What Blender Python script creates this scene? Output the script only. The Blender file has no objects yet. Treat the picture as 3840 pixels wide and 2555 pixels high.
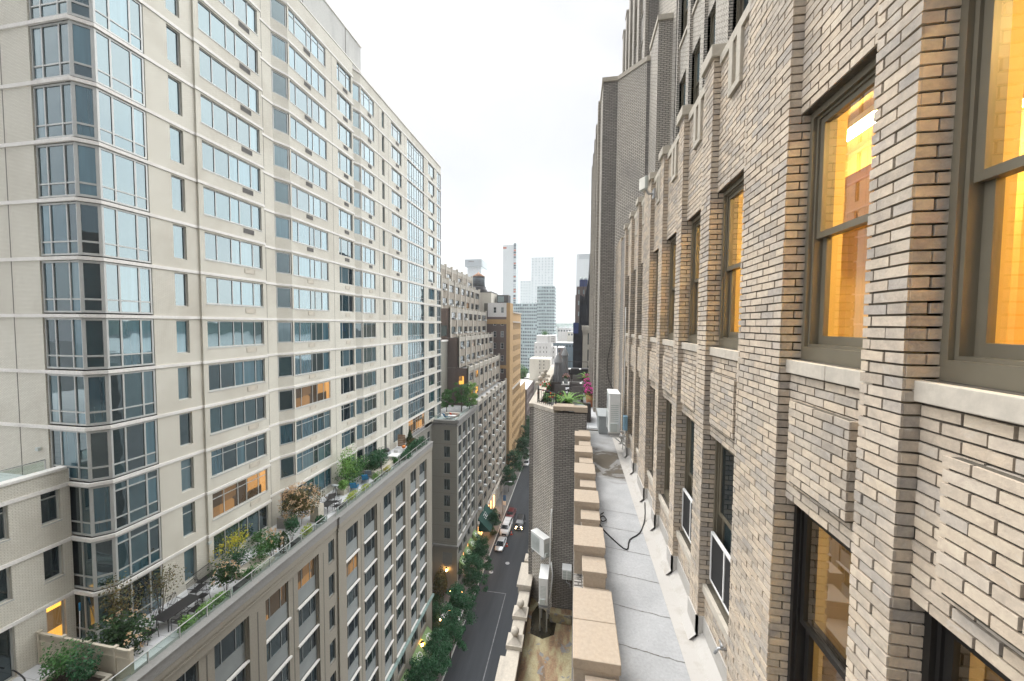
import bpy, math, random
from mathutils import Vector, Matrix
R = random.Random(7)
sc = bpy.context.scene
col = sc.collection
G0 = -47.0                       # street level; the camera is the origin
ORG = {}
MATS = {}

# ------------------------------------------------------------------ materials
def new_mat(name):
    m = bpy.data.materials.new(name); m.use_nodes = True
    nt = m.node_tree
    return m, nt, nt.nodes['Principled BSDF']

def nd(nt, t, **kw):
    n = nt.nodes.new(t)
    for k, v in kw.items():
        if k in n.inputs: n.inputs[k].default_value = v
        else: setattr(n, k, v)
    return n

def lk(nt, a, b): nt.links.new(a, b)

def c4(c): return (c[0], c[1], c[2], 1)

def ramp(nt, src, stops, interp='LINEAR'):
    r = nt.nodes.new('ShaderNodeValToRGB'); r.color_ramp.interpolation = interp
    el = r.color_ramp.elements
    while len(el) < len(stops): el.new(0.5)
    for e, (p, c) in zip(el, stops):
        e.position = p; e.color = c4(c)
    lk(nt, src, r.inputs['Fac']); return r.outputs['Color']

def mixc(nt, fac, a, b, mode='MIX'):
    n = nt.nodes.new('ShaderNodeMix'); n.data_type = 'RGBA'; n.blend_type = mode
    for s, v in ((0, fac), (6, a), (7, b)):
        if hasattr(v, 'links') or hasattr(v, 'is_linked'): lk(nt, v, n.inputs[s])
        elif s == 0: n.inputs[0].default_value = v
        else: n.inputs[s].default_value = c4(v)
    return n.outputs[2]

def uvn(nt, sx=1.0, sy=1.0):
    u = nt.nodes.new('ShaderNodeUVMap'); u.uv_map = 'UVMap'
    mp = nd(nt, 'ShaderNodeMapping'); mp.inputs['Scale'].default_value = (sx, sy, 1)
    lk(nt, u.outputs[0], mp.inputs['Vector']); return mp.outputs[0]

def noise(nt, vec, scale, detail=4, rough=0.55, dist=0.0):
    n = nd(nt, 'ShaderNodeTexNoise', Scale=scale, Detail=detail, Roughness=rough, Distortion=dist)
    lk(nt, vec, n.inputs['Vector']); return n.outputs['Fac']

def bump(nt, b, h, strength, dist=0.01):
    n = nd(nt, 'ShaderNodeBump', Strength=strength, Distance=dist)
    lk(nt, h, n.inputs['Height']); lk(nt, n.outputs[0], b.inputs['Normal'])

def m_plain(name, c, rough=0.6, metal=0.0, var=0.12, scale=3.0, spec=0.5):
    m, nt, b = new_mat(name)
    tc = nd(nt, 'ShaderNodeTexCoord')
    f = noise(nt, tc.outputs['Object'], scale)
    lo = tuple(x * (1 - var) for x in c); hi = tuple(min(1, x * (1 + var)) for x in c)
    lk(nt, ramp(nt, f, [(0.3, lo), (0.7, hi)]), b.inputs['Base Color'])
    b.inputs['Roughness'].default_value = rough; b.inputs['Metallic'].default_value = metal
    b.inputs['Specular IOR Level'].default_value = spec
    MATS[name] = m; return m

def m_stone(name, c, stain=(0.25, 0.22, 0.18), amt=0.45, scale=0.9, fine=14, rough=0.85):
    m, nt, b = new_mat(name)
    v = uvn(nt)
    v2 = uvn(nt, 1.0, 0.25)
    f1 = noise(nt, v2, scale, 6, 0.62); f2 = noise(nt, v, fine, 5, 0.6)
    base = ramp(nt, f2, [(0.25, tuple(x * 0.86 for x in c)), (0.75, tuple(min(1, x * 1.1) for x in c))])
    st = ramp(nt, f1, [(0.48, (0, 0, 0)), (0.72, (amt, amt, amt))])
    cc = mixc(nt, st, base, stain)
    lk(nt, cc, b.inputs['Base Color']); b.inputs['Roughness'].default_value = rough
    bump(nt, b, f2, 0.25, 0.01)
    MATS[name] = m; return m

def m_brick(name, c1, c2, mortar, w=0.203, h=0.0677, ms=0.009, stain=(0.2, 0.18, 0.15), amt=0.4, bumps=0.5, rough=0.85, ss=0.35):
    m, nt, b = new_mat(name)
    v = uvn(nt)
    br = nd(nt, 'ShaderNodeTexBrick', Scale=1.0)
    br.inputs['Mortar Size'].default_value = ms; br.inputs['Brick Width'].default_value = w
    br.inputs['Row Height'].default_value = h; br.inputs['Bias'].default_value = 0.0
    br.inputs['Mortar Smooth'].default_value = 0.1
    br.inputs['Color1'].default_value = c4(c1); br.inputs['Color2'].default_value = c4(c2); br.inputs['Mortar'].default_value = c4(mortar)
    lk(nt, v, br.inputs['Vector'])
    f = noise(nt, uvn(nt, 1.0, 0.55), ss, 7, 0.65, 0.6)
    st = ramp(nt, f, [(0.46, (0, 0, 0)), (0.74, (amt, amt, amt))])
    f3 = noise(nt, v, 22, 3)
    cc = mixc(nt, st, br.outputs['Color'], stain)
    cc = mixc(nt, 0.22, cc, ramp(nt, f3, [(0.3, (0.3, 0.3, 0.3)), (0.7, (0.75, 0.75, 0.75))]), 'OVERLAY')
    lk(nt, cc, b.inputs['Base Color']); b.inputs['Roughness'].default_value = rough
    inv = nd(nt, 'ShaderNodeMath', operation='SUBTRACT'); inv.inputs[0].default_value = 1
    lk(nt, br.outputs['Fac'], inv.inputs[1]); bump(nt, b, inv.outputs[0], bumps, 0.012)
    MATS[name] = m; return m

def m_real_brick(name, tints, stain, amt):
    """one tint per brick (each brick is an island of its mesh), soot smudges over the wall"""
    m, nt, b = new_mat(name)
    g = nd(nt, 'ShaderNodeNewGeometry')
    n = len(tints)
    base = ramp(nt, g.outputs['Random Per Island'], [(i / n, t) for i, t in enumerate(tints)], 'CONSTANT')
    v = uvn(nt)
    f = noise(nt, uvn(nt, 1.0, 0.6), 0.9, 7, 0.66, 0.8)
    ad = nd(nt, 'ShaderNodeMath', operation='MULTIPLY_ADD'); ad.inputs[1].default_value = 0.22
    lk(nt, g.outputs['Random Per Island'], ad.inputs[0]); lk(nt, f, ad.inputs[2])
    st = ramp(nt, ad.outputs[0], [(0.55, (0, 0, 0)), (0.86, (amt, amt, amt))])
    cc = mixc(nt, st, base, stain)
    f2 = noise(nt, v, 17, 6, 0.7, 0.4); f3 = noise(nt, v, 75, 3, 0.6)
    cc = mixc(nt, 0.42, cc, ramp(nt, f2, [(0.25, (0.25, 0.25, 0.26)), (0.75, (0.8, 0.78, 0.75))]), 'OVERLAY')
    f4 = noise(nt, v, 6.0, 5, 0.7, 1.5)
    eff = ramp(nt, f4, [(0.58, (0, 0, 0)), (0.75, (0.4, 0.4, 0.4))])
    cc = mixc(nt, eff, cc, (0.62, 0.6, 0.56))
    lk(nt, cc, b.inputs['Base Color']); b.inputs['Roughness'].default_value = 0.88
    ad2 = nd(nt, 'ShaderNodeMath', operation='ADD'); lk(nt, f2, ad2.inputs[0]); lk(nt, f3, ad2.inputs[1])
    bump(nt, b, ad2.outputs[0], 0.35, 0.006)
    MATS[name] = m; return m

def m_pane(name, tints, ior=2.0, wob=0.012, scale=1.2, rough=0.02):
    """dark window glass with what hangs behind it; real reflections, slightly wavy"""
    m, nt, b = new_mat(name)
    oi = nd(nt, 'ShaderNodeObjectInfo'); n = len(tints)
    gi = nd(nt, 'ShaderNodeNewGeometry'); ra = nd(nt, 'ShaderNodeMath', operation='ADD'); lk(nt, oi.outputs['Random'], ra.inputs[0]); lk(nt, gi.outputs['Random Per Island'], ra.inputs[1])
    rf_ = nd(nt, 'ShaderNodeMath', operation='FRACT'); lk(nt, ra.outputs[0], rf_.inputs[0])
    base = ramp(nt, rf_.outputs[0], [(i / n, t) for i, t in enumerate(tints)], 'CONSTANT')
    tc = nd(nt, 'ShaderNodeTexCoord')
    mp = nd(nt, 'ShaderNodeMapping'); lk(nt, tc.outputs['Object'], mp.inputs[0])
    mp.inputs['Scale'].default_value = (3, 3, 0.12)
    f0 = noise(nt, mp.outputs[0], 1.3, 2)
    cc = mixc(nt, 0.4, base, ramp(nt, f0, [(0.35, (0.25, 0.25, 0.25)), (0.65, (0.75, 0.75, 0.75))]), 'OVERLAY')
    lk(nt, cc, b.inputs['Base Color'])
    b.inputs['Roughness'].default_value = rough; b.inputs['IOR'].default_value = ior
    b.inputs['Specular Tint'].default_value = (0.80, 0.97, 1.0, 1)
    f = noise(nt, tc.outputs['Object'], scale, 1)
    bump(nt, b, f, 0.5, wob * 4)
    MATS[name] = m; return m

def m_clear(name, tint=(0.9, 0.97, 0.95), refl=1.0, base=0.06):
    m, nt, b = new_mat(name); nt.nodes.remove(b)
    out = nt.nodes['Material Output']
    tr = nd(nt, 'ShaderNodeBsdfTransparent'); tr.inputs[0].default_value = c4(tint)
    gl = nd(nt, 'ShaderNodeBsdfGlossy'); gl.inputs['Roughness'].default_value = 0.01
    lw = nd(nt, 'ShaderNodeFresnel', IOR=1.55)
    ma = nd(nt, 'ShaderNodeMath', operation='MULTIPLY_ADD'); ma.inputs[1].default_value = refl; ma.inputs[2].default_value = base
    ma.use_clamp = True
    lk(nt, lw.outputs[0], ma.inputs[0])
    gb = nd(nt, 'ShaderNodeNewGeometry'); ff = nd(nt, 'ShaderNodeMath', operation='SUBTRACT'); ff.inputs[0].default_value = 1; lk(nt, gb.outputs['Backfacing'], ff.inputs[1])
    mm_ = nd(nt, 'ShaderNodeMath', operation='MULTIPLY'); lk(nt, ma.outputs[0], mm_.inputs[0]); lk(nt, ff.outputs[0], mm_.inputs[1])
    mx = nd(nt, 'ShaderNodeMixShader'); lk(nt, mm_.outputs[0], mx.inputs[0]); lk(nt, tr.outputs[0], mx.inputs[1]); lk(nt, gl.outputs[0], mx.inputs[2])
    lk(nt, mx.outputs[0], out.inputs['Surface'])
    MATS[name] = m; return m

def m_emit(name, c, s, var=None):
    m, nt, b = new_mat(name)
    b.inputs['Base Color'].default_value = c4((0.6, 0.5, 0.35))
    if var:
        tc = nd(nt, 'ShaderNodeTexCoord')
        f = noise(nt, tc.outputs['Object'], var, 3)
        lk(nt, ramp(nt, f, [(0.35, tuple(x * 0.25 for x in c)), (0.65, c)]), b.inputs['Emission Color'])
    else: b.inputs['Emission Color'].default_value = c4(c)
    b.inputs['Emission Strength'].default_value = s
    MATS[name] = m; return m

def m_leaf(name, cols, trans=0.25, rough=0.55):
    m, nt, b = new_mat(name)
    g = nd(nt, 'ShaderNodeNewGeometry'); n = len(cols)
    cc = ramp(nt, g.outputs['Random Per Island'], [(i / max(1, n - 1), t) for i, t in enumerate(cols)])
    oi = nd(nt, 'ShaderNodeObjectInfo')
    lk(nt, cc, b.inputs['Base Color']); b.inputs['Roughness'].default_value = rough
    b.inputs['Specular IOR Level'].default_value = 0.3
    out = nt.nodes['Material Output']
    tl = nd(nt, 'ShaderNodeBsdfTranslucent'); lk(nt, cc, tl.inputs[0])
    mx = nd(nt, 'ShaderNodeMixShader'); mx.inputs[0].default_value = trans
    lk(nt, b.outputs[0], mx.inputs[1]); lk(nt, tl.outputs[0], mx.inputs[2]); lk(nt, mx.outputs[0], out.inputs['Surface'])
    MATS[name] = m; return m

# ------------------------------------------------------------------ mesh builder
class MB:
    def __init__(s): s.v = []; s.f = []; s.m = []; s.sm = []
    def face(s, pts, m=0, sm=False):
        i = len(s.v); s.v += [tuple(p) for p in pts]; s.f.append(tuple(range(i, i + len(pts)))); s.m.append(m); s.sm.append(sm)
    def box(s, a, b, m=0, skip=''):
        x0, y0, z0 = a; x1, y1, z1 = b
        if x0 > x1: x0, x1 = x1, x0
        if y0 > y1: y0, y1 = y1, y0
        if z0 > z1: z0, z1 = z1, z0
        P = [(x0,y0,z0),(x1,y0,z0),(x1,y1,z0),(x0,y1,z0),(x0,y0,z1),(x1,y0,z1),(x1,y1,z1),(x0,y1,z1)]
        s.hexa(P, m, skip)
    def hexa(s, P, m=0, skip=''):
        i = len(s.v); s.v += [tuple(p) for p in P]
        for k, q in (('b',(0,3,2,1)),('t',(4,5,6,7)),('s',(0,1,5,4)),('e',(1,2,6,5)),('n',(2,3,7,6)),('w',(3,0,4,7))):
            if k in skip: continue
            s.f.append(tuple(i + j for j in q)); s.m.append(m); s.sm.append(False)
    def obox(s, o, ang, a, b, m=0):
        """box a..b in a frame turned by ang about z at o"""
        c, sn = math.cos(ang), math.sin(ang)
        x0, y0, z0 = a; x1, y1, z1 = b
        P = [(x0,y0,z0),(x1,y0,z0),(x1,y1,z0),(x0,y1,z0),(x0,y0,z1),(x1,y0,z1),(x1,y1,z1),(x0,y1,z1)]
        s.hexa([(o[0] + c*p[0] - sn*p[1], o[1] + sn*p[0] + c*p[1], o[2] + p[2]) for p in P], m)
    def prism(s, poly, z0, z1, m=0, mt=None, bottom=False):
        """counter-clockwise plan polygon"""
        n = len(poly)
        for k in range(n):
            a, b = poly[k], poly[(k + 1) % n]
            s.face([(a[0],a[1],z0),(b[0],b[1],z0),(b[0],b[1],z1),(a[0],a[1],z1)], m)
        s.face([(p[0],p[1],z1) for p in poly], m if mt is None else mt)
        if bottom: s.face([(p[0],p[1],z0) for p in reversed(poly)], m)
    def tube(s, pts, r, n=6, m=0, cap=True, sm=True):
        pts = [Vector(p) for p in pts]; rr = r if isinstance(r, (list, tuple)) else [r] * len(pts)
        rings = []
        for k, p in enumerate(pts):
            d = (pts[min(k + 1, len(pts) - 1)] - pts[max(k - 1, 0)])
            if d.length < 1e-9: d = Vector((0, 0, 1))
            d.normalize()
            u = d.cross(Vector((0, 0, 1)))
            if u.length < 1e-3: u = Vector((1, 0, 0))
            u.normalize(); w = d.cross(u)
            i = len(s.v)
            for j in range(n):
                a = 2 * math.pi * j / n
                s.v.append(tuple(p + (u * math.cos(a) + w * math.sin(a)) * rr[k]))
            rings.append(i)
        for a, b in zip(rings, rings[1:]):
            for j in range(n):
                s.f.append((a + j, a + (j + 1) % n, b + (j + 1) % n, b + j)); s.m.append(m); s.sm.append(sm)
        if cap:
            s.f.append(tuple(rings[0] + j for j in reversed(range(n)))); s.m.append(m); s.sm.append(False)
            s.f.append(tuple(rings[-1] + j for j in range(n))); s.m.append(m); s.sm.append(False)
    def lathe(s, prof, c=(0, 0, 0), n=16, m=0, sm=True):
        rings = []
        for r, z in prof:
            i = len(s.v); r = max(r, 1e-4)
            for j in range(n):
                a = 2 * math.pi * j / n
                s.v.append((c[0] + r * math.cos(a), c[1] + r * math.sin(a), c[2] + z))
            rings.append(i)
        for a, b in zip(rings, rings[1:]):
            for j in range(n):
                s.f.append((a + j, a + (j + 1) % n, b + (j + 1) % n, b + j)); s.m.append(m); s.sm.append(sm)
        s.f.append(tuple(rings[0] + j for j in reversed(range(n)))); s.m.append(m); s.sm.append(False)
        s.f.append(tuple(rings[-1] + j for j in range(n))); s.m.append(m); s.sm.append(False)
    def ball(s, c, r, n=14, m=0, sz=1.0):
        k = max(4, n // 2)
        s.lathe([(r * math.sin(math.pi * i / k), -r * sz * math.cos(math.pi * i / k)) for i in range(k + 1)], c, n, m)
    def mesh(s, name, mats, off=(0, 0, 0), rot=None):
        me = bpy.data.meshes.new(name)
        o = Vector(off)
        me.from_pydata([(p[0] - o.x, p[1] - o.y, p[2] - o.z) for p in s.v], [], s.f)
        for k in (mats if isinstance(mats, (list, tuple)) else [mats]): me.materials.append(MATS[k])
        me.polygons.foreach_set('material_index', s.m)
        me.polygons.foreach_set('use_smooth', s.sm)
        uv = me.uv_layers.new(name='UVMap').data
        V = s.v; buf = [0.0] * (2 * len(me.loops)); li = 0
        for f in s.f:
            a = V[f[0]]; b = V[f[1]]; c = V[f[2]]
            ux, uy, uz = b[0]-a[0], b[1]-a[1], b[2]-a[2]; vx, vy, vz = c[0]-a[0], c[1]-a[1], c[2]-a[2]
            nx, ny, nz = uy*vz-uz*vy, uz*vx-ux*vz, ux*vy-uy*vx
            h = math.hypot(nx, ny)
            if h * 1.0 > abs(nz):
                tx, ty = -ny / h, nx / h
                for i in f:
                    p = V[i]; buf[li] = p[0]*tx + p[1]*ty; buf[li+1] = p[2]; li += 2
            else:
                for i in f:
                    p = V[i]; buf[li] = p[0]; buf[li+1] = p[1]; li += 2
        uv.foreach_set('uv', buf)
        me.update(); return me
    def build(s, name, mats, parent=None, bevel=0, loc=None):
        off = ORG.get(parent.name, (0, 0, 0)) if parent else (loc or (0, 0, 0))
        o = bpy.data.objects.new(name, s.mesh(name, mats, off))
        col.objects.link(o)
        if parent: o.parent = parent; ORG[o.name] = off
        else: o.location = off; ORG[o.name] = off
        if bevel:
            md = o.modifiers.new('bevel', 'BEVEL'); md.width = bevel; md.segments = 2; md.limit_method = 'ANGLE'
        return o

def tag(o, label=None, cat=None, group=None, kind=None):
    if label: o['label'] = label
    if cat: o['category'] = cat
    if group: o['group'] = group
    if kind: o['kind'] = kind
    return o

def thing(name, label, cat, loc=(0, 0, 0), rz=0, group=None):
    o = bpy.data.objects.new(name, None); col.objects.link(o)
    o.empty_display_size = 0.2
    o.location = loc; o.rotation_euler = (0, 0, rz); ORG[o.name] = tuple(loc)
    return tag(o, label, cat, group)

def proto(name, label, cat, group=None):
    """a thing built about the local origin, moved into place afterwards"""
    return thing(name, label, cat, (0, 0, 0), 0, group)

def place(o, loc, rz=0, scale=1.0):
    o.location = loc; o.rotation_euler = (0, 0, rz); o.scale = (scale,) * 3; return o

def dup(o, parent=None):
    c = o.copy(); col.objects.link(c)
    if parent: c.parent = parent
    ORG[c.name] = ORG.get(o.name, (0, 0, 0))
    for ch in list(o.children): dup(ch, c)
    return c

def again(o, loc, rz=0, label=None, scale=1.0, group=None):
    c = dup(o); place(c, loc, rz, scale)
    if label: c['label'] = label
    if group: c['group'] = group
    return c

def wall(mb, n, d, s0, s1, z0, z1, ops=(), depth=0.2, m=0, mr=None):
    """wall sheet in plane (p . n = d) with rectangular openings (s0,s1,z0,z1), s runs along +y (n along x) or +x (n along y)"""
    mr = m if mr is None else mr
    ax = abs(n[0]) > 0.5
    def P(s, z, q=0.0):
        return (n[0] * (d - q) if ax else s, s if ax else n[1] * (d - q), z)
    flip = (n[0] < 0) if ax else (n[1] > 0)
    def Q(a, b, c, e, mm):
        pts = [a, b, c, e]
        mb.face(pts[::-1] if flip else pts, mm)
    cuts = sorted({s0, s1} | {o[0] for o in ops} | {o[1] for o in ops})
    cuts = [c for c in cuts if s0 - 1e-6 <= c <= s1 + 1e-6]
    for a, b in zip(cuts, cuts[1:]):
        mid = (a + b) / 2
        cov = sorted([(o[2], o[3]) for o in ops if o[0] < mid < o[1]])
        z = z0
        for (lo, hi) in cov:
            if lo > z + 1e-6: Q(P(a, z), P(b, z), P(b, lo), P(a, lo), m)
            z = max(z, hi)
        if z1 > z + 1e-6: Q(P(a, z), P(b, z), P(b, z1), P(a, z1), m)
    if depth:
        for o in ops:
            a, b, lo, hi = o[:4]; dp = o[4] if len(o) > 4 else depth
            Q(P(a, lo), P(a, hi), P(a, hi, dp), P(a, lo, dp), mr)
            Q(P(b, hi), P(b, lo), P(b, lo, dp), P(b, hi, dp), mr)
            Q(P(a, lo, dp), P(b, lo, dp), P(b, lo), P(a, lo), mr)
            Q(P(a, hi), P(b, hi), P(b, hi, dp), P(a, hi, dp), mr)

def win_parts(kind, w, h, cols, rows=(), fw=0.06, dp=0.09, sill=0.0, ax='x', frame='alu', pane='pane_tower', sgn=1):
    """frame part and its pane sub-part, drawn from (0,0,0): width along +y (ax x) or +x (ax y), front face towards sgn*axis.
    cols and rows are inner bar positions as fractions"""
    fr = MB(); pn = MB()
    def bx(mb, s0, s1, z0, z1, q0, q1):
        if ax == 'x': mb.box((-sgn*q0, s0, z0), (-sgn*q1, s1, z1))
        else: mb.box((s0, -sgn*q0, z0), (s1, -sgn*q1, z1))
    bx(fr, 0, w, 0, fw, 0, dp); bx(fr, 0, w, h - fw, h, 0, dp)
    bx(fr, 0, fw, fw, h - fw, 0, dp); bx(fr, w - fw, w, fw, h - fw, 0, dp)
    for c in cols: bx(fr, c*w - fw*.45, c*w + fw*.45, fw, h - fw, 0.005, dp - 0.005)
    xs = [0] + list(cols) + [1]
    for r in rows:
        for a, b in zip(xs, xs[1:]):
            bx(fr, a*w + fw*.5, b*w - fw*.5, r*h - fw*.4, r*h + fw*.4, 0.01, dp - 0.01)
    if sill: bx(fr, -0.04, w + 0.04, -0.07, -0.002, -sill, dp)
    zs = [0] + list(rows) + [1]
    for a, b in zip(xs, xs[1:]):
        for c, e in zip(zs, zs[1:]): bx(pn, a*w + fw*.35, b*w - fw*.35, c*h + fw*.3, e*h - fw*.3, dp*.55, dp*.75)
    return fr.mesh(kind, frame), pn.mesh('pane', pane)

def put_win(kind, meshes, parent, loc, rz=0, pane=None, label=None):
    """a window part at world loc under parent"""
    o = bpy.data.objects.new(kind, meshes[0]); col.objects.link(o); o.parent = parent
    b = Vector(ORG[parent.name]); o.location = Vector(loc) - b; o.rotation_euler = (0, 0, rz)
    p = bpy.data.objects.new('pane', meshes[1]); col.objects.link(p); p.parent = o
    if pane:
        p.material_slots[0].link = 'OBJECT'; p.material_slots[0].material = MATS[pane]
    if label: o['label'] = label
    return o

def leaves(mb, c, r, n, size, rng, flat=0.35, m=0, shell=0.55, hang=0.0):
    """n leaf clumps spread through an uneven blob c, r=(rx,ry,rz)"""
    lob = [(Vector((rng.gauss(0, 1), rng.gauss(0, 1), rng.gauss(0, 1))).normalized(), rng.uniform(0.25, 0.6)) for _ in range(7)]
    for _ in range(n):
        d = Vector((rng.gauss(0, 1), rng.gauss(0, 1), rng.gauss(0, 1))).normalized()
        k = 0.72 + sum(a * max(0, d.dot(l)) ** 6 for l, a in lob)
        q = rng.random() ** shell * k
        p = Vector((c[0] + d.x*r[0]*q, c[1] + d.y*r[1]*q, c[2] + d.z*r[2]*q))
        leaf(mb, p, size * rng.uniform(0.6, 1.3), rng, flat, m, d, hang)

def leaf(mb, p, s, rng, flat=0.35, m=0, d=None, hang=0.0):
    n = Vector((rng.gauss(0, 1), rng.gauss(0, 1), rng.gauss(0, 1) + 0.8))
    if d is not None: n += d * 0.7
    n.normalize()
    u = n.cross(Vector((rng.gauss(0, 1), rng.gauss(0, 1), rng.gauss(0, 1) - hang))); 
    if u.length < 1e-3: u = Vector((1, 0, 0))
    u.normalize(); w = n.cross(u)
    a = p - u*s*.5; b = p + w*s*.28; c = p + u*s*.5; e = p - w*s*.28
    mid = n * s * 0.08
    mb.face([a, e + mid*0, c, b], m)

def rock(x, a, b): return a + (b - a) * x
# ------------------------------------------------------------------ palette
def m_litpane(name, c, s, lo, sc_):
    """window with a lit room behind: patches of warm light among dark furniture, glass reflecting the sky"""
    m, nt, b = new_mat(name)
    tc = nd(nt, 'ShaderNodeTexCoord')
    mp = nd(nt, 'ShaderNodeMapping'); lk(nt, tc.outputs['Object'], mp.inputs[0]); mp.inputs['Location'].default_value = (3.1, 1.7, 0.4)
    oi = nd(nt, 'ShaderNodeObjectInfo'); ad = nd(nt, 'ShaderNodeVectorMath', operation='ADD'); lk(nt, mp.outputs[0], ad.inputs[0]); lk(nt, oi.outputs['Random'], ad.inputs[1])
    v = nd(nt, 'ShaderNodeTexVoronoi', Scale=1.3 * sc_); v.distance = 'CHEBYCHEV'; v.inputs['Randomness'].default_value = 0.3; lk(nt, ad.outputs[0], v.inputs['Vector'])
    f = noise(nt, ad.outputs[0], 1.4 * sc_, 2)
    sp = nd(nt, 'ShaderNodeSeparateColor'); lk(nt, v.outputs['Color'], sp.inputs[0])
    k = ramp(nt, sp.outputs[0], [(lo * .55, (0.05,0.03,0.012)), (lo, tuple(x * .4 for x in c)), (min(.97, lo + .3), c)])
    e = mixc(nt, 0.25, k, ramp(nt, f, [(0.3, (0.2,0.2,0.2)), (0.7, (1,1,1))]), 'MULTIPLY')
    b.inputs['Base Color'].default_value = (0.03, 0.025, 0.02, 1); b.inputs['Roughness'].default_value = 0.03; b.inputs['IOR'].default_value = 1.7
    lk(nt, e, b.inputs['Emission Color']); b.inputs['Emission Strength'].default_value = s
    MATS[name] = m
def m_mortar():
    m, nt, b = new_mat('mortar'); v = uvn(nt)
    f = noise(nt, v, 0.8, 5, 0.6, 0.6); f2 = noise(nt, v, 40, 3)
    cc = ramp(nt, f, [(0.40, (0.07,0.062,0.05)), (0.60, (0.12,0.105,0.08)), (0.74, (0.20,0.165,0.10))])
    lk(nt, mixc(nt, 0.4, cc, ramp(nt, f2, [(0.3,(0.25,0.25,0.25)),(0.7,(0.75,0.75,0.75))]), 'OVERLAY'), b.inputs['Base Color']); b.inputs['Roughness'].default_value = 0.95; MATS['mortar'] = m
m_brick('brick_cream', (0.69,0.675,0.59), (0.63,0.615,0.535), (0.46,0.43,0.36), w=0.203, h=0.0677, ms=0.011, stain=(0.40,0.365,0.30), amt=0.6, bumps=0.35, ss=0.28)
m_stone('band_stone', (0.74,0.72,0.68), (0.46,0.43,0.38), 0.45, 0.6, 9)
m_stone('precast', (0.30,0.275,0.225), (0.30,0.27,0.22), 0.45, 0.35, 10)
m_stone('precast_grey', (0.31,0.30,0.26), (0.28,0.26,0.22), 0.4, 0.35, 10)
m_stone('parapet_grey', (0.28,0.275,0.26), (0.20,0.19,0.18), 0.5, 0.5, 8)
m_stone('concrete_pale', (0.5,0.5,0.47), (0.28,0.28,0.27), 0.6, 0.5, 8)
m_plain('joint', (0.12,0.11,0.09))
m_plain('alu', (0.45,0.46,0.44), 0.45, 0.2, 0.06)
m_plain('spandrel', (0.25,0.27,0.265), 0.55, 0.1, 0.1, 0.8)
m_plain('grille_dark', (0.16,0.155,0.145), 0.7)
m_plain('grille_pale', (0.52,0.48,0.40), 0.7)
m_pane('pane_tower', [(0.010,0.022,0.028),(0.02,0.045,0.055),(0.05,0.11,0.14),(0.012,0.02,0.026),(0.03,0.075,0.10),(0.08,0.13,0.15),(0.02,0.05,0.06)], 2.4, 0.005, 0.7)
m_pane('pane_dark', [(0.012,0.018,0.022),(0.02,0.03,0.035),(0.03,0.045,0.05),(0.012,0.016,0.02),(0.03,0.04,0.045)], 1.9, 0.006, 0.7)
m_pane('pane_deco', [(0.02,0.025,0.03),(0.07,0.08,0.085),(0.02,0.03,0.03),(0.22,0.24,0.24),(0.03,0.03,0.03)], 1.7)
m_litpane('pane_lit', (1.0,0.46,0.07), 1.0, 0.35, 0.8)
m_litpane('pane_lit_dim', (1.0,0.5,0.15), 0.42, 0.54, 0.7)
# right building
TIN_ = [(0.42,0.365,0.305),(0.45,0.395,0.33),(0.40,0.355,0.305),(0.47,0.415,0.35),(0.43,0.38,0.325),(0.45,0.405,0.355),(0.375,0.33,0.28),(0.44,0.39,0.33),(0.41,0.375,0.34),(0.48,0.43,0.37)]
TIN = [(min(.8,a*1.21),min(.8,b*1.165),min(.8,c*1.09)) for a,b,c in TIN_]
m_real_brick('brick_face', TIN, (0.20,0.195,0.19), 0.7)
m_mortar()
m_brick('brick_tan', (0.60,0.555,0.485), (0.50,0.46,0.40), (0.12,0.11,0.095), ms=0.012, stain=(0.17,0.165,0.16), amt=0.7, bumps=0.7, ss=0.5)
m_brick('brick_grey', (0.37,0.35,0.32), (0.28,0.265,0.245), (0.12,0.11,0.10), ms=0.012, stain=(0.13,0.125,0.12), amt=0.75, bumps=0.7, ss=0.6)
m_stone('limestone', (0.52,0.475,0.405), (0.27,0.25,0.22), 0.55, 3.2, 14)
m_stone('coping_stone', (0.41,0.34,0.265), (0.40,0.345,0.29), 0.4, 1.3, 22)
m_stone('sandstone', (0.48,0.44,0.37), (0.28,0.26,0.22), 0.5, 1.0, 10)
m_plain('bronze', (0.17,0.15,0.11), 0.42, 0.2, 0.08, 4)
m_plain('black_frame', (0.018,0.017,0.016), 0.4, 0.2)
m_plain('room_wall', (0.80,0.62,0.26), 0.9, 0, 0.05)
m_plain('room_beam', (0.60,0.36,0.12), 0.9, 0, 0.05)
m_plain('room_dim', (0.55,0.42,0.20), 0.9, 0, 0.05)
m_plain('room_floor', (0.25,0.17,0.10), 0.6)
m_emit('tube_light', (1.0,0.70,0.28), 58.0)
m_emit('tube_dim', (1.0,0.74,0.34), 30.0)
m_clear('glass_near', (0.96,0.97,0.95), 2.3, 0.09)
m_clear('glass_rail', (0.84,0.90,0.88), 1.0, 0.03)
m_plain('screen_black', (0.015,0.015,0.016), 0.8)
m_plain('white_metal', (0.78,0.78,0.77), 0.45, 0, 0.05)
m_plain('ac_white', (0.74,0.75,0.74), 0.5, 0, 0.06, 2)
m_plain('ac_grey', (0.48,0.52,0.50), 0.5, 0, 0.06)
m_plain('grey_box', (0.38,0.41,0.42), 0.55, 0, 0.05)
m_plain('patch_dark', (0.03,0.026,0.016), 0.18, 0, 0.5, 3)
m_plain('road_paint', (0.16,0.165,0.17), 0.8, 0, 0.35, 2)
m_plain('steel', (0.42,0.43,0.44), 0.4, 0.6)
m_plain('blue_box', (0.22,0.36,0.45), 0.5)
m_plain('cable_black', (0.02,0.02,0.02), 0.6)
m_plain('pipe_white', (0.7,0.7,0.68), 0.5)
m_plain('copper_green', (0.22,0.30,0.28), 0.7, 0.1, 0.3, 2)
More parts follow.
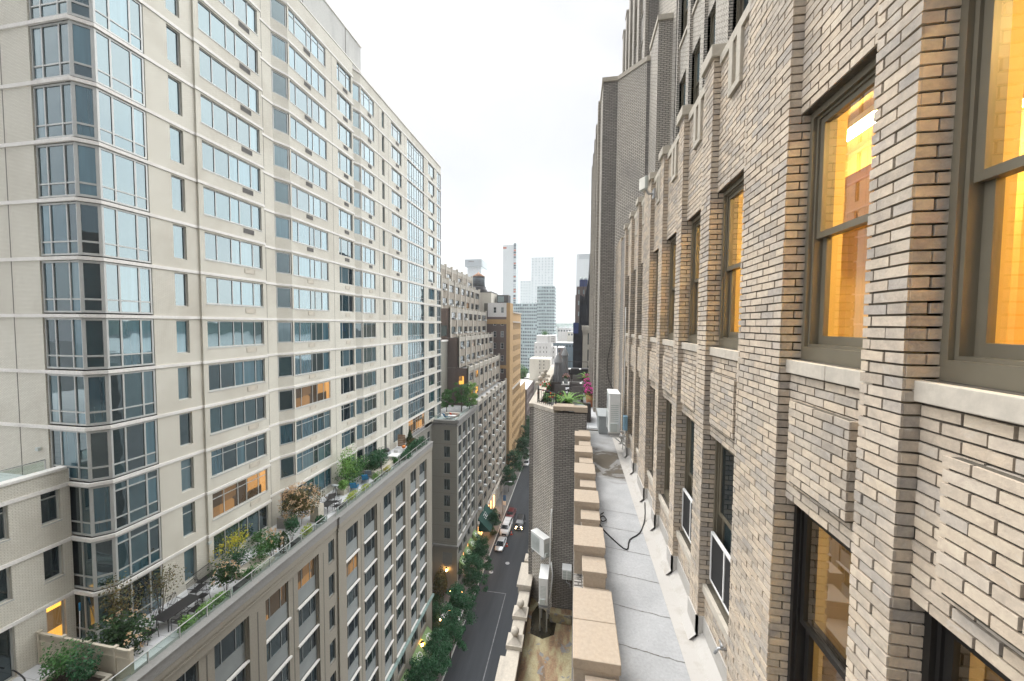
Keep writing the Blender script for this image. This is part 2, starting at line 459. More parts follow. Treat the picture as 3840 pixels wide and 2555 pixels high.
# terrace, street
m_plain('iron', (0.035,0.034,0.035), 0.45, 0.4)
m_plain('wicker', (0.07,0.062,0.058), 0.75, 0, 0.25, 25)
m_plain('mesh_fabric', (0.16,0.15,0.145), 0.8, 0, 0.1, 8)
m_plain('canvas_grey', (0.30,0.31,0.32), 0.9, 0, 0.12, 3)
m_plain('table_pale', (0.62,0.62,0.60), 0.5)
m_plain('blue_fabric', (0.02,0.22,0.45), 0.7, 0, 0.2)
m_plain('fence_beige', (0.50,0.45,0.36), 0.6, 0, 0.05)
m_plain('planter_pale', (0.52,0.48,0.40), 0.8)
m_plain('planter_dark', (0.05,0.05,0.05), 0.6)
m_plain('terracotta', (0.42,0.17,0.09), 0.8)
m_plain('soil', (0.035,0.025,0.018), 1.0, 0, 0.4, 12)
m_plain('bark', (0.11,0.085,0.065), 0.9, 0, 0.3, 9)
m_plain('birch', (0.5,0.48,0.43), 0.8, 0, 0.3, 9)
m_plain('wood', (0.25,0.15,0.08), 0.7)
m_leaf('leaf_street', [(0.014,0.055,0.022),(0.03,0.105,0.042),(0.045,0.15,0.06),(0.02,0.08,0.035)])
m_leaf('leaf_mid', [(0.03,0.09,0.025),(0.06,0.16,0.04),(0.09,0.22,0.06),(0.04,0.12,0.04)])
m_leaf('leaf_light', [(0.10,0.24,0.05),(0.18,0.36,0.08),(0.26,0.42,0.12),(0.12,0.28,0.06)])
m_leaf('leaf_dark', [(0.015,0.045,0.015),(0.03,0.075,0.025),(0.05,0.10,0.03)])
m_leaf('leaf_autumn', [(0.06,0.05,0.02),(0.16,0.11,0.03),(0.05,0.08,0.03),(0.22,0.17,0.06)])
m_leaf('leaf_yellow', [(0.50,0.42,0.03),(0.60,0.52,0.05),(0.2,0.3,0.04)])
m_leaf('leaf_lime', [(0.35,0.45,0.05),(0.55,0.58,0.12),(0.25,0.40,0.05)])
m_leaf('bloom_peach', [(0.62,0.38,0.22),(0.70,0.48,0.30),(0.58,0.42,0.24),(0.66,0.52,0.36)])
m_leaf('bloom_red', [(0.65,0.03,0.02),(0.75,0.08,0.03)])
m_leaf('bloom_pink', [(0.75,0.08,0.42),(0.85,0.20,0.55),(0.62,0.04,0.34)])
m_leaf('bloom_mixed', [(0.8,0.35,0.35),(0.8,0.6,0.5),(0.7,0.2,0.25)])
m_plain('orange_skin', (0.75,0.22,0.03), 0.6)
m_plain('awning_green', (0.24,0.36,0.15), 0.85, 0, 0.08)
m_plain('awning_dark', (0.004,0.055,0.042), 0.85, 0, 0.1)
m_plain('sign_white', (0.8,0.8,0.78), 0.7)
m_plain('storefront', (0.05,0.045,0.04), 0.5)
m_emit('lamp_warm', (1.0,0.50,0.14), 22.0)
m_emit('shop_glow', (1.0,0.45,0.12), 3.0)
m_emit('headlight', (1.0,0.72,0.38), 14.0)
m_emit('white_light', (1.0,0.9,0.75), 6.0)
m_plain('paint_silver', (0.55,0.57,0.58), 0.3, 0.55, 0.04)
m_plain('paint_white', (0.8,0.8,0.8), 0.35, 0, 0.03)
m_plain('paint_red', (0.11,0.008,0.010), 0.3, 0.2, 0.05)
m_plain('paint_black', (0.02,0.022,0.024), 0.25, 0.3, 0.05)
m_plain('paint_grey', (0.2,0.21,0.22), 0.3, 0.4, 0.05)
m_plain('tyre', (0.015,0.015,0.015), 0.9)
m_plain('rim', (0.4,0.4,0.42), 0.35, 0.8)
m_plain('car_glass', (0.012,0.018,0.022), 0.04, 0, 0.05, 3, 1.0)
m_plain('tail_red', (0.5,0.01,0.01), 0.3)
m_plain('cone_orange', (0.8,0.09,0.03), 0.6)
m_plain('skin', (0.5,0.33,0.25), 0.6)
m_plain('cloth_dark', (0.03,0.035,0.045), 0.9)
m_plain('cloth_vest', (0.25,0.55,0.25), 0.8)
m_plain('hair', (0.03,0.02,0.015), 0.8)
m_plain('sign_blue', (0.03,0.14,0.36), 0.6)
m_plain('glass_bulb', (0.8,0.78,0.7), 0.4)
# far
m_brick('brick_brown', (0.17,0.125,0.11), (0.13,0.095,0.085), (0.12,0.10,0.09), ms=0.01, stain=(0.09,0.075,0.07), amt=0.5)
m_brick('brick_taupe', (0.36,0.315,0.255), (0.30,0.265,0.215), (0.24,0.21,0.17), ms=0.01, stain=(0.19,0.165,0.14), amt=0.6, ss=0.25)
m_brick('brick_gold', (0.56,0.36,0.16), (0.48,0.30,0.13), (0.35,0.24,0.12), ms=0.01, stain=(0.36,0.24,0.13), amt=0.4)
m_stone('deco_stone', (0.50,0.47,0.41), (0.26,0.235,0.2), 0.6, 0.5, 6)
m_stone('render_white', (0.74,0.73,0.71), (0.5,0.48,0.46), 0.4, 0.3, 5)
m_stone('render_cream', (0.68,0.65,0.56), (0.42,0.4,0.35), 0.4, 0.3, 5)
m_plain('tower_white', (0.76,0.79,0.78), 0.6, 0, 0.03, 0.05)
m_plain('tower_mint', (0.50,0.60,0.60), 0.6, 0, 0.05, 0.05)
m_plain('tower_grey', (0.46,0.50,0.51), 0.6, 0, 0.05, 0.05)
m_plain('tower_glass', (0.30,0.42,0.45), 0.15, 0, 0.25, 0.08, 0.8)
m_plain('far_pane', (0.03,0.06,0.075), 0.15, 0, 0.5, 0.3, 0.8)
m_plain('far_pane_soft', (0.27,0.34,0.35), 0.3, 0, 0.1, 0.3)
m_plain('rust_panel', (0.55,0.16,0.08), 0.7, 0, 0.3, 0.2)
m_plain('copper_roof', (0.62,0.36,0.24), 0.7)
m_plain('tank_wood', (0.13,0.15,0.16), 0.85, 0, 0.3, 1.5)
m_plain('net_black', (0.022,0.025,0.032), 0.85, 0, 0.5, 0.5)
m_plain('tarp_blue', (0.03,0.05,0.16), 0.7, 0, 0.4, 0.5)
m_plain('roof_dark', (0.10,0.10,0.10), 0.9, 0, 0.25, 0.5)
m_plain('roof_pale', (0.55,0.55,0.54), 0.9, 0, 0.15, 0.5)
m_plain('water', (0.30,0.36,0.38), 0.2)
m_plain('hill_green', (0.10,0.14,0.12), 1.0, 0, 0.4, 0.02)
m_plain('blue_roof', (0.10,0.16,0.19), 0.6)

def m_asphalt():
    m, nt, b = new_mat('asphalt'); v = uvn(nt)
    f = noise(nt, uvn(nt, 1.0, 0.12), 0.55, 5, 0.6); f2 = noise(nt, v, 30, 3)
    cc = mixc(nt, 0.3, ramp(nt, f, [(0.35, (0.020,0.024,0.029)), (0.65, (0.036,0.041,0.047))]), ramp(nt, f2, [(0.3,(0.2,0.2,0.2)),(0.7,(0.8,0.8,0.8))]), 'OVERLAY')
    lk(nt, cc, b.inputs['Base Color']); b.inputs['Roughness'].default_value = 0.8; MATS['asphalt'] = m
def m_slabs(name, c, mort, w, h, ms=0.012, stain=(0.2,0.2,0.2), amt=0.35, ss=0.6):
    m_brick(name, c, tuple(x * 0.93 for x in c), mort, w, h, ms, stain, amt, 0.25, 0.8, ss)
    for n in MATS[name].node_tree.nodes:
        if n.type == 'TEX_BRICK': n.offset = 0.0
m_asphalt()
m_slabs('sidewalk', (0.14,0.137,0.13), (0.08,0.08,0.075), 1.5, 1.5)
m_slabs('terrace_tile', (0.66,0.67,0.68), (0.36,0.37,0.38), 1.2, 0.62, 0.014, (0.5,0.51,0.52), 0.35)
m_slabs('patio_tile', (0.58,0.60,0.62), (0.34,0.35,0.36), 0.6, 1.2, 0.012)

def m_membrane():
    """pale cracked coating of the ledge, darker wet ponding towards the far end"""
    m, nt, b = new_mat('membrane'); v = uvn(nt)
    f1 = noise(nt, v, 2.2, 7, 0.65); f2 = noise(nt, v, 26, 5, 0.7)
    base = ramp(nt, f1, [(0.3, (0.34,0.35,0.36)), (0.7, (0.42,0.43,0.44))])
    cc = mixc(nt, 0.25, base, ramp(nt, f2, [(0.3,(0.25,0.25,0.25)),(0.7,(0.75,0.75,0.75))]), 'OVERLAY')
    sp = nd(nt, 'ShaderNodeSeparateXYZ'); lk(nt, v, sp.inputs[0])
    wv = noise(nt, uvn(nt, 1.0, 1.0), 1.3, 6, 0.6, 1.2)
    ad = nd(nt, 'ShaderNodeMath', operation='MULTIPLY_ADD'); lk(nt, wv, ad.inputs[0]); ad.inputs[1].default_value = 2.2; lk(nt, sp.outputs[1], ad.inputs[2])
    wet = ramp(nt, scale01(nt, ad.outputs[0], 11.4, 15.4), [(0, (0,0,0)), (0.16, (1,1,1)), (0.55, (1,1,1)), (0.75, (0.1,0.1,0.1)), (0.8,(0.5,0.5,0.5)), (1.0,(0.2,0.2,0.2))])
    wet2 = ramp(nt, noise(nt, v, 0.9, 6, 0.6, 1.0), [(0.36, (0.25,0.25,0.25)), (0.50, (1,1,1))])
    wf = mixc(nt, 1.0, wet, wet2, 'MULTIPLY')
    cc = mixc(nt, wf, cc, (0.12,0.105,0.085))
    lk(nt, cc, b.inputs['Base Color'])
    rr = nd(nt, 'ShaderNodeMath', operation='MULTIPLY_ADD'); rr.inputs[1].default_value = -0.7; rr.inputs[2].default_value = 0.8
    lk(nt, wf, rr.inputs[0]); lk(nt, rr.outputs[0], b.inputs['Roughness'])
    bump(nt, b, f2, 0.12, 0.01); MATS['membrane'] = m
def scale01(nt, s, a, b_):
    n = nd(nt, 'ShaderNodeMapRange'); n.inputs['From Min'].default_value = a; n.inputs['From Max'].default_value = b_
    lk(nt, s, n.inputs['Value']); return n.outputs[0]
def m_oldroof():
    """mossy, rusty, patched lower roof"""
    m, nt, b = new_mat('old_roof'); v = uvn(nt)
    f1 = noise(nt, uvn(nt, 1.0, 0.35), 1.8, 7, 0.65, 0.7); f2 = noise(nt, v, 2.6, 5, 0.6, 0.8); f3 = noise(nt, v, 18, 5, 0.7)
    base = ramp(nt, f1, [(0.30, (0.10,0.085,0.06)), (0.42, (0.27,0.17,0.10)), (0.52, (0.36,0.31,0.18)), (0.66, (0.46,0.42,0.28))])
    gp = ramp(nt, f2, [(0.60, (0,0,0)), (0.63, (1,1,1))])
    cc = mixc(nt, gp, base, (0.22,0.215,0.21))
    cc = mixc(nt, 0.4, cc, ramp(nt, f3, [(0.3,(0.25,0.25,0.25)),(0.7,(0.75,0.75,0.75))]), 'OVERLAY')
    lk(nt, cc, b.inputs['Base Color']); b.inputs['Roughness'].default_value = 0.7
    bump(nt, b, f3, 0.2, 0.01); MATS['old_roof'] = m
m_membrane(); m_oldroof()
def m_flash():
    m, nt, b = new_mat('flashing_white'); v = uvn(nt)
    f1 = noise(nt, v, 3.5, 7, 0.7); f2 = noise(nt, v, 14, 5, 0.7)
    cc = mixc(nt, ramp(nt, f1, [(0.5,(0,0,0)),(0.72,(0.5,0.5,0.5))]), (0.48,0.465,0.44), (0.30,0.265,0.21))
    lk(nt, cc, b.inputs['Base Color']); b.inputs['Roughness'].default_value = 0.6; bump(nt, b, f2, 0.2, 0.01); MATS['flashing_white'] = m
m_flash()

# ------------------------------------------------------------------ sky, sun, camera
w = bpy.data.worlds.new('World'); sc.world = w; w.use_nodes = True
nt = w.node_tree; bg = nt.nodes['Background']
sky = nd(nt, 'ShaderNodeTexSky'); sky.sky_type = 'NISHITA'; sky.sun_disc = False
SUN_EL, SUN_AZ = math.radians(57), math.radians(-38)      # azimuth from +y towards +x
sky.sun_elevation = SUN_EL; sky.sun_rotation = SUN_AZ; sky.air_density = 1.0; sky.dust_density = 2.0
tc = nd(nt, 'ShaderNodeTexCoord')
mp = nd(nt, 'ShaderNodeMapping'); mp.inputs['Scale'].default_value = (1.4, 1.0, 2.6); lk(nt, tc.outputs['Generated'], mp.inputs[0])
f = noise(nt, mp.outputs[0], 2.0, 6, 0.55, 0.4)
cloud = ramp(nt, f, [(0.34, (11.2,11.3,11.5)), (0.50, (12.0,12.0,12.0)), (0.66, (12.9,12.8,12.7))])
dt = nd(nt, 'ShaderNodeVectorMath', operation='DOT_PRODUCT'); lk(nt, tc.outputs['Generated'], dt.inputs[0])
dt.inputs[1].default_value = (-0.22, 0.91, 0.35)           # sky shaped for its light: dimmed down the street, brightened out of view
glow = ramp(nt, scale01(nt, dt.outputs['Value'], -1.0, 1.0), [(0.0, (0.16,0.165,0.175)), (0.40, (0.36,0.365,0.38)), (0.52, (1.0,1.0,1.0)), (0.62, (1.85,1.85,1.85)), (0.912, (1.85,1.85,1.84)), (0.942, (0.375,0.376,0.379)), (1.0, (0.36,0.363,0.368))])
mx = mixc(nt, 0.90, sky.outputs[0], mixc(nt, 1.0, cloud, glow, 'MULTIPLY'))
lk(nt, mx, bg.inputs[0]); bg.inputs[1].default_value = 0.1
sd = bpy.data.lights.new('sun', 'SUN'); sd.energy = 1.0; sd.angle = math.radians(22); sd.color = (1.0, 0.95, 0.88)
so = bpy.data.objects.new('sun', sd); col.objects.link(so)
dv = Vector((math.sin(SUN_AZ) * math.cos(SUN_EL), math.cos(SUN_AZ) * math.cos(SUN_EL), math.sin(SUN_EL)))
so.rotation_euler = dv.to_track_quat('Z', 'Y').to_euler()
cd = bpy.data.cameras.new('camera'); co = bpy.data.objects.new('camera', cd); col.objects.link(co); sc.camera = co
RM = [[0.984908345024577, 0.014711605661306285, -0.17245034230124082], [0.17292784599224942, -0.042327527157098706, 0.9840245629684485], [0.007177184784424332, -0.9989954700115669, -0.04423278099937799]]
co.matrix_world = Matrix([[RM[i][0], -RM[i][1], -RM[i][2], 0] for i in range(3)] + [[0, 0, 0, 1]])
# the image x axis of the calibration points right, y down, z forward
cd.sensor_width = 36; cd.lens = 36 * 1360 / 3840; cd.clip_start = 0.05; cd.clip_end = 9000
sc.view_settings.view_transform = 'Standard'; sc.view_settings.look = 'None'; sc.view_settings.exposure = 1.05; sc.view_settings.gamma = 1
sc.cycles.use_denoising = True; sc.cycles.max_bounces = 8; sc.cycles.diffuse_bounces = 4; sc.cycles.glossy_bounces = 4; sc.cycles.transparent_max_bounces = 12
sc.cycles.caustics_reflective = False; sc.cycles.caustics_refractive = False; sc.cycles.sample_clamp_indirect = 6
# ================================================================== LEFT: apartment tower
XT = -24.3; FH = 2.945; B0 = 0.327
def bz(k): return B0 + FH * k
KLO, KHI = -6, 9
TY = 14.48                        # end wall of the tower that faces the camera
TE = 63.2
tower = thing('apartment_tower', 'cream brick apartment tower with white stone bands and glazed corner bay above the garden terrace', 'building', (XT, 15, G0))
P0 = XT - 0.5
cols = []                          # (s0, s1, rel z0, rel z1) openings per floor below band k (z relative to band k)
NAR = (18.50, 19.26, -2.28, -0.22); RIB = (20.32, 24.78, -2.03, -0.24)
TRI = (34.35, 36.75, -2.03, -0.24); SLI = (43.04, 43.61, -2.2, -0.22); TR2 = (45.41, 48.22, -2.03, -0.24)
CUR = (49.94, 55.8, -2.82, -0.16); DBL = (57.57, 60.2, -2.1, -0.24)
wm = MB(); bm = MB(); jm = MB()
zt, zb = bz(9) + 1.35, bz(-6)
def floors(): return range(KLO + 1, KHI + 1)
def ops(*cs): return [(c[0], c[1], bz(k) + c[2], bz(k) + c[3]) for k in floors() for c in cs]
zb -= 0.0
# wall plane behind (P0) : corner glass jamb .. narrow windows .. ; ribbon zone proud
wall(wm, (1,0), XT, 17.30, 20.0, zb, zt, ops(NAR), 0.22)
wall(wm, (1,0), XT + 0.12, 20.0, 25.0, zb, zt, ops(RIB), 0.22)
wall(wm, (0,-1), -20.0, XT, XT + 0.12, zb, zt); wall(wm, (0,1), 25.0, P0, XT + 0.12, zb, zt)
wall(wm, (1,0), P0, 25.0, 26.69, zb, zt)
# bay 1: chamfer 26.69 -> 27.89, then plane XT to 37.0
def chamfer(mb, ya, yb, xa, xb, z0, z1, m=0): mb.face([(xa, ya, z0), (xb, yb, z0), (xb, yb, z1), (xa, ya, z1)], m)
BAY1 = (28.05, 32.66); BAY2 = (38.55, 41.25)
for ya, yb in ((26.69, 27.89), (37.15, 38.40)):
    for k in floors():
        chamfer(wm, ya, yb, P0, XT, bz(k) - FH, bz(k) - 2.03); chamfer(wm, ya, yb, P0, XT, bz(k) - 0.24, bz(k))
    chamfer(wm, ya, yb, P0, XT, bz(9), zt)
wall(wm, (1,0), XT, 27.89, 37.0, zb, zt, ops((BAY1[0], BAY1[1], -2.03, -0.24), TRI), 0.2)
wall(wm, (0,1), 37.0, P0, XT, zb, zt); wall(wm, (1,0), P0, 37.0, 37.15, zb, zt)
wall(wm, (1,0), XT, 38.40, 61.33, zb, zt, ops((BAY2[0], BAY2[1], -2.03, -0.24), SLI, TR2, CUR, DBL), 0.2)
for k in floors():
    for s0, s1 in ((61.33, TE),):
        wall(wm, (1,0), XT, s0, s1, bz(k) - 0.2, bz(k)); wall(wm, (1,0), XT, s0, s1, bz(k) - FH, bz(k) - FH + 0.12)
wall(wm, (1,0), XT, 61.33, TE, bz(9), zt)
# end wall towards the camera, chamfer corner
GX0 = XT - 3.2
wall(wm, (0,-1), -TY, -60, GX0, -18.5, zt)
for k in floors():
    wall(wm, (0,-1), -TY, GX0, XT - 0.62, bz(k) - 0.14, bz(k)); chamfer(wm, TY, TY + 0.62, XT - 0.62, XT, bz(k) - 0.14, bz(k))
    wall(wm, (1,0), XT, TY + 0.62, 17.30, bz(k) - 0.14, bz(k))
wall(wm, (0,-1), -TY, GX0, XT - 0.62, bz(9), zt); chamfer(wm, TY, TY + 0.62, XT - 0.62, XT, bz(9), zt); wall(wm, (1,0), XT, TY + 0.62, 17.30, bz(9), zt)
wall(wm, (0,1), TE, -60, XT, -30, zt)
# roof
wm.face([(XT-.3, TY, zt - .6), (XT-.3, TE, zt - .6), (-60, TE, zt - .6), (-60, TY, zt - .6)])
# jambs of the corner bay and a dark core behind its glass
wm.face([(XT, 17.30, zb), (XT - 1.25, 17.30, zb), (XT - 1.25, 17.30, zt - .6), (XT, 17.30, zt - .6)]); wm.face([(GX0, TY, -18.5), (GX0, TY + 1.35, -18.5), (GX0, TY + 1.35, zt - .6), (GX0, TY, zt - .6)])
wm.prism([(GX0 - 1, TY + 1.3), (XT - 1.6, TY + 1.3), (XT - 1.2, TY + 1.9), (XT - 1.2, 20.2), (GX0 - 1, 20.2)], zb, zt - .7, 1)
# inner dark backing behind glass
for a, b in ((15.1, 17.3), (26.6, 37), (37.1, 61.3)): wm.box((XT - 1.3, a, zb), (XT - 1.2, b, zt - 1), 1)
wm.build('wall', ['brick_cream', 'joint'], tower)
# bands, following the plan of the facade
line = [(-60, TY), (XT - 0.62, TY), (XT, TY + 0.62), (XT, 20.0), (XT + .12, 20.0), (XT + .12, 25.0), (P0, 25.0), (P0, 26.69), (XT, 27.89), (XT, 37.0), (P0, 37.0), (P0, 37.15), (XT, 38.4), (XT, TE)]
def offs(line, d):
    out = []
    for i, p in enumerate(line):
        ns = []
        for a, b in ((i - 1, i), (i, i + 1)):
            if 0 <= a and b < len(line):
                dx, dy = line[b][0] - line[a][0], line[b][1] - line[a][1]; l = math.hypot(dx, dy); ns.append((dy / l, -dx / l))
        if len(ns) == 1: n = ns[0]; out.append((p[0] + n[0]*d, p[1] + n[1]*d))
        else:
            sx, sy = ns[0][0] + ns[1][0], ns[0][1] + ns[1][1]; q = max(0.3, (sx*sx + sy*sy) / 2)
            out.append((p[0] + sx*d/q, p[1] + sy*d/q))
    return out
def strip(mb, line, d, z0, z1, m=0):
    o = offs(line, d); i_ = offs(line, -0.05)
    for (a, b, c, e) in zip(o, o[1:], i_, i_[1:]):
        mb.face([(a[0],a[1],z0),(b[0],b[1],z0),(b[0],b[1],z1),(a[0],a[1],z1)], m)
        mb.face([(a[0],a[1],z1),(b[0],b[1],z1),(e[0],e[1],z1),(c[0],c[1],z1)], m)
        mb.face([(c[0],c[1],z0),(e[0],e[1],z0),(b[0],b[1],z0),(a[0],a[1],z0)], m)
for k in range(KLO + 1, KHI + 1):
    b = MB(); strip(b, line, 0.06, bz(k) - 0.13, bz(k) + 0.05); b.build('stone_band', 'band_stone', tower)
b = MB(); strip(b, line[9:], 0.10, zt - 0.22, zt); strip(b, line[:9], 0.10, zt - 0.22, zt); b.build('cornice', 'band_stone', tower)
for y in (25.75, 33.49, 42.2, 44.59, 49.22, 56.62, 61.0):
    jm = MB()
    for k in floors(): jm.box(((P0 if y < 26 else XT) - .02, y - .018, bz(k) - FH + .06), ((P0 if y < 26 else XT) + .004, y + .018, bz(k) - .14))
    jm.build('expansion_joint', 'joint', tower)
jm = MB(); jm.box((-29.5, TY - .004, -18), (-29.44, TY + .02, zt))
jm.build('expansion_joint', 'joint', tower)
# roof house
rh = MB(); rh.box((-60, 20, zt - .6), (-26.2, 41.6, 33.4)); o_rh = rh.build('roof_house', 'concrete_pale', tower)
rr = MB()
for z in (30.4, 33.4): rr.box((-26.2, 20, z), (-26.1, 41.7, z + .12))
for y in (25, 32, 38.6): rr.box((-26.2, y, zt), (-26.17, y + .06, 33.4), 1)
rr.build('trim', ['band_stone', 'joint'], o_rh)
# windows
W_nar = win_parts('narrow_window', .76, 2.06, []); W_nart = win_parts('narrow_window', .76, 2.06, [], [.72])
rc = [.20, .44, .60, .83]
W_rib = win_parts('ribbon_window', 4.46, 1.79, rc, sill=.12); W_ribt = win_parts('ribbon_window', 4.46, 1.79, rc, [.76], sill=.12)
bc = [.16, .47, .60, .80]
W_bay = win_parts('bay_window', 4.61, 1.79, bc, sill=.08); W_bayt = win_parts('bay_window', 4.61, 1.79, bc, [.76], sill=.08)
W_ba2 = win_parts('bay_window', 2.70, 1.79, [.27, .68], sill=.08); W_ba2t = win_parts('bay_window', 2.70, 1.79, [.27, .68], [.76], sill=.08)
W_tri = win_parts('triple_window', 2.40, 1.79, [.22, .70], sill=.08); W_trit = win_parts('triple_window', 2.40, 1.79, [.22, .70], [.76], sill=.08)
W_tr2 = win_parts('triple_window', 2.81, 1.79, [.22, .72], sill=.08)
W_tr2t = win_parts('triple_window', 2.81, 1.79, [.22, .72], [.76], sill=.08)
W_sli = win_parts('slit_window', .57, 1.98, []); W_dbl = win_parts('double_window', 2.63, 1.86, [.30], sill=.08)
W_cur = win_parts('curtain_window', 5.86, 2.66, [.14,.28,.42,.56,.70,.84], [.26]); W_curt = win_parts('curtain_window', 5.86, 2.66, [.14,.28,.42,.56,.70,.84], [.26,.84])
W_sid = win_parts('angled_light', 1.22, 1.79, [], fw=.09)
W_si2 = win_parts('angled_light', 1.27, 1.79, [], fw=.09)
W_cr = win_parts('corner_window', 2.16, 2.66, [.30, .72], [.26], fw=.09)
W_cc = win_parts('corner_light', .84, 2.66, [], [.26], fw=.12)
W_cl = win_parts('corner_side_window', 2.55, 2.66, [.28, .72], [.26], fw=.09, ax='y', sgn=-1)
W_ce = win_parts('end_window', 1.86, 2.62, [.5], [.3], fw=.08)
W_crt = win_parts('corner_window', 2.16, 2.66, [.30, .72], [.26, .82], fw=.09)
lit = {(-2, 'bay'): 'pane_lit_dim', (-5, 'cur'): 'pane_lit_dim'}
for k in floors():
    t = k in (9, -3, -4)
    z = bz(k)
    put_win('narrow_window', W_nart if t else W_nar, tower, (XT - .12, 18.50, z - 2.28))
    put_win('ribbon_window', W_ribt if t else W_rib, tower, (XT + .03, 20.32, z - 2.03), pane='pane_lit_dim' if k == -4 else None)
    put_win('bay_window', W_bayt if t else W_bay, tower, (XT - .05, BAY1[0], z - 2.03), pane=lit.get((k, 'bay')))
    put_win('bay_window', W_ba2t if t else W_ba2, tower, (XT - .05, BAY2[0], z - 2.03))
    a1 = math.atan2(.5, 1.2)
    put_win('angled_light', W_sid, tower, (P0 - .03, 26.74, z - 2.03), -a1)
    put_win('angled_light', W_si2, tower, (P0 - .03, 37.20, z - 2.03), -math.atan2(.5, 1.25))
    put_win('triple_window', W_trit if t else W_tri, tower, (XT - .1, 34.35, z - 2.03))
    put_win('triple_window', W_tr2t if t else W_tr2, tower, (XT - .1, 45.41, z - 2.03))
    put_win('slit_window', W_sli, tower, (XT - .12, 43.04, z - 2.2))
    put_win('double_window', W_dbl, tower, (XT - .1, 57.57, z - 2.1))
    put_win('curtain_window', W_curt if k == 9 or k < -2 else W_cur, tower, (XT - .06, 49.94, z - 2.82), pane=lit.get((k, 'cur')))
    put_win('corner_window', W_crt if t else W_cr, tower, (XT - .03, TY + .64, z - 2.82))
    put_win('corner_light', W_cc, tower, (XT - .62, TY + .03, z - 2.82), math.radians(-45))
    put_win('corner_side_window', W_cl, tower, (GX0 + .02, TY + .06, z - 2.82))
    put_win('end_window', W_ce, tower, (XT - .04, 61.33, z - 2.8))
# grilles under the windows: open and dark on the upper floors, blind panels below
def grille(w, h, dark):
    g = MB(); g.box((0, 0, 0), (.03, w, .03)); g.box((0, 0, h - .03), (.03, w, h)); g.box((0, 0, .03), (.03, .03, h - .03)); g.box((0, w - .03, .03), (.03, w, h - .03))
    n = 7
    for i in range(n):
        z = .03 + (h - .06) * i / n
        if dark: g.box((0.002, .03, z), (.02, w - .03, z + (h - .06) / n * .55), 1)
    if not dark: g.box((0.0, .03, .03), (.018, w - .03, h - .03), 1)
    else: g.box((-.01, .03, .03), (.001, w - .03, h - .03), 2)
    return g.mesh('vent_grille', ['grille_dark', 'grille_dark', 'joint'] if dark else ['grille_pale', 'grille_pale'])
for (x, y, w) in ((XT + .12, 23.2, .86), (XT, 29.75, .8), (XT, 35.3, .72), (XT, 39.9, .66), (XT, 46.6, .8), (XT, 58.7, .75)):
    gd = grille(w, .34, True); gp = grille(w, .34, False)
    for k in floors():
        if y < 27 and k < -4: continue
        o = bpy.data.objects.new('vent_grille', gd if k >= 3 else gp); col.objects.link(o); o.parent = tower
        o.location = Vector((x + .005, y, bz(k) - 2.55)) - Vector(ORG[tower.name])

# ---- lower wing of the tower, nearer the camera
XW = -26.2
wn = MB()
WOP = []
for k, (lo, hi) in ((-3, (-1.78, -.14)), (-4, (-1.78, -.14)), (-5, (-2.6, -.14))):
    for (a, b) in ((13.42, 14.12), (10.6, 12.36), (7.2, 9.0)):
        if k == -5 and b < 13: lo2 = -2.7
        else: lo2 = lo
        WOP.append((a, b, bz(k) + lo2, bz(k) + hi))
wing = thing('brick_wing', 'low cream brick wing with roof terrace, projecting towards the camera from the tower end', 'building', (XW, 8, G0))
wall(wn, (1,0), XW, -20, TY, -18.0, -7.72, WOP, .25)
wn.face([(XW - .35, -20, -8.35), (XW - .35, TY, -8.35), (-60, TY, -8.35), (-60, -20, -8.35)], 1)
wn.face([(XW - .35, -20, -8.35), (XW - .35, -20, -7.72), (XW - .35, TY, -7.72), (XW - .35, TY, -8.35)])
wn.face([(XW, TY - .02, -7.72), (XW - .35, TY - .02, -7.72), (XW - .35, TY - .02, -8.35), (XW, TY - .02, -8.35)])
wn.box((XW - 1.4, -20, -18), (XW - 1.3, TY, -8.4), 2)
wn.build('wall', ['brick_cream', 'terrace_tile', 'joint'], wing)
b = MB(); b.box((XW - .4, -20, -7.72), (XW + .08, TY - .1, -7.58)); b.build('coping', 'band_stone', wing, 0.01)
for k in (-3, -4, -5):
    b = MB(); b.box((XW - .03, -20, bz(k) - .13), (XW + .06, TY - .07, bz(k) + .05)); b.build('stone_band', 'band_stone', wing)
for i, (a, b_, lo, hi) in enumerate(WOP):
    rows = [.78] if abs(hi - (bz(-3) - .14)) < .01 else []
    ms = win_parts('window', b_ - a, hi - lo, [], rows, .07, .1, sill=.16)
    put_win('window', ms, wing, (XW - .15, a, lo), pane='pane_lit' if (a > 13 and lo < bz(-5) - 2) else 'pane_dark')
rl = thing('roof_railing', 'glass balustrade with grey handrail on the roof of the cream wing', 'railing', (XW - .6, 10, -8.35))
b = MB(); b.tube([(XW - .5, -20, -7.1), (XW - .5, 13.9, -7.1)], .03, 6); b.build('handrail', 'alu', rl)
for y in (2, 4.4, 6.8, 9.2, 11.6, 13.9):
    b = MB(); b.box((XW - .53, y - .02, -8.35), (XW - .47, y + .02, -7.12)); b.build('post', 'alu', rl)
b = MB(); b.box((XW - .505, -20, -8.2), (XW - .495, 13.85, -7.15)); b.build('glass_panel', 'glass_rail', rl)

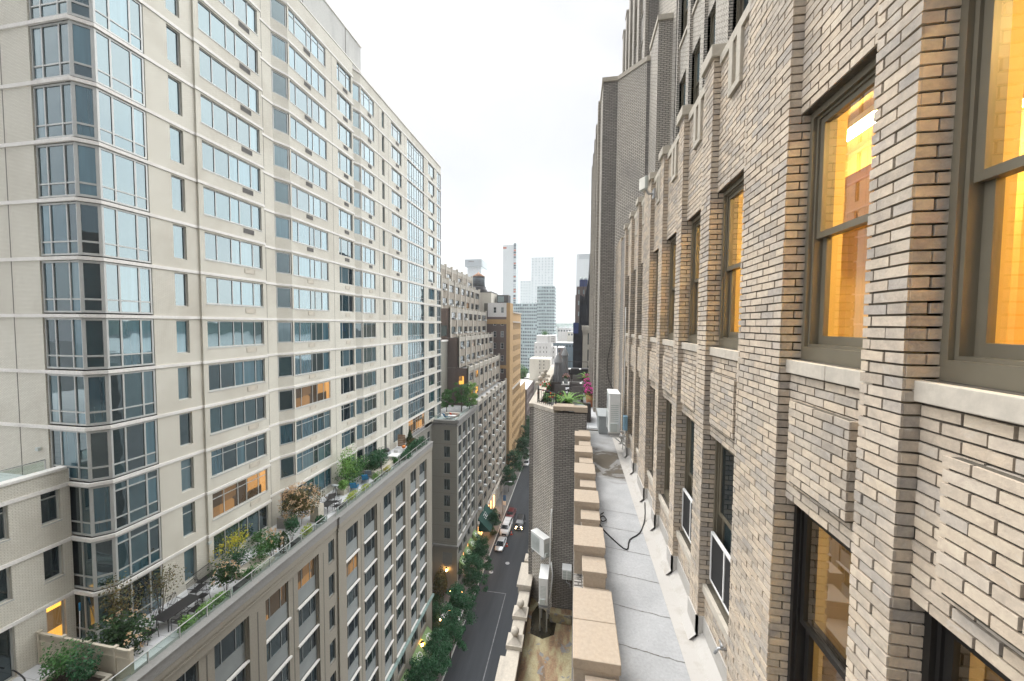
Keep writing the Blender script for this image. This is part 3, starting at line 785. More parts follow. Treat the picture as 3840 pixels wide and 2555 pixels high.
# ================================================================== LEFT: podium on the street
XP = -20.0; RH = 2.92
pod = thing('podium_building', 'seven storey stone fronted apartment block below the garden terrace with grey spandrels and green awnings', 'building', (XP, 20, G0))
PC = [(13.85, 15.90), (16.78, 18.79), (20.21, 22.22), (23.13, 25.08), (28.57, 30.48), (31.48, 33.49), (34.95, 36.84), (37.81, 39.75), (41.35, 43.24), (44.22, 46.05)]
PC = [(10.4, 12.5), (7.5, 9.5), (4.1, 6.1), (1.2, 3.2)] + PC
pairs = [(0,1),(2,3),(4,5),(6,7),(8,9),(10,11),(12,13)]
pm = MB(); zt_p = -17.0
def xp(y): return XP + (0.15 if y > 27.4 else 0)
OPS = []
for i, j in pairs:
    a, b = min(PC[i][0], PC[j][0]), max(PC[i][1], PC[j][1])
    OPS.append((a - .1, b + .1, -38.95, -18.45))
KOP = [(26.31, 27.05, -18.3 - RH*k - 1.85, -18.3 - RH*k) for k in range(7)]
wall(pm, (1,0), XP, -20, 27.4, G0 + 8.1, zt_p, [o for o in OPS if o[1] < 27] + KOP, .16)
wall(pm, (1,0), XP + .15, 27.4, 48.0, G0 + 8.1, zt_p, [o for o in OPS if o[0] > 27.4], .16)
wall(pm, (0,-1), -27.4, XP, XP + .15, G0 + 4, zt_p)
wall(pm, (0,1), 48.0, -24.6, XP + .15, G0, zt_p, [], 0)
# recessed frame wall of each pair: openings of the window + spandrel columns
for i, j in pairs:
    a, b = min(PC[i][0], PC[j][0]) - .1, max(PC[i][1], PC[j][1]) + .1
    wall(pm, (1,0), xp(a) - .16, a, b, -38.95, -18.45, [(PC[q][0], PC[q][1], -38.9, -18.55) for q in (i, j)], .12)
# base storeys
GOP = []
for q in PC: GOP += [(q[0], q[1], -41.6, -39.75), (q[0] - .1, q[1] + .1, G0 + .4, -42.6)]
wall(pm, (1,0), XP - .05, -20, 27.4, G0, G0 + 8.1, [o for o in GOP if o[1] < 27], .3)
wall(pm, (1,0), XP + .1, 27.4, 48.0, G0, G0 + 8.1, [o for o in GOP if o[0] > 27.4], .3)
pm.box((XP - 1.2, -20, G0), (XP - 1.1, 47.8, -17.6), 1)
pm.build('wall', ['precast', 'joint'], pod)
pl = MB()
pl.box((-60, -20, -17.5), (XP - .55, 48.0, -17.1)); pl.build('terrace_floor', 'terrace_tile', pod)
pp = MB()
for a, b, dx in ((-20, 27.4, 0), (27.4, 48.1, .15)):
    pp.box((XP - .6, a, -17.3), (XP + .12 + dx, b, -16.72)); pp.box((XP - .52, a, -16.72), (XP + .2 + dx, b, -16.62))
pp.build('parapet', 'parapet_grey', pod, 0.015)
pc = MB()
for a, b, dx in ((-20, 27.4, 0), (27.4, 48.05, .15)):
    pc.box((XP - .1, a, -17.62), (XP + .1 + dx, b, -17.3)); pc.box((XP - .1, a, -17.95), (XP + .05 + dx, b, -17.85))
pc.build('cornice', 'precast', pod)
b = MB(); b.box((XP - .1, -20, -39.25), (XP + .28, 27.4, -38.95)); b.box((XP - .1, 27.4, -39.25), (XP + .42, 48.15, -38.95)); b.build('street_cornice', 'copper_green', pod, .02)
# pilaster slots between the pairs and posts
b = MB()
for y in (13.0 + .15, 16.34, 19.5, 22.68, 25.7, 30.98, 34.2, 37.33, 40.55, 43.73, 46.6):
    px = xp(y); 
    if y in (16.34, 22.68, 30.98, 37.33, 43.73): px -= .16
    b.box((px - .02, y - .04, -38.9), (px + .004, y + .04, -18.7))
b.build('groove', 'joint', pod)
PW = {}
for q in PC:
    w_ = round(q[1] - q[0], 3)
    ms = win_parts('window', w_, 1.62, [.24, .70], [], .055, .08, frame='spandrel', pane='pane_dark')
    sp = MB(); sp.box((-.04, 0, 0), (.0, w_, 1.16)); spm = sp.mesh('spandrel_panel', 'spandrel')
    sl = MB(); sl.box((-.05, -.1, 0), (.14, w_ + .1, .12)); slm = sl.mesh('sill', 'band_stone')
    if q[1] < 8: continue
    for k in range(7):
        z = -18.55 - RH * k; x = xp(q[0]) - .26
        litp = None
        if (round(q[0], 2), k) in ((23.13, 0), (28.57, 1)): litp = 'pane_lit_dim'
        if q[0] == 20.21 and k == 0: litp = 'pane_lit_dim'
        o = put_win('window', ms, pod, (x, q[0], z - 1.62), pane=litp)
        for nm, me, zz in (('spandrel_panel', spm, z - 2.78), ('sill', slm, z - 2.92)):
            s = bpy.data.objects.new(nm, me); col.objects.link(s); s.parent = pod; s.location = Vector((x if nm == 'spandrel_panel' else x + .1, q[0], zz)) - Vector(ORG[pod.name])
    put_win('base_window', win_parts('base_window', w_, 1.85, [.5], [], .07, .08, frame='spandrel', pane='pane_dark'), pod, (xp(q[0]) - .25, q[0], -41.6))
    put_win('shop_window', win_parts('shop_window', w_ + .2, 4.0, [.5], [.7], .08, .1, frame='storefront', pane='pane_dark'), pod, (xp(q[0]) - .3, q[0] - .1, G0 + .4))
ms = win_parts('side_window', .74, 1.85, [], [], .05, .08, frame='spandrel', pane='pane_dark', sill=.1)
for o_ in KOP: put_win('side_window', ms, pod, (XP - .1, 26.31, o_[2]))

def awning(parent, x, y0, y1, ztop, zlow, out, mat='awning_green', mark=True):
    a = MB(); ym = (y0 + y1) / 2
    p = [(x, y0, ztop), (x, y1, ztop), (x + out, y1, zlow), (x + out, y0, zlow)]
    q = [(v[0], v[1], v[2] - .05) for v in p]
    a.hexa([q[0], q[3], q[2], q[1], p[0], p[3], p[2], p[1]])
    a.hexa([(x + out - .02, y0, zlow - .35), (x + out, y0, zlow - .35), (x + out, y1, zlow - .35), (x + out - .02, y1, zlow - .35), (x + out - .02, y0, zlow - .05), (x + out, y0, zlow - .05), (x + out, y1, zlow - .05), (x + out - .02, y1, zlow - .05)])
    a.face([(x, y0, ztop - .05), (x + out, y0, zlow - .05), (x, y0, zlow - .3)]); a.face([(x, y1, ztop - .05), (x, y1, zlow - .3), (x + out, y1, zlow - .05)])
    o = a.build('awning', mat, parent)
    if mark:
        g = MB(); L = math.hypot(out, ztop - zlow); ux = out / L; uz = (zlow - ztop) / L; nx, nz = -uz, ux
        def pt(s, t, h=.012): return (x + ux*t + nx*h, ym + s, ztop + uz*t + nz*h)
        for cs in (-.24, .24):
            n = 18
            for i in range(n):
                A, B_ = 2*math.pi*i/n, 2*math.pi*(i+1)/n
                r0, r1 = .2, .3
                def e(a_, r): return pt(cs + r * math.cos(a_), L*.5 + r * 1.25 * math.sin(a_))
                g.face([e(A, r0), e(A, r1), e(B_, r1), e(B_, r0)])
        for s in (-.09, .09): g.face([pt(s - .05, L*.5 - .62), pt(s + .03, L*.5 - .62), pt(s + .2, L*.5 + .1), pt(s + .12, L*.5 + .1)]) if s < 0 else g.face([pt(s - .2, L*.5 - .1), pt(s - .12, L*.5 - .1), pt(s + .05, L*.5 + .62), pt(s - .03, L*.5 + .62)])
        g.build('emblem', 'sign_white', o)
    return o
for y0, y1 in ((44.2, 46.3), (41.2, 43.4), (37.7, 39.9)): awning(pod, XP + .12, y0, y1, -42.3, -43.5, 1.3)
def wall_lamp(x, y, z, label, ax, group='wall lamps lit along the stone fronts'):
    t = thing('wall_lantern', label, 'lamp', (x, y, z), 0, group)
    dx, dy = ax
    b = MB(); b.box((x - .06, y - .06, z - .05), (x + .06 + 0*dx, y + .06, z + .1)); b.tube([(x, y, z + .05), (x + dx*.25, y + dy*.25, z + .3)], .03, 5); b.build('bracket', 'iron', t)
    c = (x + dx*.3, y + dy*.3, z)
    b = MB(); b.lathe([(.13, -.3), (.16, .2)], c, 8); b.build('globe', 'lamp_warm', t)
    b = MB(); b.lathe([(.24, .2), (.2, .25), (.02, .48)], c, 8); b.lathe([(.16, -.38), (.15, -.3)], c, 8); b.build('cap', 'iron', t)
wall_lamp(XP + .15, 43.8, -42.6, 'lit lantern between the two nearest green awnings', (1, 0))

# ================================================================== courtyard and pavilion beyond
pav = thing('stone_pavilion', 'seven storey cream stone block with roof garden beyond the entrance court', 'building', (XP, 66, G0))
pv = MB()
YC, YE = 59.6, 72.4
VC = [(60.55, 62.5), (63.31, 65.21), (66.09, 67.91), (69.1, 70.83)]
wall(pv, (1,0), XP, YC, YE, -39.0, -17.3, [(VC[0][0] - .15, VC[1][1] + .15, -38.9, -18.0), (VC[2][0] - .15, VC[3][1] + .15, -38.9, -18.0)], .16)
for i in (0, 2):
    wall(pv, (1,0), XP - .16, VC[i][0] - .15, VC[i+1][1] + .15, -38.9, -18.0, [(VC[q][0], VC[q][1], -38.85, -18.15) for q in (i, i+1)], .12)
NOP = [(-22.42, -21.3, -20.4 - RH*k, -18.45 - RH*k) for k in range(7)]
wall(pv, (0,-1), -YC, -24.6, XP, G0, -17.3, NOP + [(-22.7, -20.9, -42.6, -40.4)], .2)
ROP = [(s, s + 1.0, -20.4 - RH*k, -18.45 - RH*k) for k in range(7) for s in (49.5, 52.2, 55, 57.6)]
wall(pv, (1,0), -24.6, 48.0, YC, G0, -17.3, ROP, .2)
gop = [(q[0], q[1], -41.6, -39.75) for q in VC] + [(q[0] - .1, q[1] + .1, G0 + .3, -42.7) for q in VC]
wall(pv, (1,0), XP - .05, YC, YE, G0, -39.0, gop, .3)
wall(pv, (0,1), YE, -60, XP, G0, -17.3)
pv.box((XP - 1.1, YC + .5, G0), (XP - 1.0, YE, -17.6), 1); pv.box((-25.8, 48, G0), (-25.7, YC, -17.6), 1)
for z in [-20.95 - RH*k for k in range(7)]: pv.box((-24.6, YC - .004, z), (XP, YC + .01, z + .03), 1)
pv.build('wall', ['precast_grey', 'joint'], pav)
b = MB(); b.box((-60, 48.0, -17.5), (-24.4, YC, -17.1)); b.box((-60, YC, -17.5), (XP - .5, YE + 4, -17.1)); b.build('terrace_floor', 'terrace_tile', pav)
b = MB(); b.box((XP - .5, YC - .1, -17.3), (XP + .15, YE, -16.75)); b.box((-24.6, YC - .15, -17.3), (XP + .15, YC + .4, -16.75)); b.box((-24.6, 48.0, -17.3), (-24.3, YC, -16.75))
b.box((XP - .3, YC - .05, -17.75), (XP + .1, YE, -17.45)); b.box((-24.6, YC - .1, -17.75), (XP + .1, YC + .2, -17.45)); b.build('parapet', 'parapet_grey', pav, .015)
b = MB(); b.box((-24.6, YC - .3, -39.3), (XP + .3, YC, -38.95)); b.box((XP, YC, -39.3), (XP + .3, YE, -38.95)); b.box((-24.6, 48.0, -39.3), (-24.3, YC, -38.95))
b.box((-24.6, YC - .15, -39.6), (XP + .15, YC, -39.3)); b.build('street_cornice', 'parapet_grey', pav, .02)
for q in VC:
    w_ = q[1] - q[0]
    ms = win_parts('window', w_, 1.95, [.33, .66], [], .06, .08, frame='spandrel', pane='pane_dark')
    sp = MB(); sp.box((-.04, 0, 0), (0, w_, .84)); spm = sp.mesh('spandrel_panel', 'spandrel'); sl = MB(); sl.box((-.05, -.1, 0), (.14, w_ + .1, .12)); slm = sl.mesh('sill', 'band_stone')
    for k in range(7):
        z = -18.15 - RH*k
        put_win('window', ms, pav, (XP - .26, q[0], z - 1.95))
        for nm, me, zz in (('spandrel_panel', spm, z - 2.79), ('sill', slm, z - 2.92)):
            s = bpy.data.objects.new(nm, me); col.objects.link(s); s.parent = pav; s.location = Vector((XP - .26 + (.1 if nm == 'sill' else 0), q[0], zz)) - Vector(ORG[pav.name])
    put_win('shop_window', win_parts('shop_window', w_ + .2, 4.0, [.5], [.7], .08, .1, frame='storefront', pane='pane_dark'), pav, (XP - .3, q[0] - .1, G0 + .3), pane='shop_glow' if q[0] in (66.09, 63.31) else None)
    put_win('base_window', win_parts('base_window', w_, 1.85, [.5], [], .07, .08, frame='spandrel', pane='pane_dark'), pav, (XP - .25, q[0], -41.6))
    awning(pav, XP + .05, q[0], q[1], -42.3, -43.5, 1.3)
ms = win_parts('face_window', 1.12, 1.95, [.4], [], .05, .08, frame='spandrel', pane='pane_dark', ax='y', sgn=-1, sill=.06)
for o_ in NOP: put_win('face_window', ms, pav, (o_[0], YC + .1, o_[2]))
ms = win_parts('court_window', 1.0, 1.95, [.5], [], .05, .08, frame='spandrel', pane='pane_dark', sill=.08)
for o_ in ROP: put_win('court_window', ms, pav, (-24.7, o_[0], o_[2]))
b = MB(); b.box((-22.7, YC + .1, -42.6), (-20.9, YC + .15, -40.4)); b.build('blind_panel', 'spandrel', pav)
wall_lamp(-21.86, YC, -43.3, 'glowing lantern on the cream stone wall of the entrance court', (0, -1))
# ================================================================== RIGHT: brick loft building we look along
XR, XS, XF = 1.75, 1.84, 1.90           # pier face, spandrel face, window frame
XU, XUS, XUF = 3.33, 3.42, 3.49         # the same three on the set-back storeys
rb = thing('brick_loft_building', 'tan brick loft building with stepped piers, bronze sash windows and a pale ledge below them', 'building', (XR, 3, G0))
CH = 0.0677
PIERS = [(-2.33, -1.55), (-.50, -.22), (.86, 1.14), (2.29, 2.55), (3.49, 4.27), (5.30, 5.62), (6.63, 6.90), (8.03, 8.30), (9.31, 10.15), (11.0, 11.3), (12.35, 12.65), (13.75, 14.03), (15.13, 16.9)]
def brick_run(mb, p, t, n, u0, u1, z0, z1, rng, lo_ext=0.0, hi_ext=0.0, off=0.0, gap=0.013, prd=0.016):
    """real bricks, proud of the mortar sheet: p + t*u along the wall, n outwards; courses keyed to one height"""
    k = math.floor(z0 / CH)
    while k * CH < z1 - 1e-4:
        a, b = max(z0, k * CH + gap * .5), min(z1, (k + 1) * CH - gap * .5)
        if b - a > 0.008:
            u = u0 - (0.107 if k % 2 else 0.0) - off
            while u < u1 - 1e-4:
                L = 0.215
                s, e = max(u0, u + gap * .5), min(u1, u + L - gap * .5)
                if e - s > 0.012:
                    if s <= u0 + .02: s = u0 - lo_ext
                    if e >= u1 - .02: e = u1 + hi_ext
                    q = prd + rng.uniform(-.0035, .0025)
                    j = [rng.uniform(-.0022, .0022) for _ in range(4)]
                    tl = rng.uniform(-.0016, .0016)
                    A = [(s + j[0], a + tl), (e + j[1], a - tl), (e + j[1], b - tl + j[2]*.6), (s + j[0], b + tl + j[3]*.6)]
                    base = [(p[0] + t[0]*x, p[1] + t[1]*x, z) for x, z in A]
                    fr = [(x + n[0]*q, y + n[1]*q, z) for x, y, z in base]
                    i = len(mb.v); mb.v += base + fr
                    cw = (t[0]*n[1] - t[1]*n[0]) < 0
                    fs = [(4,5,6,7), (0,1,5,4), (1,2,6,5), (2,3,7,6), (3,0,4,7)]
                    for f_ in fs:
                        f_ = tuple(i + x for x in f_)
                        mb.f.append(f_ if cw else f_[::-1]); mb.m.append(0); mb.sm.append(False)
                u += L
        k += 1
rng = random.Random(11)
ZL, ZT = -4.05, 3.5
BY0 = 0.86
WO = []                                   # window columns (y0, y1)
for a, b in zip(PIERS, PIERS[1:]): WO.append((a[1], b[0]))
ROWS = [(-.28, 1.76), (-3.58, -1.48)]
bk = MB(); mo = MB(); sg = MB()
# mortar sheets behind the bricks: piers, spandrels, reveals
for i, (a, b) in enumerate(PIERS):
    mo.box((XR, a, -4.4), (XF + .06, b, ZT))
for i, (a, b) in enumerate(WO):
    if i == len(WO) - 1: pass
    wall(mo, (-1,0), -XS, a, b, -4.4, ZT, [(a, b, lo, hi) for lo, hi in ROWS], .2)
    mo.box((XF + .1, a, ZT - .02), (XF + .3, b, ZT))
mo.box((XR, -25, -4.4), (XF + .06, -2.33, ZT)); 
for a, b in PIERS:
    if b < BY0: continue
    brick_run(bk, (XR, 0), (0, 1), (-1, 0), a, b, ZL, ZT, rng, lo_ext=.016, hi_ext=.016)
    brick_run(bk, (0, a), (1, 0), (0, -1), XR, XF + .03, ZL, ZT, rng, off=.02)
    brick_run(bk, (0, b), (1, 0), (0, 1), XR, XF + .03, ZL, ZT, rng, off=.1)
for (a, b) in WO:
    if b < BY0: continue
    for z0, z1 in ((ZL, -3.70), (-1.48, -.40), (1.76, ZT)):
        brick_run(bk, (XS, 0), (0, 1), (-1, 0), a, b, z0, z1, rng, off=.05)
    # the spandrel carries a raised panel of brick
    m_ = (a + b) / 2; h_ = min(.34, (b - a) * .34)
    mo.box((XS - .06, m_ - h_, -1.30), (XS - .005, m_ + h_, -.62))
    brick_run(bk, (XS - .06, 0), (0, 1), (-1, 0), m_ - h_, m_ + h_, -1.30, -.62, rng, lo_ext=.016, hi_ext=.016, off=.08)
    brick_run(bk, (0, m_ - h_), (1, 0), (0, -1), XS - .06, XS - .01, -1.30, -.62, rng)
wallo = mo.build('wall', 'mortar', rb)
bk.build('brick_facing', 'brick_face', wallo)
# plain brick the camera only glimpses: behind us and the storeys above
up = MB()
UPW = [(a, b) for a, b in WO if a > -3]
UROW = [(3.31*k - .28, 3.31*k + 1.76) for k in (2, 3, 4)]
for a, b in PIERS[:-1]: 
    up.box((XU, a, 3.2), (XUF + .06, b, 19.0))
for a, b in PIERS:
    if a > 14.6: continue
for (a, b) in WO:
    if a > 14: continue
    wall(up, (-1,0), -XUS, a, b, 3.2, 19.0, [(a, b, lo, hi) for lo, hi in UROW], .15)
up.box((XU, -25, 3.2), (XUF + .1, -2.33, 19.0))
up.box((XU, 13.9, 3.2), (XUF + .2, 17.2, 19.0))
up.box((XS, -25, 3.0), (XU + .2, 17, 3.12), 1)
up.build('upper_wall', ['brick_tan', 'roof_dark'], rb)
# stone: pier caps, parapet coping with slots, sills
for (a, b) in PIERS[3:-1]:
    c = MB(); c.box((XR - .06, a - .05, ZT), (XR + .42, b + .05, ZT + .16)); c.build('pier_cap', 'sandstone', rb, .012)
for (a, b) in WO[3:-1]:
    c = MB(); c.box((XS - .05, a + .05, ZT - .12), (XS + .32, b - .05, ZT + .0))
    m_ = (a + b) / 2
    for s in (-1, 1): c.box((XS - .055, m_ + s*.11 - .055, 2.86), (XS + .1, m_ + s*.11 + .055, ZT - .12))
    c.box((XS - .055, m_ - .165, 2.78), (XS + .1, m_ + .165, 2.86)); c.box((XS + .0, m_ - .055, 2.86), (XS + .04, m_ + .055, ZT - .12), 1)
    c.build('parapet_coping', ['sandstone', 'joint'], rb, .006)
# ------- windows
def sash(kind, w, h, fmat, gmat, meet=.5, deep=.0):
    fr = MB(); up_ = MB(); lo_ = MB(); pu = MB(); pl_ = MB()
    fw, d = .085, .16
    def ring(mb, x0, x1, y0, y1, z0, z1, f, fb=None):
        fb = fb or f
        mb.box((x0, y0, z0), (x1, y1, z0 + fb)); mb.box((x0, y0, z1 - f), (x1, y1, z1)); mb.box((x0, y0, z0 + fb), (x1, y0 + f, z1 - f)); mb.box((x0, y1 - f, z0 + fb), (x1, y1, z1 - f))
    ring(fr, 0, d, 0, w, 0, h, fw * .62, .11); ring(fr, .028, d, fw*.62, w - fw*.62, .11, h - fw*.62, .022)
    zm = h * meet
    ring(up_, .045, .082, fw*.62 + .022, w - fw*.62 - .022, zm - .02, h - fw*.62 - .022, .045, .05)
    ring(lo_, .092, .13, fw*.62 + .022, w - fw*.62 - .022, .132, zm + .035, .05, .07)
    a = fw*.62 + .05
    pu.box((.060, a, zm + .02), (.066, w - a, h - a)); pl_.box((.108, a, .18), (.114, w - a, zm))
    return fr.mesh(kind, fmat), up_.mesh('upper_sash', fmat), lo_.mesh('lower_sash', fmat), pu.mesh('pane', gmat), pl_.mesh('pane', gmat)
def put_sash(kind, ms, parent, loc):
    o = bpy.data.objects.new(kind, ms[0]); col.objects.link(o); o.parent = parent; o.location = Vector(loc) - Vector(ORG[parent.name])
    for nm, me in zip(('upper_sash', 'lower_sash', 'pane', 'pane'), ms[1:]):
        c = bpy.data.objects.new(nm, me); col.objects.link(c); c.parent = o
    return o
lower_frames = {}
for i, (a, b) in enumerate(WO):
    if a < -2.4 or a > 15: continue
    w_ = b - a - .004
    for r, (lo, hi) in enumerate(ROWS):
        near = b < 3.6
        fm = 'bronze' if (r == 0 or not near) else 'black_frame'
        clear = (r == 0) or near
        ms = sash('sash_window', w_, hi - lo - .004, fm, 'glass_near' if (clear and b < 9.4) else 'pane_dark')
        o = put_sash('sash_window', ms, rb, (XF, a + .002, lo + .002))
        s = MB(); q_ = a + (b - a) * .46; s.box((XS - .05, a + (.02 if r else -.0), lo - .115), (XF + .1, q_ - .002, lo - .003)); s.box((XS - .05, q_ + .002, lo - .115), (XF + .1, b, lo - .003)); 
        if r == 0: s.box((XS - .055, a - .06, lo - .115), (XR - .005, a, lo - .003), 0)
        s.build('window_sill', 'limestone', rb, .006)
    for r, (lo, hi) in enumerate(UROW):
        if b < 2.5: continue
        ms = sash('sash_window', w_, hi - lo - .004, 'bronze', 'pane_tower')
        put_sash('sash_window', ms, rb, (XUF, a + .002, lo + .002))
        s = MB(); s.box((XUS - .05, a, lo - .115), (XUF + .1, b, lo - .003)); s.build('window_sill', 'limestone', rb)
# black screens standing in the two lower windows down the ledge
for (a, b) in (WO[4], WO[5]):
    s = MB(); z0, z1 = -3.45, -2.82; x = XF - .03
    s.box((x, a + .08, z0), (x + .02, b - .08, z1)); o_s = s.build('insect_screen', 'screen_black', rb)
    s = MB()
    s.box((x - .012, a + .07, z1), (x + .025, b - .07, z1 + .025)); s.box((x - .012, a + .07, z0 - .02), (x + .025, b - .07, z0)); 
    for y in (a + .07, (a + b) / 2 - .012, b - .095): s.box((x - .012, y, z0), (x + .025, y + .025, z1))
    s.build('screen_frame', 'white_metal', o_s)
# ------- rooms behind the glass
rm = MB()
def room(z0, z1, y0, y1, mw, depth=4.2):
    xi = XF + .22
    r = MB(); r.face([(xi + depth, y0, z0), (xi + depth, y0, z1), (xi + depth, y1, z1), (xi + depth, y1, z0)])
    r.face([(xi, y0, z0), (xi, y0, z1), (xi + depth, y0, z1), (xi + depth, y0, z0)]); r.face([(xi, y1, z0), (xi + depth, y1, z0), (xi + depth, y1, z1), (xi, y1, z1)])
    r.face([(xi, y0, z1), (xi, y1, z1), (xi + depth, y1, z1), (xi + depth, y0, z1)])
    r.face([(xi, y0, z0), (xi + depth, y0, z0), (xi + depth, y1, z0), (xi, y1, z0)], 1)
    for a, b in PIERS:
        if y0 - .5 < a < y1: r.box((XF + .165, a - .05, z0), (xi + .03, b + .05, z1), 0)
    for a, b in WO:
        if y0 - .5 < a < y1:
            r.box((XF + .17, a, z0), (xi + .04, b, z0 + .55), 2)
    r.box((xi + 1.5, y0 + .01, z1 - .3), (xi + 1.8, y1 - .01, z1 - .002), 2); r.box((xi + 2.6, (y0+y1)/2 - .2, z0), (xi + 3.0, (y0+y1)/2 + .2, z1), 2)
    return r
room(-.95, 2.35, .2, 9.9, 0).build('lit_room', ['room_wall', 'room_floor', 'room_beam'], rb)
room(-4.3, -1.15, .2, 5.2, 0).build('dim_room', ['room_dim', 'room_floor', 'room_beam'], rb)
for (x, y0, y1, z, mt) in ((3.1, .6, 2.0, 2.2, 'tube_light'), (4.3, .6, 2.0, 2.2, 'tube_light'), (3.1, 2.4, 3.6, 2.2, 'tube_light'), (4.3, 2.4, 3.6, 2.2, 'tube_light'), (3.1, 4.3, 5.7, 2.2, 'tube_light'), (4.3, 4.3, 5.7, 2.2, 'tube_light'), (3.1, 6.4, 8.4, 2.2, 'tube_light'), (3.4, .8, 3.2, -1.35, 'tube_dim')):
    t = thing('ceiling_tube', {.6: 'warm ceiling tube seen through the nearest upper window', 2.4: 'warm ceiling tube in the room behind the second upper window', 4.3: 'warm ceiling tube behind the third upper window', 6.4: 'warm ceiling tube deep behind the farther sash windows', .8: 'dim ceiling tube in the room on the floor below'}[y0] + (' by the facade' if x < 4 else ' at the back'), 'ceiling light', (x, y0, z), 0, 'ceiling tubes in the lit rooms')
    b = MB(); b.box((x - .05, y0, z), (x + .05, y1, z + .05)); b.build('tube', mt, t)
    b = MB(); b.box((x - .08, y0 - .03, z + .05), (x + .08, y1 + .03, z + .12)); b.build('housing', 'white_metal', t)
def office_chair(loc, rz, label):
    t = proto('desk_chair', label, 'chair')
    b = MB(); b.box((-.24, -.24, .42), (.24, .24, .50)); b.build('seat', 'room_beam', t, .03)
    b = MB(); b.hexa([(.2,-.22,.55),(.25,-.22,.55),(.25,.22,.55),(.2,.22,.55),(.28,-.2,1.05),(.33,-.2,1.05),(.33,.2,1.05),(.28,.2,1.05)]); b.build('backrest', 'room_beam', t, .03)
    b = MB(); b.lathe([(.03, .08), (.03, .42)], n=8)
    for k in range(5): b.tube([(0, 0, .1), (.28*math.cos(k*1.257), .28*math.sin(k*1.257), .05)], .02, 5)
    b.build('base', 'iron', t); place(t, loc, rz)
office_chair((2.75, 1.95, -.95 + .28), .9, 'wooden backed desk chair just inside the nearest lit window')

# ------- ledge, flashing, crenellated parapet
lg = MB(); lg.box((.03, -25, -4.6), (XR + .3, 13.395, -4.4)); lg.box((.45, 13.395, -4.6), (1.76, 15.62, -4.4)); lg.box((.5, 15.3, -4.399), (1.7, 15.38, -4.37), 1); lg.build('ledge_floor', ['membrane', 'joint'], rb)
fl = MB()
for a, b in PIERS[1:]:
    fl.box((XR - .035, a - .03, -4.4), (XR - .002, b + .03, ZL)); 
    fl.box((XR - .035, a - .03, -4.4), (XS - .03, a - .004, ZL))
    fl.face([(XR - .13, a - .05, -4.396), (XR - .13, b + .05, -4.396), (XR - .035, b + .05, -4.30), (XR - .035, a - .05, -4.30)][::-1])
for a, b in WO[1:]:
    fl.box((XS - .03, a, -4.4), (XS - .002, b, ZL)); fl.face([(XS - .16, a, -4.395), (XS - .16, b, -4.395), (XS - .03, b, -4.28), (XS - .03, a, -4.28)][::-1])
fl.box((XR - .28, -2, -4.399), (XR + .05, 14.8, -4.396)); fl.build('flashing', 'flashing_white', rb)
cj = MB()
r2 = random.Random(5)
for y in (3.55, 4.28, 5.02, 5.75, 6.5, 7.25, 8.0, 8.75):
    n = 14; pts = [(.55 + (1.5 - .55) * i / n, y + .16*i/n*-1 + r2.uniform(-.008, .008)) for i in range(n + 1)]
    for p, q in zip(pts, pts[1:]): cj.face([(p[0], p[1], -4.3965), (q[0], q[1], -4.3965), (q[0], q[1] + r2.uniform(.004, .016), -4.3965), (p[0], p[1] + .008, -4.3965)])
cj.build('crack', 'joint', rb)
cr = MB(); cr.box((.16, -25, -4.42), (.5, 13.0, -4.02)); cr.box((.03, -25, -4.9), (.16, 13.4, -4.25)); cr.build('parapet', 'brick_grey', rb)
MER = [(3.83, 4.92)]
y = 3.83
MERL = []
# tall blocks with a low and a middle block between them, one period after another
seq = [(3.83, 4.92, 'tall')]
P_ = 2.06
def period(y0): return [(y0, y0 + 1.05, 't'), (y0 + 1.05, y0 + 1.66, 'l'), (y0 + 1.66, y0 + 2.06, 'm')]
blocks = []
blocks += [(.6, 2.3, 't'), (2.3, 3.2, 'l'), (3.2, 3.83, 'm'), (3.83, 4.92, 't'), (4.92, 5.50, 'l'), (5.50, 5.89, 'm'), (5.89, 6.50, 't'), (6.50, 7.02, 'l'), (7.02, 7.39, 'm'), (7.39, 7.95, 't'), (7.95, 8.45, 'l'), (8.45, 8.85, 'm'), (8.85, 9.5, 't'), (9.5, 9.95, 'l'), (9.95, 10.35, 'm'), (10.35, 10.9, 't'), (10.9, 11.4, 'l'), (11.4, 11.85, 'm'), (11.85, 12.4, 't'), (12.4, 12.8, 'l'), (12.8, 13.1, 'm')]
for a, b, k in blocks:
    c = MB()
    if k == 't':
        n = 2 if b - a > .8 else 1
        for q in range(n):
            s, e = a + (b - a) * q / n, a + (b - a) * (q + 1) / n
            c.box((.02, s + .003, -3.72), (.53, e - .003, -3.60))
        c.box((.03, a + .012, -4.1), (.51, b - .012, -3.72))
    elif k == 'm':
        c.box((.155, a + .004, -3.84), (.525, b - .004, -3.76)); c.box((.17, a + .004, -4.1), (.505, b - .01, -3.84)); c.box((.03, a, -4.2), (.165, b, -4.15), 1)
    else:
        c.box((.17, a, -4.06), (.56, b, -4.0)); c.box((.03, a, -4.25), (.165, b, -4.19), 1)
    c.build('parapet_block', ['coping_stone', 'sandstone'], rb, .008)
for i, (a, b, k) in enumerate(blocks):
    if k == 't': continue
    c = MB()
    for y_ in range(int((b - a) / .09)): c.box((.035, a + y_*.09, -4.19), (.15, a + y_*.09 + .075, -4.13))
    c.build('niche_brick', 'brick_grey', rb)
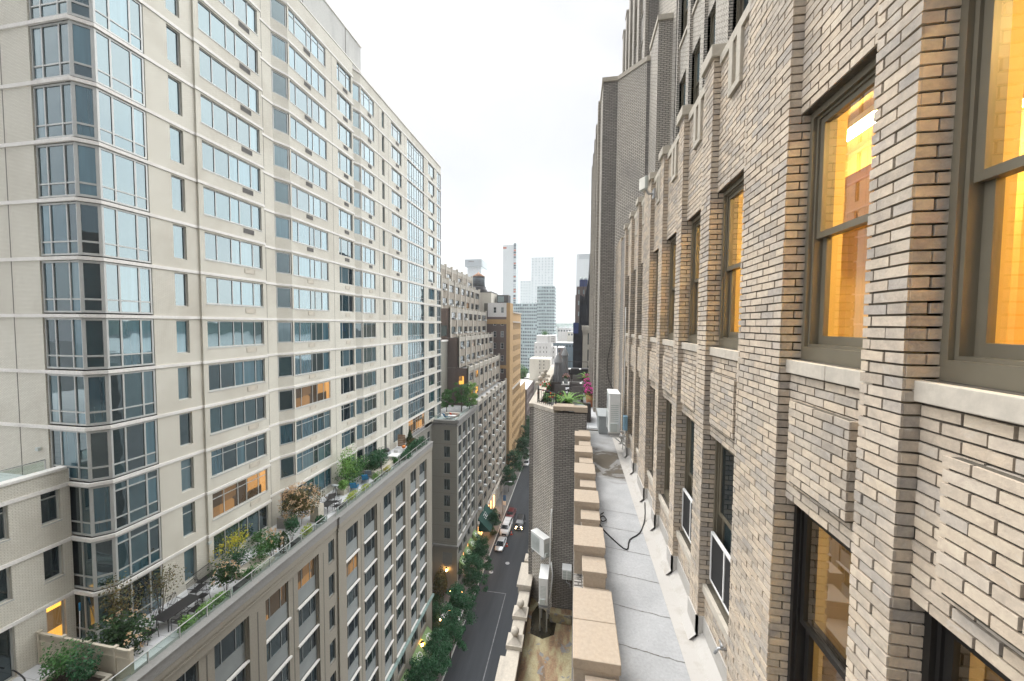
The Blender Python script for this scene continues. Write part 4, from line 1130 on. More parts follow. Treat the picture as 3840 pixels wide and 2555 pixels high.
# ------- main mass below the ledge, lower terrace and patio block
ms_ = MB(); ms_.box((.03, -25, G0), (XR + .2, 13.4, -4.6)); ms_.build('lower_wall', 'brick_grey', rb)
tw = MB()
TP = [(-.73, 13.4), (3.4, 13.4), (3.4, 30), (-1.76, 30), (-1.76, 14.27), (-1.6, 14.27)]
tw.prism(TP, G0, -4.62, 0, 1); tw.box((-1.7, 15.63, -4.6), (3.3, 29.9, -4.38), 1); tw.prism([(-.73, 13.42), (.44, 13.42), (.44, 15.63), (-1.7, 15.63), (-1.7, 14.4)], -4.6, -4.38, 1)
def ribbon_wall(mb, pts, th, z0, z1, m=0, left=True):
    """upright wall of thickness th along a plan line (inside to the left of the walk)"""
    o = pts; ln = []
    inner = offs(pts, -th) 
    for a, b, c, e in zip(o, o[1:], inner, inner[1:]):
        mb.face([(a[0],a[1],z0),(b[0],b[1],z0),(b[0],b[1],z1),(a[0],a[1],z1)], m)
        mb.face([(e[0],e[1],z0),(c[0],c[1],z0),(c[0],c[1],z1),(e[0],e[1],z1)], m)
        mb.face([(a[0],a[1],z1),(b[0],b[1],z1),(e[0],e[1],z1),(c[0],c[1],z1)], m)
        mb.face([(c[0],c[1],z0),(e[0],e[1],z0),(b[0],b[1],z0),(a[0],a[1],z0)], m)
    for a, c in ((o[0], inner[0]), (o[-1], inner[-1])):
        mb.face([(a[0],a[1],z0),(c[0],c[1],z0),(c[0],c[1],z1),(a[0],a[1],z1)], m)
EDGE = [(-1.76, 28.5), (-1.76, 14.27), (-1.6, 14.27), (-.73, 13.4), (.45, 13.4)]
ribbon_wall(tw, EDGE, .32, -4.63, -3.26)
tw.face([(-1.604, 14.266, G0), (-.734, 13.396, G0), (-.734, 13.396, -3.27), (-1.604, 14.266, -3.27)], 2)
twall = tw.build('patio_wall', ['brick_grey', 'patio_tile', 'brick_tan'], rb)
cp = MB(); ribbon_wall(cp, offs(EDGE[:4], .04), .42, -3.26, -3.13); cp.build('patio_coping', 'limestone', rb, .012)
cp = MB(); cp.box((-.78, 13.34, -3.16), (.0, 13.86, -3.0)); cp.box((.0, 13.34, -3.2), (.47, 13.66, -3.0)); cp.build('corner_coping', 'coping_stone', rb, .012)
cp = MB(); cp.box((.05, 13.66, -4.4), (.45, 13.9, -3.3)); cp.build('patio_kerb', 'brick_grey', rb)
b = MB(); b.box((-.8, 13.1, -11.1), (.03, 13.4, -10.7)); b.build('cant_strip', 'old_roof', rb, .05)
for y in (18.8, 20.3, 21.7):
    b = MB(); b.box((-2.02, y - .2, -3.13), (-1.5, y + .2, -3.0)); b.lathe([(.16,-3.0),(.06,-2.92),(.07,-2.88)], (-1.78, y, 0), 8); b.ball((-1.78, y, -2.80), .135, 14); b.build('ball_finial', 'limestone', rb)
# lower terrace along the street and its parapet
lt = MB(); lt.box((-2.0, -25, G0), (.03, 16.5, -11.1)); lt.build('street_wall', 'brick_grey', rb)
b = MB(); b.box((-1.75, -25, -11.1), (.03, 14.9, -11.096)); b.build('lower_roof', 'old_roof', rb)
b = MB(); b.box((-2.0, -25, -11.1), (-1.62, 16.5, -10.55)); b.build('lower_parapet', 'brick_brown', rb)
for (a, e, k) in [(6.0, 10.5, 'b'), (11.0, 11.5, 'f'), (12.2, 12.7, 'f'), (13.6, 14.95, 'b'), (15.25, 15.75, 'f')]:
    b = MB()
    if k == 'b':
        n = max(1, round((e - a) / 1.1))
        for q in range(n): b.box((-2.13, a + (e-a)*q/n + .003, -10.28), (-1.56, a + (e-a)*(q+1)/n - .003, -10.16))
        b.box((-2.08, a + .04, -10.55), (-1.6, e - .04, -10.28)); b.build('parapet_block', 'limestone', rb, .012)
    else:
        ym = (a + e) / 2
        b.box((-2.06, a, -10.42), (-1.54, e, -10.28)); b.box((-2.0, a + .05, -10.55), (-1.6, e - .05, -10.42))
        i = len(b.v)
        P = [(-2.03, a + .03, -10.28), (-1.57, a + .03, -10.28), (-1.57, e - .03, -10.28), (-2.03, e - .03, -10.28), (-1.86, ym - .06, -10.14), (-1.74, ym - .06, -10.14), (-1.74, ym + .06, -10.14), (-1.86, ym + .06, -10.14)]
        b.hexa(P, 0, 'b'); b.lathe([(.06, -10.14), (.06, -10.1)], (-1.8, ym, 0), 10); b.ball((-1.8, ym, -9.98), .135, 16); b.build('ball_finial', 'limestone', rb)
for a, e in ((10.5, 11.0), (11.5, 12.2), (12.7, 13.6), (14.95, 15.25)):
    b = MB(); b.box((-2.02, a, -10.55), (-1.6, e, -10.4)); b.build('parapet_coping_low', 'limestone', rb, .02)
b = MB(); b.prism([(-1.45, 12.5), (-1.0, 12.35), (-.6, 12.6), (-.55, 13.2), (-.75, 13.39), (-1.3, 13.9), (-1.5, 13.4)], -11.095, -11.09); b.build('roof_patch', 'patch_dark', rb)  # flat dark glossy patch on the lower roof below the condensers
# upper masses further on
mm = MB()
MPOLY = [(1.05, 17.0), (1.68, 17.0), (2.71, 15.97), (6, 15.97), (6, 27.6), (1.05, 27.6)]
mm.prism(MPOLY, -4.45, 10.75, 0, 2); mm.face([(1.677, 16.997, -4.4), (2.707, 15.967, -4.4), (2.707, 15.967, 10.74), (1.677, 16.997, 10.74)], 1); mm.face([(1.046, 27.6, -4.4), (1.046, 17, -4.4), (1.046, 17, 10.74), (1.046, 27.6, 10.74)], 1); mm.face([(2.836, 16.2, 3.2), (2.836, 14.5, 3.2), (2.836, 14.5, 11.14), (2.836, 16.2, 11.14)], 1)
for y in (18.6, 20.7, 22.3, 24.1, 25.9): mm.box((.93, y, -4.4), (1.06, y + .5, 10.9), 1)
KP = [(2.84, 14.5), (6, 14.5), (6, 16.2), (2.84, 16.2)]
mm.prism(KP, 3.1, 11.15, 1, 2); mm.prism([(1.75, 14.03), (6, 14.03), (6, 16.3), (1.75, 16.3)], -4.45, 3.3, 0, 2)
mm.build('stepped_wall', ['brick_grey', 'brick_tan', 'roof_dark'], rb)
cp = MB(); ribbon_wall(cp, offs([(1.05, 27.6), (1.05, 17.0), (1.68, 17.0), (2.71, 15.97), (2.84, 15.97)], .05), .45, 10.75, 10.93); ribbon_wall(cp, offs([(2.84, 15.97), (2.84, 14.5), (3.5, 14.5)], .05), .4, 11.15, 11.34); cp.build('stepped_coping', 'sandstone', rb, .012)
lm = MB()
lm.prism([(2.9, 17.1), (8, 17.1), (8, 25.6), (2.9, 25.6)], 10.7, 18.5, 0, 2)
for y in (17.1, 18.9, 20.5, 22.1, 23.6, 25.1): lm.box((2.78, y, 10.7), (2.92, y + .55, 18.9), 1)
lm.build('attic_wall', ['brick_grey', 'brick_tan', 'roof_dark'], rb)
for y in (17.1, 18.9, 20.5, 22.1, 23.6, 25.1):
    b = MB(); b.box((2.74, y - .04, 18.9), (3.2, y + .6, 19.02)); b.build('pier_cap', 'sandstone', rb)
msx = sash('attic_window', 1.05, 1.9, 'bronze', 'pane_tower')
for z in (11.4, 14.6):
    for y in (17.7, 19.45, 21.05, 22.6, 24.1):
        o = put_sash('attic_window', msx, rb, (2.86, y, z))
msx = sash('stepped_window', .95, 1.9, 'bronze', 'pane_tower')
for z in (-3.6, -.3, 3.0, 6.3):
    for y in (19.15, 21.2, 22.85, 24.6): put_sash('stepped_window', msx, rb, (1.01, y, z))
tag(rb, None)

# ------------------------------------------------------------------ things on the ledge and terraces
def ac_unit(label, w, d, h, feet=.1, fans=1, mat='ac_white'):
    """split condenser; front towards -y, width along x"""
    t = proto('air_conditioner', label, 'air conditioner')
    b = MB(); b.box((-w/2, -d/2, feet), (w/2, d/2, feet + h)); b.build('casing', mat, t, .018)
    b = MB(); b.box((-w/2 - .006, -d/2 - .012, feet + h - .03), (w/2 + .006, d/2 + .006, feet + h + .012)); b.build('lid', mat, t, .012)
    for i in range(fans):
        z0 = feet + .05 + i * (h - .06) / fans; hh = (h - .1) / fans
        g = MB(); r = min(w*.62, hh) * .46; cx = -w*.14; cz = z0 + hh/2
        g.box((cx - r*1.08, -d/2 - .012, cz - r*1.08), (cx + r*1.08, -d/2 - .002, cz + r*1.08))
        for k in range(1, 6):
            n = 24; rr_ = r*k/5.6
            g.tube([(cx + rr_*math.cos(2*math.pi*j/n), -d/2 - .016, cz + rr_*math.sin(2*math.pi*j/n)) for j in range(n + 1)], .004, 4, 1)
        g.build('fan_guard', ['ac_grey', 'steel'], t)
    b = MB()
    for k in range(9): b.box((w/2 + .001, -d/2 + .05, feet + h*.3 + k*h*.05), (w/2 + .005, d/2 - .06, feet + h*.3 + k*h*.05 + h*.02))
    b.build('side_louvre', 'ac_grey', t)
    b = MB(); b.box((w/2 + .004, -d/2 + .04, feet + .05), (w/2 + .05, d/2 - .1, feet + h*.25)); b.build('valve_cover', 'ac_grey', t, .008)
    for s in (-1, 1):
        b = MB(); b.box((s*w*.36 - .03, -d/2 - .03, 0), (s*w*.36 + .03, d/2 + .03, feet)); b.build('foot', 'steel', t)
    return t
a1 = ac_unit('white split condenser bracketed at an angle on the chamfered brick wall above the lower roof', .78, .30, .62, .08)
place(a1, (-1.22, 13.58, -8.83), math.radians(-45)); a1.scale = (1, 1, 1.15)
a2 = ac_unit('white condenser standing side-on on a stand over the dark patch of the lower roof', .80, .32, .98, .1)
place(a2, (-1.0, 12.98, -10.15), math.radians(-90))
st = MB()
for dx in (-.12, .12):
    for dy in (-.3, .3): st.box((-1.0 + dx - .02, 12.98 + dy - .02, -11.1), (-1.0 + dx + .02, 12.98 + dy + .02, -10.15))
st.box((-1.16, 12.6, -10.2), (-.84, 13.36, -10.15))
o = st.build('condenser_stand', 'steel', None, loc=(-1.0, 12.98, -11.1)); tag(o, 'low steel stand under the side-on condenser on the lower roof', 'stand')
t = thing('window_air_conditioner', 'small white louvred air conditioner sticking out of the dark brick face above the lower roof', 'air conditioner', (-.18, 13.4, -9.35))
b = MB(); b.hexa([(-.36,13.1,-9.37),(-.01,13.1,-9.37),(-.01,13.4,-9.37),(-.36,13.4,-9.37),(-.36,13.1,-9.0),(-.01,13.1,-9.0),(-.01,13.4,-8.95),(-.36,13.4,-8.95)]); b.build('casing', 'ac_white', t, .01)
b = MB()
for i in range(2):
    for j in range(3): b.box((-.335 + i*.165, 13.09, -9.34 + j*.105), (-.20 + i*.165, 13.099, -9.25 + j*.105))
b.build('louvre', 'ac_grey', t)
b = MB(); b.tube([(-.2, 13.38, -9.5), (-.2, 13.15, -9.5), (-.05, 13.05, -9.5)], .015, 5); b.tube([(-.14, 13.38, -9.45), (-.06, 13.02, -9.6)], .01, 5); b.build('drain_arm', 'steel', t)
a3 = ac_unit('tall pale condenser hung on the wall at the far end of the pale ledge', .92, .36, 1.32, .1, 2, 'ac_white')
place(a3, (1.33, 12.9, -3.72), math.radians(-90))
a3b = MB(); 
for z in (-3.74,):
    for y in (12.6, 13.2): a3b.box((1.2, y - .03, z - .05), (1.9, y + .03, z)); a3b.tube([(1.28, y, z - .02), (1.8, y, z - .4)], .02, 5)
o = a3b.build('wall_bracket', 'white_metal', None, loc=(1.8, 12.9, -3.75)); tag(o, 'white steel wall bracket carrying the tall condenser over the ledge', 'bracket')
t = thing('junction_box', 'small blue grey switch box on the wall behind the tall condenser', 'switch box', (1.72, 12.3, -3.3))
b = MB(); b.box((1.6, 12.2, -3.45), (1.72, 12.42, -2.98)); b.build('case', 'blue_box', t, .01); b = MB(); b.box((1.588, 12.22, -3.42), (1.599, 12.40, -3.0)); b.build('door', 'blue_box', t, .004)
def cable(name, label, pts, r, mat, cat='cable', smooth=3):
    P_ = [Vector(p) for p in pts]; out = []
    for i in range(len(P_) - 1):
        p0, p1, p2, p3 = P_[max(i-1,0)], P_[i], P_[i+1], P_[min(i+2, len(P_)-1)]
        for k in range(smooth):
            u = k / smooth
            out.append(.5 * ((2*p1) + (-p0+p2)*u + (2*p0-5*p1+4*p2-p3)*u*u + (-p0+3*p1-3*p2+p3)*u**3))
    out.append(P_[-1]); b = MB(); b.tube(out, r, 6)
    o = b.build(name, mat, None, loc=tuple(P_[0])); return tag(o, label, cat)
cable('conduit', 'grey conduit looping from the tall condenser to the blue switch box', [(1.5, 12.45, -3.7), (1.62, 12.3, -3.62), (1.66, 12.28, -3.45)], .018, 'pipe_white', 'pipe')
cable('conduit', 'white drain pipe rising behind the tall condenser on the brick wall', [(1.62, 12.55, -4.2), (1.62, 12.55, -3.0), (1.64, 12.6, -1.0), (1.63, 12.6, .6)], .016, 'pipe_white', 'pipe')
cable('cable', 'thin black cable looping down the grey brick corner above the condenser', [(1.6, 16.95, .6), (1.62, 16.95, -.6), (1.45, 16.95, -1.6), (1.5, 16.95, -2.4), (1.7, 16.7, -2.9)], .014, 'cable_black')
cable('cable', 'black cable with a coiled end lying across the pale ledge', [(1.62, 8.55, -4.05), (1.6, 8.4, -4.36), (1.4, 7.85, -4.385), (1.15, 7.55, -4.385), (1.05, 7.2, -4.385), (.85, 7.45, -4.385), (.62, 7.9, -4.385), (.58, 8.2, -4.37), (.68, 8.35, -4.36), (.74, 8.2, -4.36), (.64, 8.1, -4.35), (.6, 8.3, -4.34), (.7, 8.5, -4.36)], .013, 'cable_black')
b = MB(); 
cable('refrigerant_line', 'insulated white lines running down the corner beside the angled condenser', [(-.78, 13.36, -6.9), (-.8, 13.34, -7.6), (-.82, 13.33, -8.6), (-.85, 13.3, -9.6), (-.9, 13.2, -10.0)], .035, 'pipe_white', 'pipe')
cable('refrigerant_line', 'bundle of thin white hoses hanging behind the side-on condenser', [(-.78, 13.3, -8.9), (-.72, 13.15, -9.3), (-.76, 12.9, -9.7), (-.8, 12.75, -9.9)], .03, 'pipe_white', 'pipe')
t = thing('floodlight', 'grey floodlight bracketed to the top of a brick pier', 'lamp', (1.72, 8.9, 3.2))
b = MB(); b.obox((1.5, 8.9, 3.25), .5, (-.045, -.12, -.14), (.045, .12, .16)); b.build('head', 'ac_grey', t, .03)
b = MB(); b.obox((1.5, 8.9, 3.25), .5, (-.055, -.1, -.12), (-.046, .1, .14)); b.build('lens', 'glass_bulb', t)
b = MB(); b.tube([(1.52, 8.92, 3.2), (1.62, 8.98, 3.05), (1.78, 8.98, 3.05)], .025, 6); b.box((1.72, 8.9, 2.95), (1.76, 9.06, 3.15)); b.build('bracket', 'steel', t)
t = thing('hose_tap', 'small brass hose tap on the brick below the nearest lower sill', 'tap', (XS, 4.55, -3.9))
b = MB(); b.tube([(XS + .02, 4.55, -3.86), (XS - .1, 4.55, -3.86), (XS - .14, 4.55, -3.93)], .018, 6); b.build('spout', 'steel', t)
b = MB(); b.tube([(XS - .07, 4.50, -3.80), (XS - .07, 4.60, -3.80)], .012, 6); b.tube([(XS - .07, 4.55, -3.85), (XS - .07, 4.55, -3.8)], .012, 5); b.build('handle', 'steel', t)
o = MB(); o.box((-.45, 8.95, -11.0), (.0, 9.03, -10.93)); o = o.build('drain_spout', 'white_metal', None, loc=(0, 9, -11)); tag(o, 'short white scupper spout sticking out over the patched lower roof', 'pipe')
t = thing('storage_box', 'grey lidded storage box on the patio beside the tall condenser', 'box', (1.2, 15.4, -4.4))
b = MB(); b.box((.98, 14.9, -4.4), (1.68, 16.3, -3.72)); b.build('body', 'grey_box', t, .02)
b = MB(); b.box((.95, 14.86, -3.72), (1.7, 16.34, -3.66)); b.build('lid', 'grey_box', t, .015)

# patio furniture
t = thing('patio_table', 'long pale dining table on the rooftop patio', 'table', (-.55, 22.9, -4.4))
b = MB(); b.box((-1.45, 22.3, -3.70), (.45, 23.5, -3.65)); b.build('tabletop', 'table_pale', t, .01)
for sx in (-1.3, .3):
    for sy in (22.42, 23.38):
        b = MB(); b.box((sx - .05, sy - .05, -4.4), (sx + .05, sy + .05, -3.7)); b.build('leg', 'wicker', t)
def patio_chair(label, big=False):
    t = proto('patio_chair', label, 'chair')
    w = .33 if not big else .42
    b = MB(); b.box((-w, -.3, .36), (w, .3, .45)); b.build('seat', 'wicker', t, .02)
    b = MB(); b.hexa([(-w,.25,.42),(w,.25,.42),(w,.31,.42),(-w,.31,.42),(-w+.03,.38,1.0),(w-.03,.38,1.0),(w-.03,.43,1.0),(-w+.03,.43,1.0)]); b.build('backrest', 'mesh_fabric', t, .02)
    for s in (-1, 1):
        b = MB(); b.tube([(s*w, -.28, .45), (s*w, -.28, .66), (s*w, .3, .68)], .03, 6); b.build('armrest', 'wicker', t)
        for y in (-.26, .26):
            b = MB(); b.box((s*(w - .04) - .025, y - .025, 0), (s*(w - .04) + .025, y + .025, .37)); b.build('leg', 'wicker', t)
    return t
GC = 'dark wicker chairs on the patio'
pc0 = patio_chair('dark mesh backed patio chair, nearest of those drawn up to the pale table'); pc0['group'] = GC
F = -4.38
place(pc0, (.12, 20.6, F), math.pi + .1)
again(pc0, (.12, 21.5, F), math.pi, 'dark patio chair directly behind the nearest one at the pale table')
again(pc0, (.0, 22.1, F), math.pi - .05, 'dark patio chair tucked closest under the near side of the pale table')
again(pc0, (-.75, 20.9, F), math.pi - .2, 'dark patio chair behind the iron railing, left of the others')
again(pc0, (-1.2, 21.9, F), math.pi + .3, 'dark patio chair by the red flowers at the near left end of the table')
again(pc0, (.15, 24.4, F), 0, 'dark patio chair on the far side of the table near the palm')
again(pc0, (-.6, 24.4, F), 0, 'dark patio chair on the far side of the table behind the flower urn')
again(pc0, (-1.25, 24.6, F), 0, 'dark patio chair on the far side of the table behind the front parasol')
t = thing('patio_sofa', 'dark wicker armchair block with high sides at the near end of the patio', 'sofa', (.25, 16.9, F))
b = MB(); b.box((-.2, 16.55, F), (.72, 17.6, F + .42)); b.build('base', 'wicker', t, .03)
b = MB(); b.box((-.2, 16.45, F), (.72, 16.6, F + .88)); b.build('backrest', 'wicker', t, .03)
b = MB(); b.box((.6, 16.6, F), (.74, 17.6, F + .7)); b.build('arm', 'wicker', t, .03)
t = thing('planter_trough', 'pale oval topped trough just inside the stone parapet corner', 'planter', (.1, 14.6, F))
b = MB(); b.lathe([(.3, 0), (.36, .75), (.3, .8)], (.12, 14.7, F + .35), 16); b.build('tub', 'grey_box', t)
def parasol(label, x, y, h, grp='closed grey parasols over the patio table'):
    t = thing('parasol', label, 'parasol', (x, y, F), 0, grp)
    b = MB(); b.tube([(x, y, F), (x, y, F + h + .1)], .03, 8); b.build('pole', 'steel', t)
    b = MB(); n = 22
    prof = [(.30, .55), (.27, .62), (.22, 1.2), (.19, 1.8), (.16, h - .42), (.10, h - .1), (.03, h)]
    rings = []
    for r, z in prof:
        i = len(b.v)
        for j in range(n):
            a = 2*math.pi*j/n; q = r * (1 + (.22 if j % 2 else -.16))
            b.v.append((x + q*math.cos(a), y + q*math.sin(a), F + z + (.05 if (z < .6 and j % 2) else 0)))
        rings.append(i)
    for a, c in zip(rings, rings[1:]):
        for j in range(n): b.f.append((a+j, a+(j+1) % n, c+(j+1) % n, c+j)); b.m.append(0); b.sm.append(False)
    b.build('canopy', 'canvas_grey', t)
    b = MB(); b.lathe([(.27, h - .50), (.2, h - .3), (.09, h - .06)], (x, y, F), 14, 0, False); b.build('valance', 'canvas_grey', t)
    b = MB(); b.box((x - .3, y - .3, F), (x + .3, y + .3, F + .08)); b.build('base', 'iron', t)
parasol('closed grey parasol at the near side of the patio table', -1.05, 22.6, 2.55)
parasol('closed grey parasol standing farther back beyond the patio table', -.72, 26.0, 2.72)
def fern(label, x, y, z, n, L, mat, name='palm_plant', cat='plant', pot=True, rs=1, pr=.22, ph=.45):
    t = thing(name, label, cat, (x, y, z)); r = random.Random(rs)
    if pot:
        b = MB(); b.lathe([(pr*.75, 0), (pr, ph), (pr*.9, ph), (pr*.88, ph - .04)], (x, y, z), 12); b.build('pot', 'planter_dark', t)
    b = MB(); z0 = z + (ph if pot else 0)
    for k in range(n):
        a = r.uniform(0, 6.28); l = L * r.uniform(.6, 1.1); lift = r.uniform(.4, 1.2); d = (math.cos(a), math.sin(a)); w = L*.05
        prev = None
        for i in range(7):
            u = i / 6; p = Vector((x + d[0]*l*u, y + d[1]*l*u, z0 + l*lift*(u - .75*u*u)))
            s = Vector((-d[1], d[0], 0)) * w * (1 - u*.9) * (1.2 if i else .3)
            if prev: b.face([prev[0], prev[1], p + s, p - s])
            prev = (p - s, p + s)
            if i > 1:
                for sgn in (-1, 1):
                    q = p + Vector((-d[1]*sgn, d[0]*sgn, -.15)).normalized() * l * .22 * (1.1 - u) + Vector((d[0], d[1], .1)) * l*.12
                    b.face([p - Vector((d[0], d[1], 0))*.02*L, p + Vector((d[0], d[1], 0))*.05*L, q])
    b.build('fronds', mat, t); return t
fern('bright green palm in a dark pot inside the near parapet corner of the patio', -.30, 15.1, F + .4, 30, 1.0, 'leaf_light', rs=3, ph=.75)
fern('bright green palm by the grey brick wall beyond the patio table', .75, 24.9, F, 26, 1.0, 'leaf_light', rs=5, ph=.75, pr=.2)
def flower_tub(label, x, y, z, bloom, r_, hgt, rs, leaf_='leaf_mid', tub=True, name='flower_pot', potm='planter_dark', nb=60):
    t = thing(name, label, 'plant', (x, y, z)); r = random.Random(rs)
    if tub:
        b = MB(); b.lathe([(r_*.6, 0), (r_*.8, hgt), (r_*.72, hgt)], (x, y, z), 12); b.build('pot', potm, t)
    b = MB(); leaves(b, (x, y, z + hgt + r_*.6), (r_, r_, r_*.9), 170, r_*.38, r); b.build('foliage', leaf_, t)
    b = MB()
    for k in range(nb):
        d = Vector((r.gauss(0,1), r.gauss(0,1), abs(r.gauss(0,1))*.9)).normalized(); p = Vector((x, y, z + hgt + r_*.6)) + Vector((d.x*r_*1.05, d.y*r_*1.05, d.z*r_))
        for q in range(3): leaf(b, p, r_*.36, r, 0, 0, d)
    b.build('blooms', bloom, t); return t
flower_tub('red flowered pot on the patio parapet behind the first stone balls', -1.45, 18.2, -3.6, 'bloom_red', .28, .3, 1, nb=16)
flower_tub('red hibiscus by the iron railing at the street corner of the patio', -1.35, 16.4, -3.9, 'bloom_red', .36, .35, 2, nb=14)
flower_tub('red flowered plant behind the middle of the iron railing', -.72, 16.9, -3.95, 'bloom_red', .26, .35, 3, nb=9)
t = flower_tub('urn of pink and cream flowers standing on the pale patio table', -.55, 22.7, -3.65, 'bloom_mixed', .2, .3, 4, potm='grey_box', nb=40)
GF = 'magenta flower pots along the grey wall'
for i, y in enumerate((19.7, 21.4, 23.2, 25.3)):
    o = flower_tub('magenta flowers in a terracotta pot by the grey wall, ' + ['nearest of the row', 'second from the camera', 'third from the camera', 'farthest of the row'][i], .80, y, F, 'bloom_pink', .27, .62, 10 + i, potm='terracotta', nb=90); o['group'] = GF
for i, (x, l) in enumerate(((.0, 'black covered barbecue grill at the far end of the patio, left one'), (.75, 'black covered barbecue grill beside the grey brick wall at the far end'))):
    t = thing('barbecue', l, 'barbecue', (x, 28.0, F), 0, 'covered barbecues at the far end of the patio')
    b = MB(); b.box((x - .3, 27.75, F), (x + .3, 28.25, F + .6)); b.build('cart', 'wicker', t)
    b = MB(); b.hexa([(x-.42,27.65,F+.6),(x+.42,27.65,F+.6),(x+.42,28.35,F+.6),(x-.42,28.35,F+.6),(x-.3,27.8,F+1.1),(x+.3,27.8,F+1.1),(x+.3,28.25,F+1.1),(x-.3,28.25,F+1.1)]); b.build('cover', 'iron', t, .08)
t = thing('patio_counter', 'dark patio counter with pale top along the far parapet', 'counter', (0, 28.9, F))
b = MB(); b.box((-1.2, 28.7, F), (1.0, 29.3, F + .85)); b.build('body', 'wicker', t); b = MB(); b.box((-1.25, 28.65, F + .85), (1.0, 29.35, F + .92)); b.build('worktop', 'table_pale', t)
def iron_rail(name, label, pts, z, h, step=.11):
    t = thing(name, label, 'railing', (pts[0][0], pts[0][1], z))
    b = MB(); b.tube([(p[0], p[1], z + h) for p in pts], .022, 6, sm=False); b.tube([(p[0], p[1], z + .08) for p in pts], .015, 6, sm=False); b.build('rail', 'iron', t)
    b = MB()
    for p, q in zip(pts, pts[1:]):
        L = math.hypot(q[0]-p[0], q[1]-p[1]); n = max(1, int(L / step))
        for i in range(n + 1): b.tube([(p[0] + (q[0]-p[0])*i/n, p[1] + (q[1]-p[1])*i/n, z), (p[0] + (q[0]-p[0])*i/n, p[1] + (q[1]-p[1])*i/n, z + h)], .009 if 0 < i < n else .02, 4, sm=False)
    b.build('balusters', 'iron', t)
iron_rail('iron_railing', 'black iron railing along the angled near corner of the patio', [(-1.5, 15.2), (-1.46, 14.45), (-.7, 13.72)], -3.13, .55)
iron_rail('iron_railing', 'black iron railing across the far end of the patio', [(-1.6, 30.0), (1.0, 30.0)], -3.9, .9)
t = thing('side_table', 'grey pedestal planter stand beside the magenta flowers', 'stand', (.55, 21.9, F))
b = MB(); b.box((.42, 23.6, F), (.72, 23.9, F + .72)); b.build('column', 'grey_box', t, .02); b = MB(); b.box((.3, 23.5, F), (.82, 24.0, F + .03)); b.build('plinth', 'grey_box', t)
# ================================================================== ground
def struct(mb, name, mats, bevel=0):
    o = mb.build(name, mats, None); return tag(o, None, None, None, 'structure')
b = MB(); b.face([(-3000, -600, G0 - .15), (3000, -600, G0 - .15), (3000, 1400, G0 - .15), (-3000, 1400, G0 - .15)]); struct(b, 'ground', 'roof_dark')
CL, CRT = -16.6, -5.6
b = MB(); b.face([(CL, -60, G0 - .146), (CRT, -60, G0 - .146), (CRT, 420, G0 - .146), (CL, 420, G0 - .146)]); struct(b, 'road', 'asphalt')
b = MB(); b.box((-24.6, -60, G0 - .14), (CL - .16, 420, G0)); struct(b, 'pavement', 'sidewalk')
b = MB(); b.box((CL - .16, -60, G0 - .14), (CL, 420, G0 + .005)); struct(b, 'kerb', 'concrete_pale')
b = MB(); b.box((CRT + .16, -60, G0 - .14), (-2.0, 420, G0)); struct(b, 'pavement', 'sidewalk')
b = MB(); b.box((CRT, -60, G0 - .14), (CRT + .16, 420, G0 + .005)); struct(b, 'kerb', 'concrete_pale')
b = MB(); z = G0 - .142
for x in (-11.4,): b.face([(x - .07, 30, z), (x + .07, 30, z), (x + .07, 60.5, z), (x - .07, 60.5, z)])
b.face([(-14.9, 60.4, z), (-11.33, 60.4, z), (-11.33, 60.55, z), (-14.9, 60.55, z)])
b.face([(-8.0, 78, z), (-7.85, 78, z), (-7.85, 92, z), (-8.0, 92, z)])
struct(b, 'road_markings', 'road_paint')
b = MB(); b.face([(-24.4, 48.2, G0 + .004), (-17.2, 48.2, G0 + .004), (-17.2, 59.4, G0 + .004), (-24.4, 59.4, G0 + .004)]); struct(b, 'courtyard_paving', 'sidewalk')
b = MB(); b.box((-20.6, 53.2, G0 + .005), (-17.4, 56.6, G0 + .03)); struct(b, 'path', 'terrace_tile')
for i, (x, y) in enumerate(((-15.2, 65.4), (-12.6, 68.5), (-8.5, 108))):
    t = thing('manhole_cover', ['iron manhole cover in the road near the left kerb', 'iron manhole cover nearer the middle of the road', 'iron manhole cover far down the road'][i], 'manhole cover', (x, y, G0 - .14), 0, 'manhole covers in the road')
    b = MB(); b.lathe([(.42, -.003), (.42, .006), (.36, .008)], (x, y, G0 - .14), 20); b.build('lid', 'steel', t)

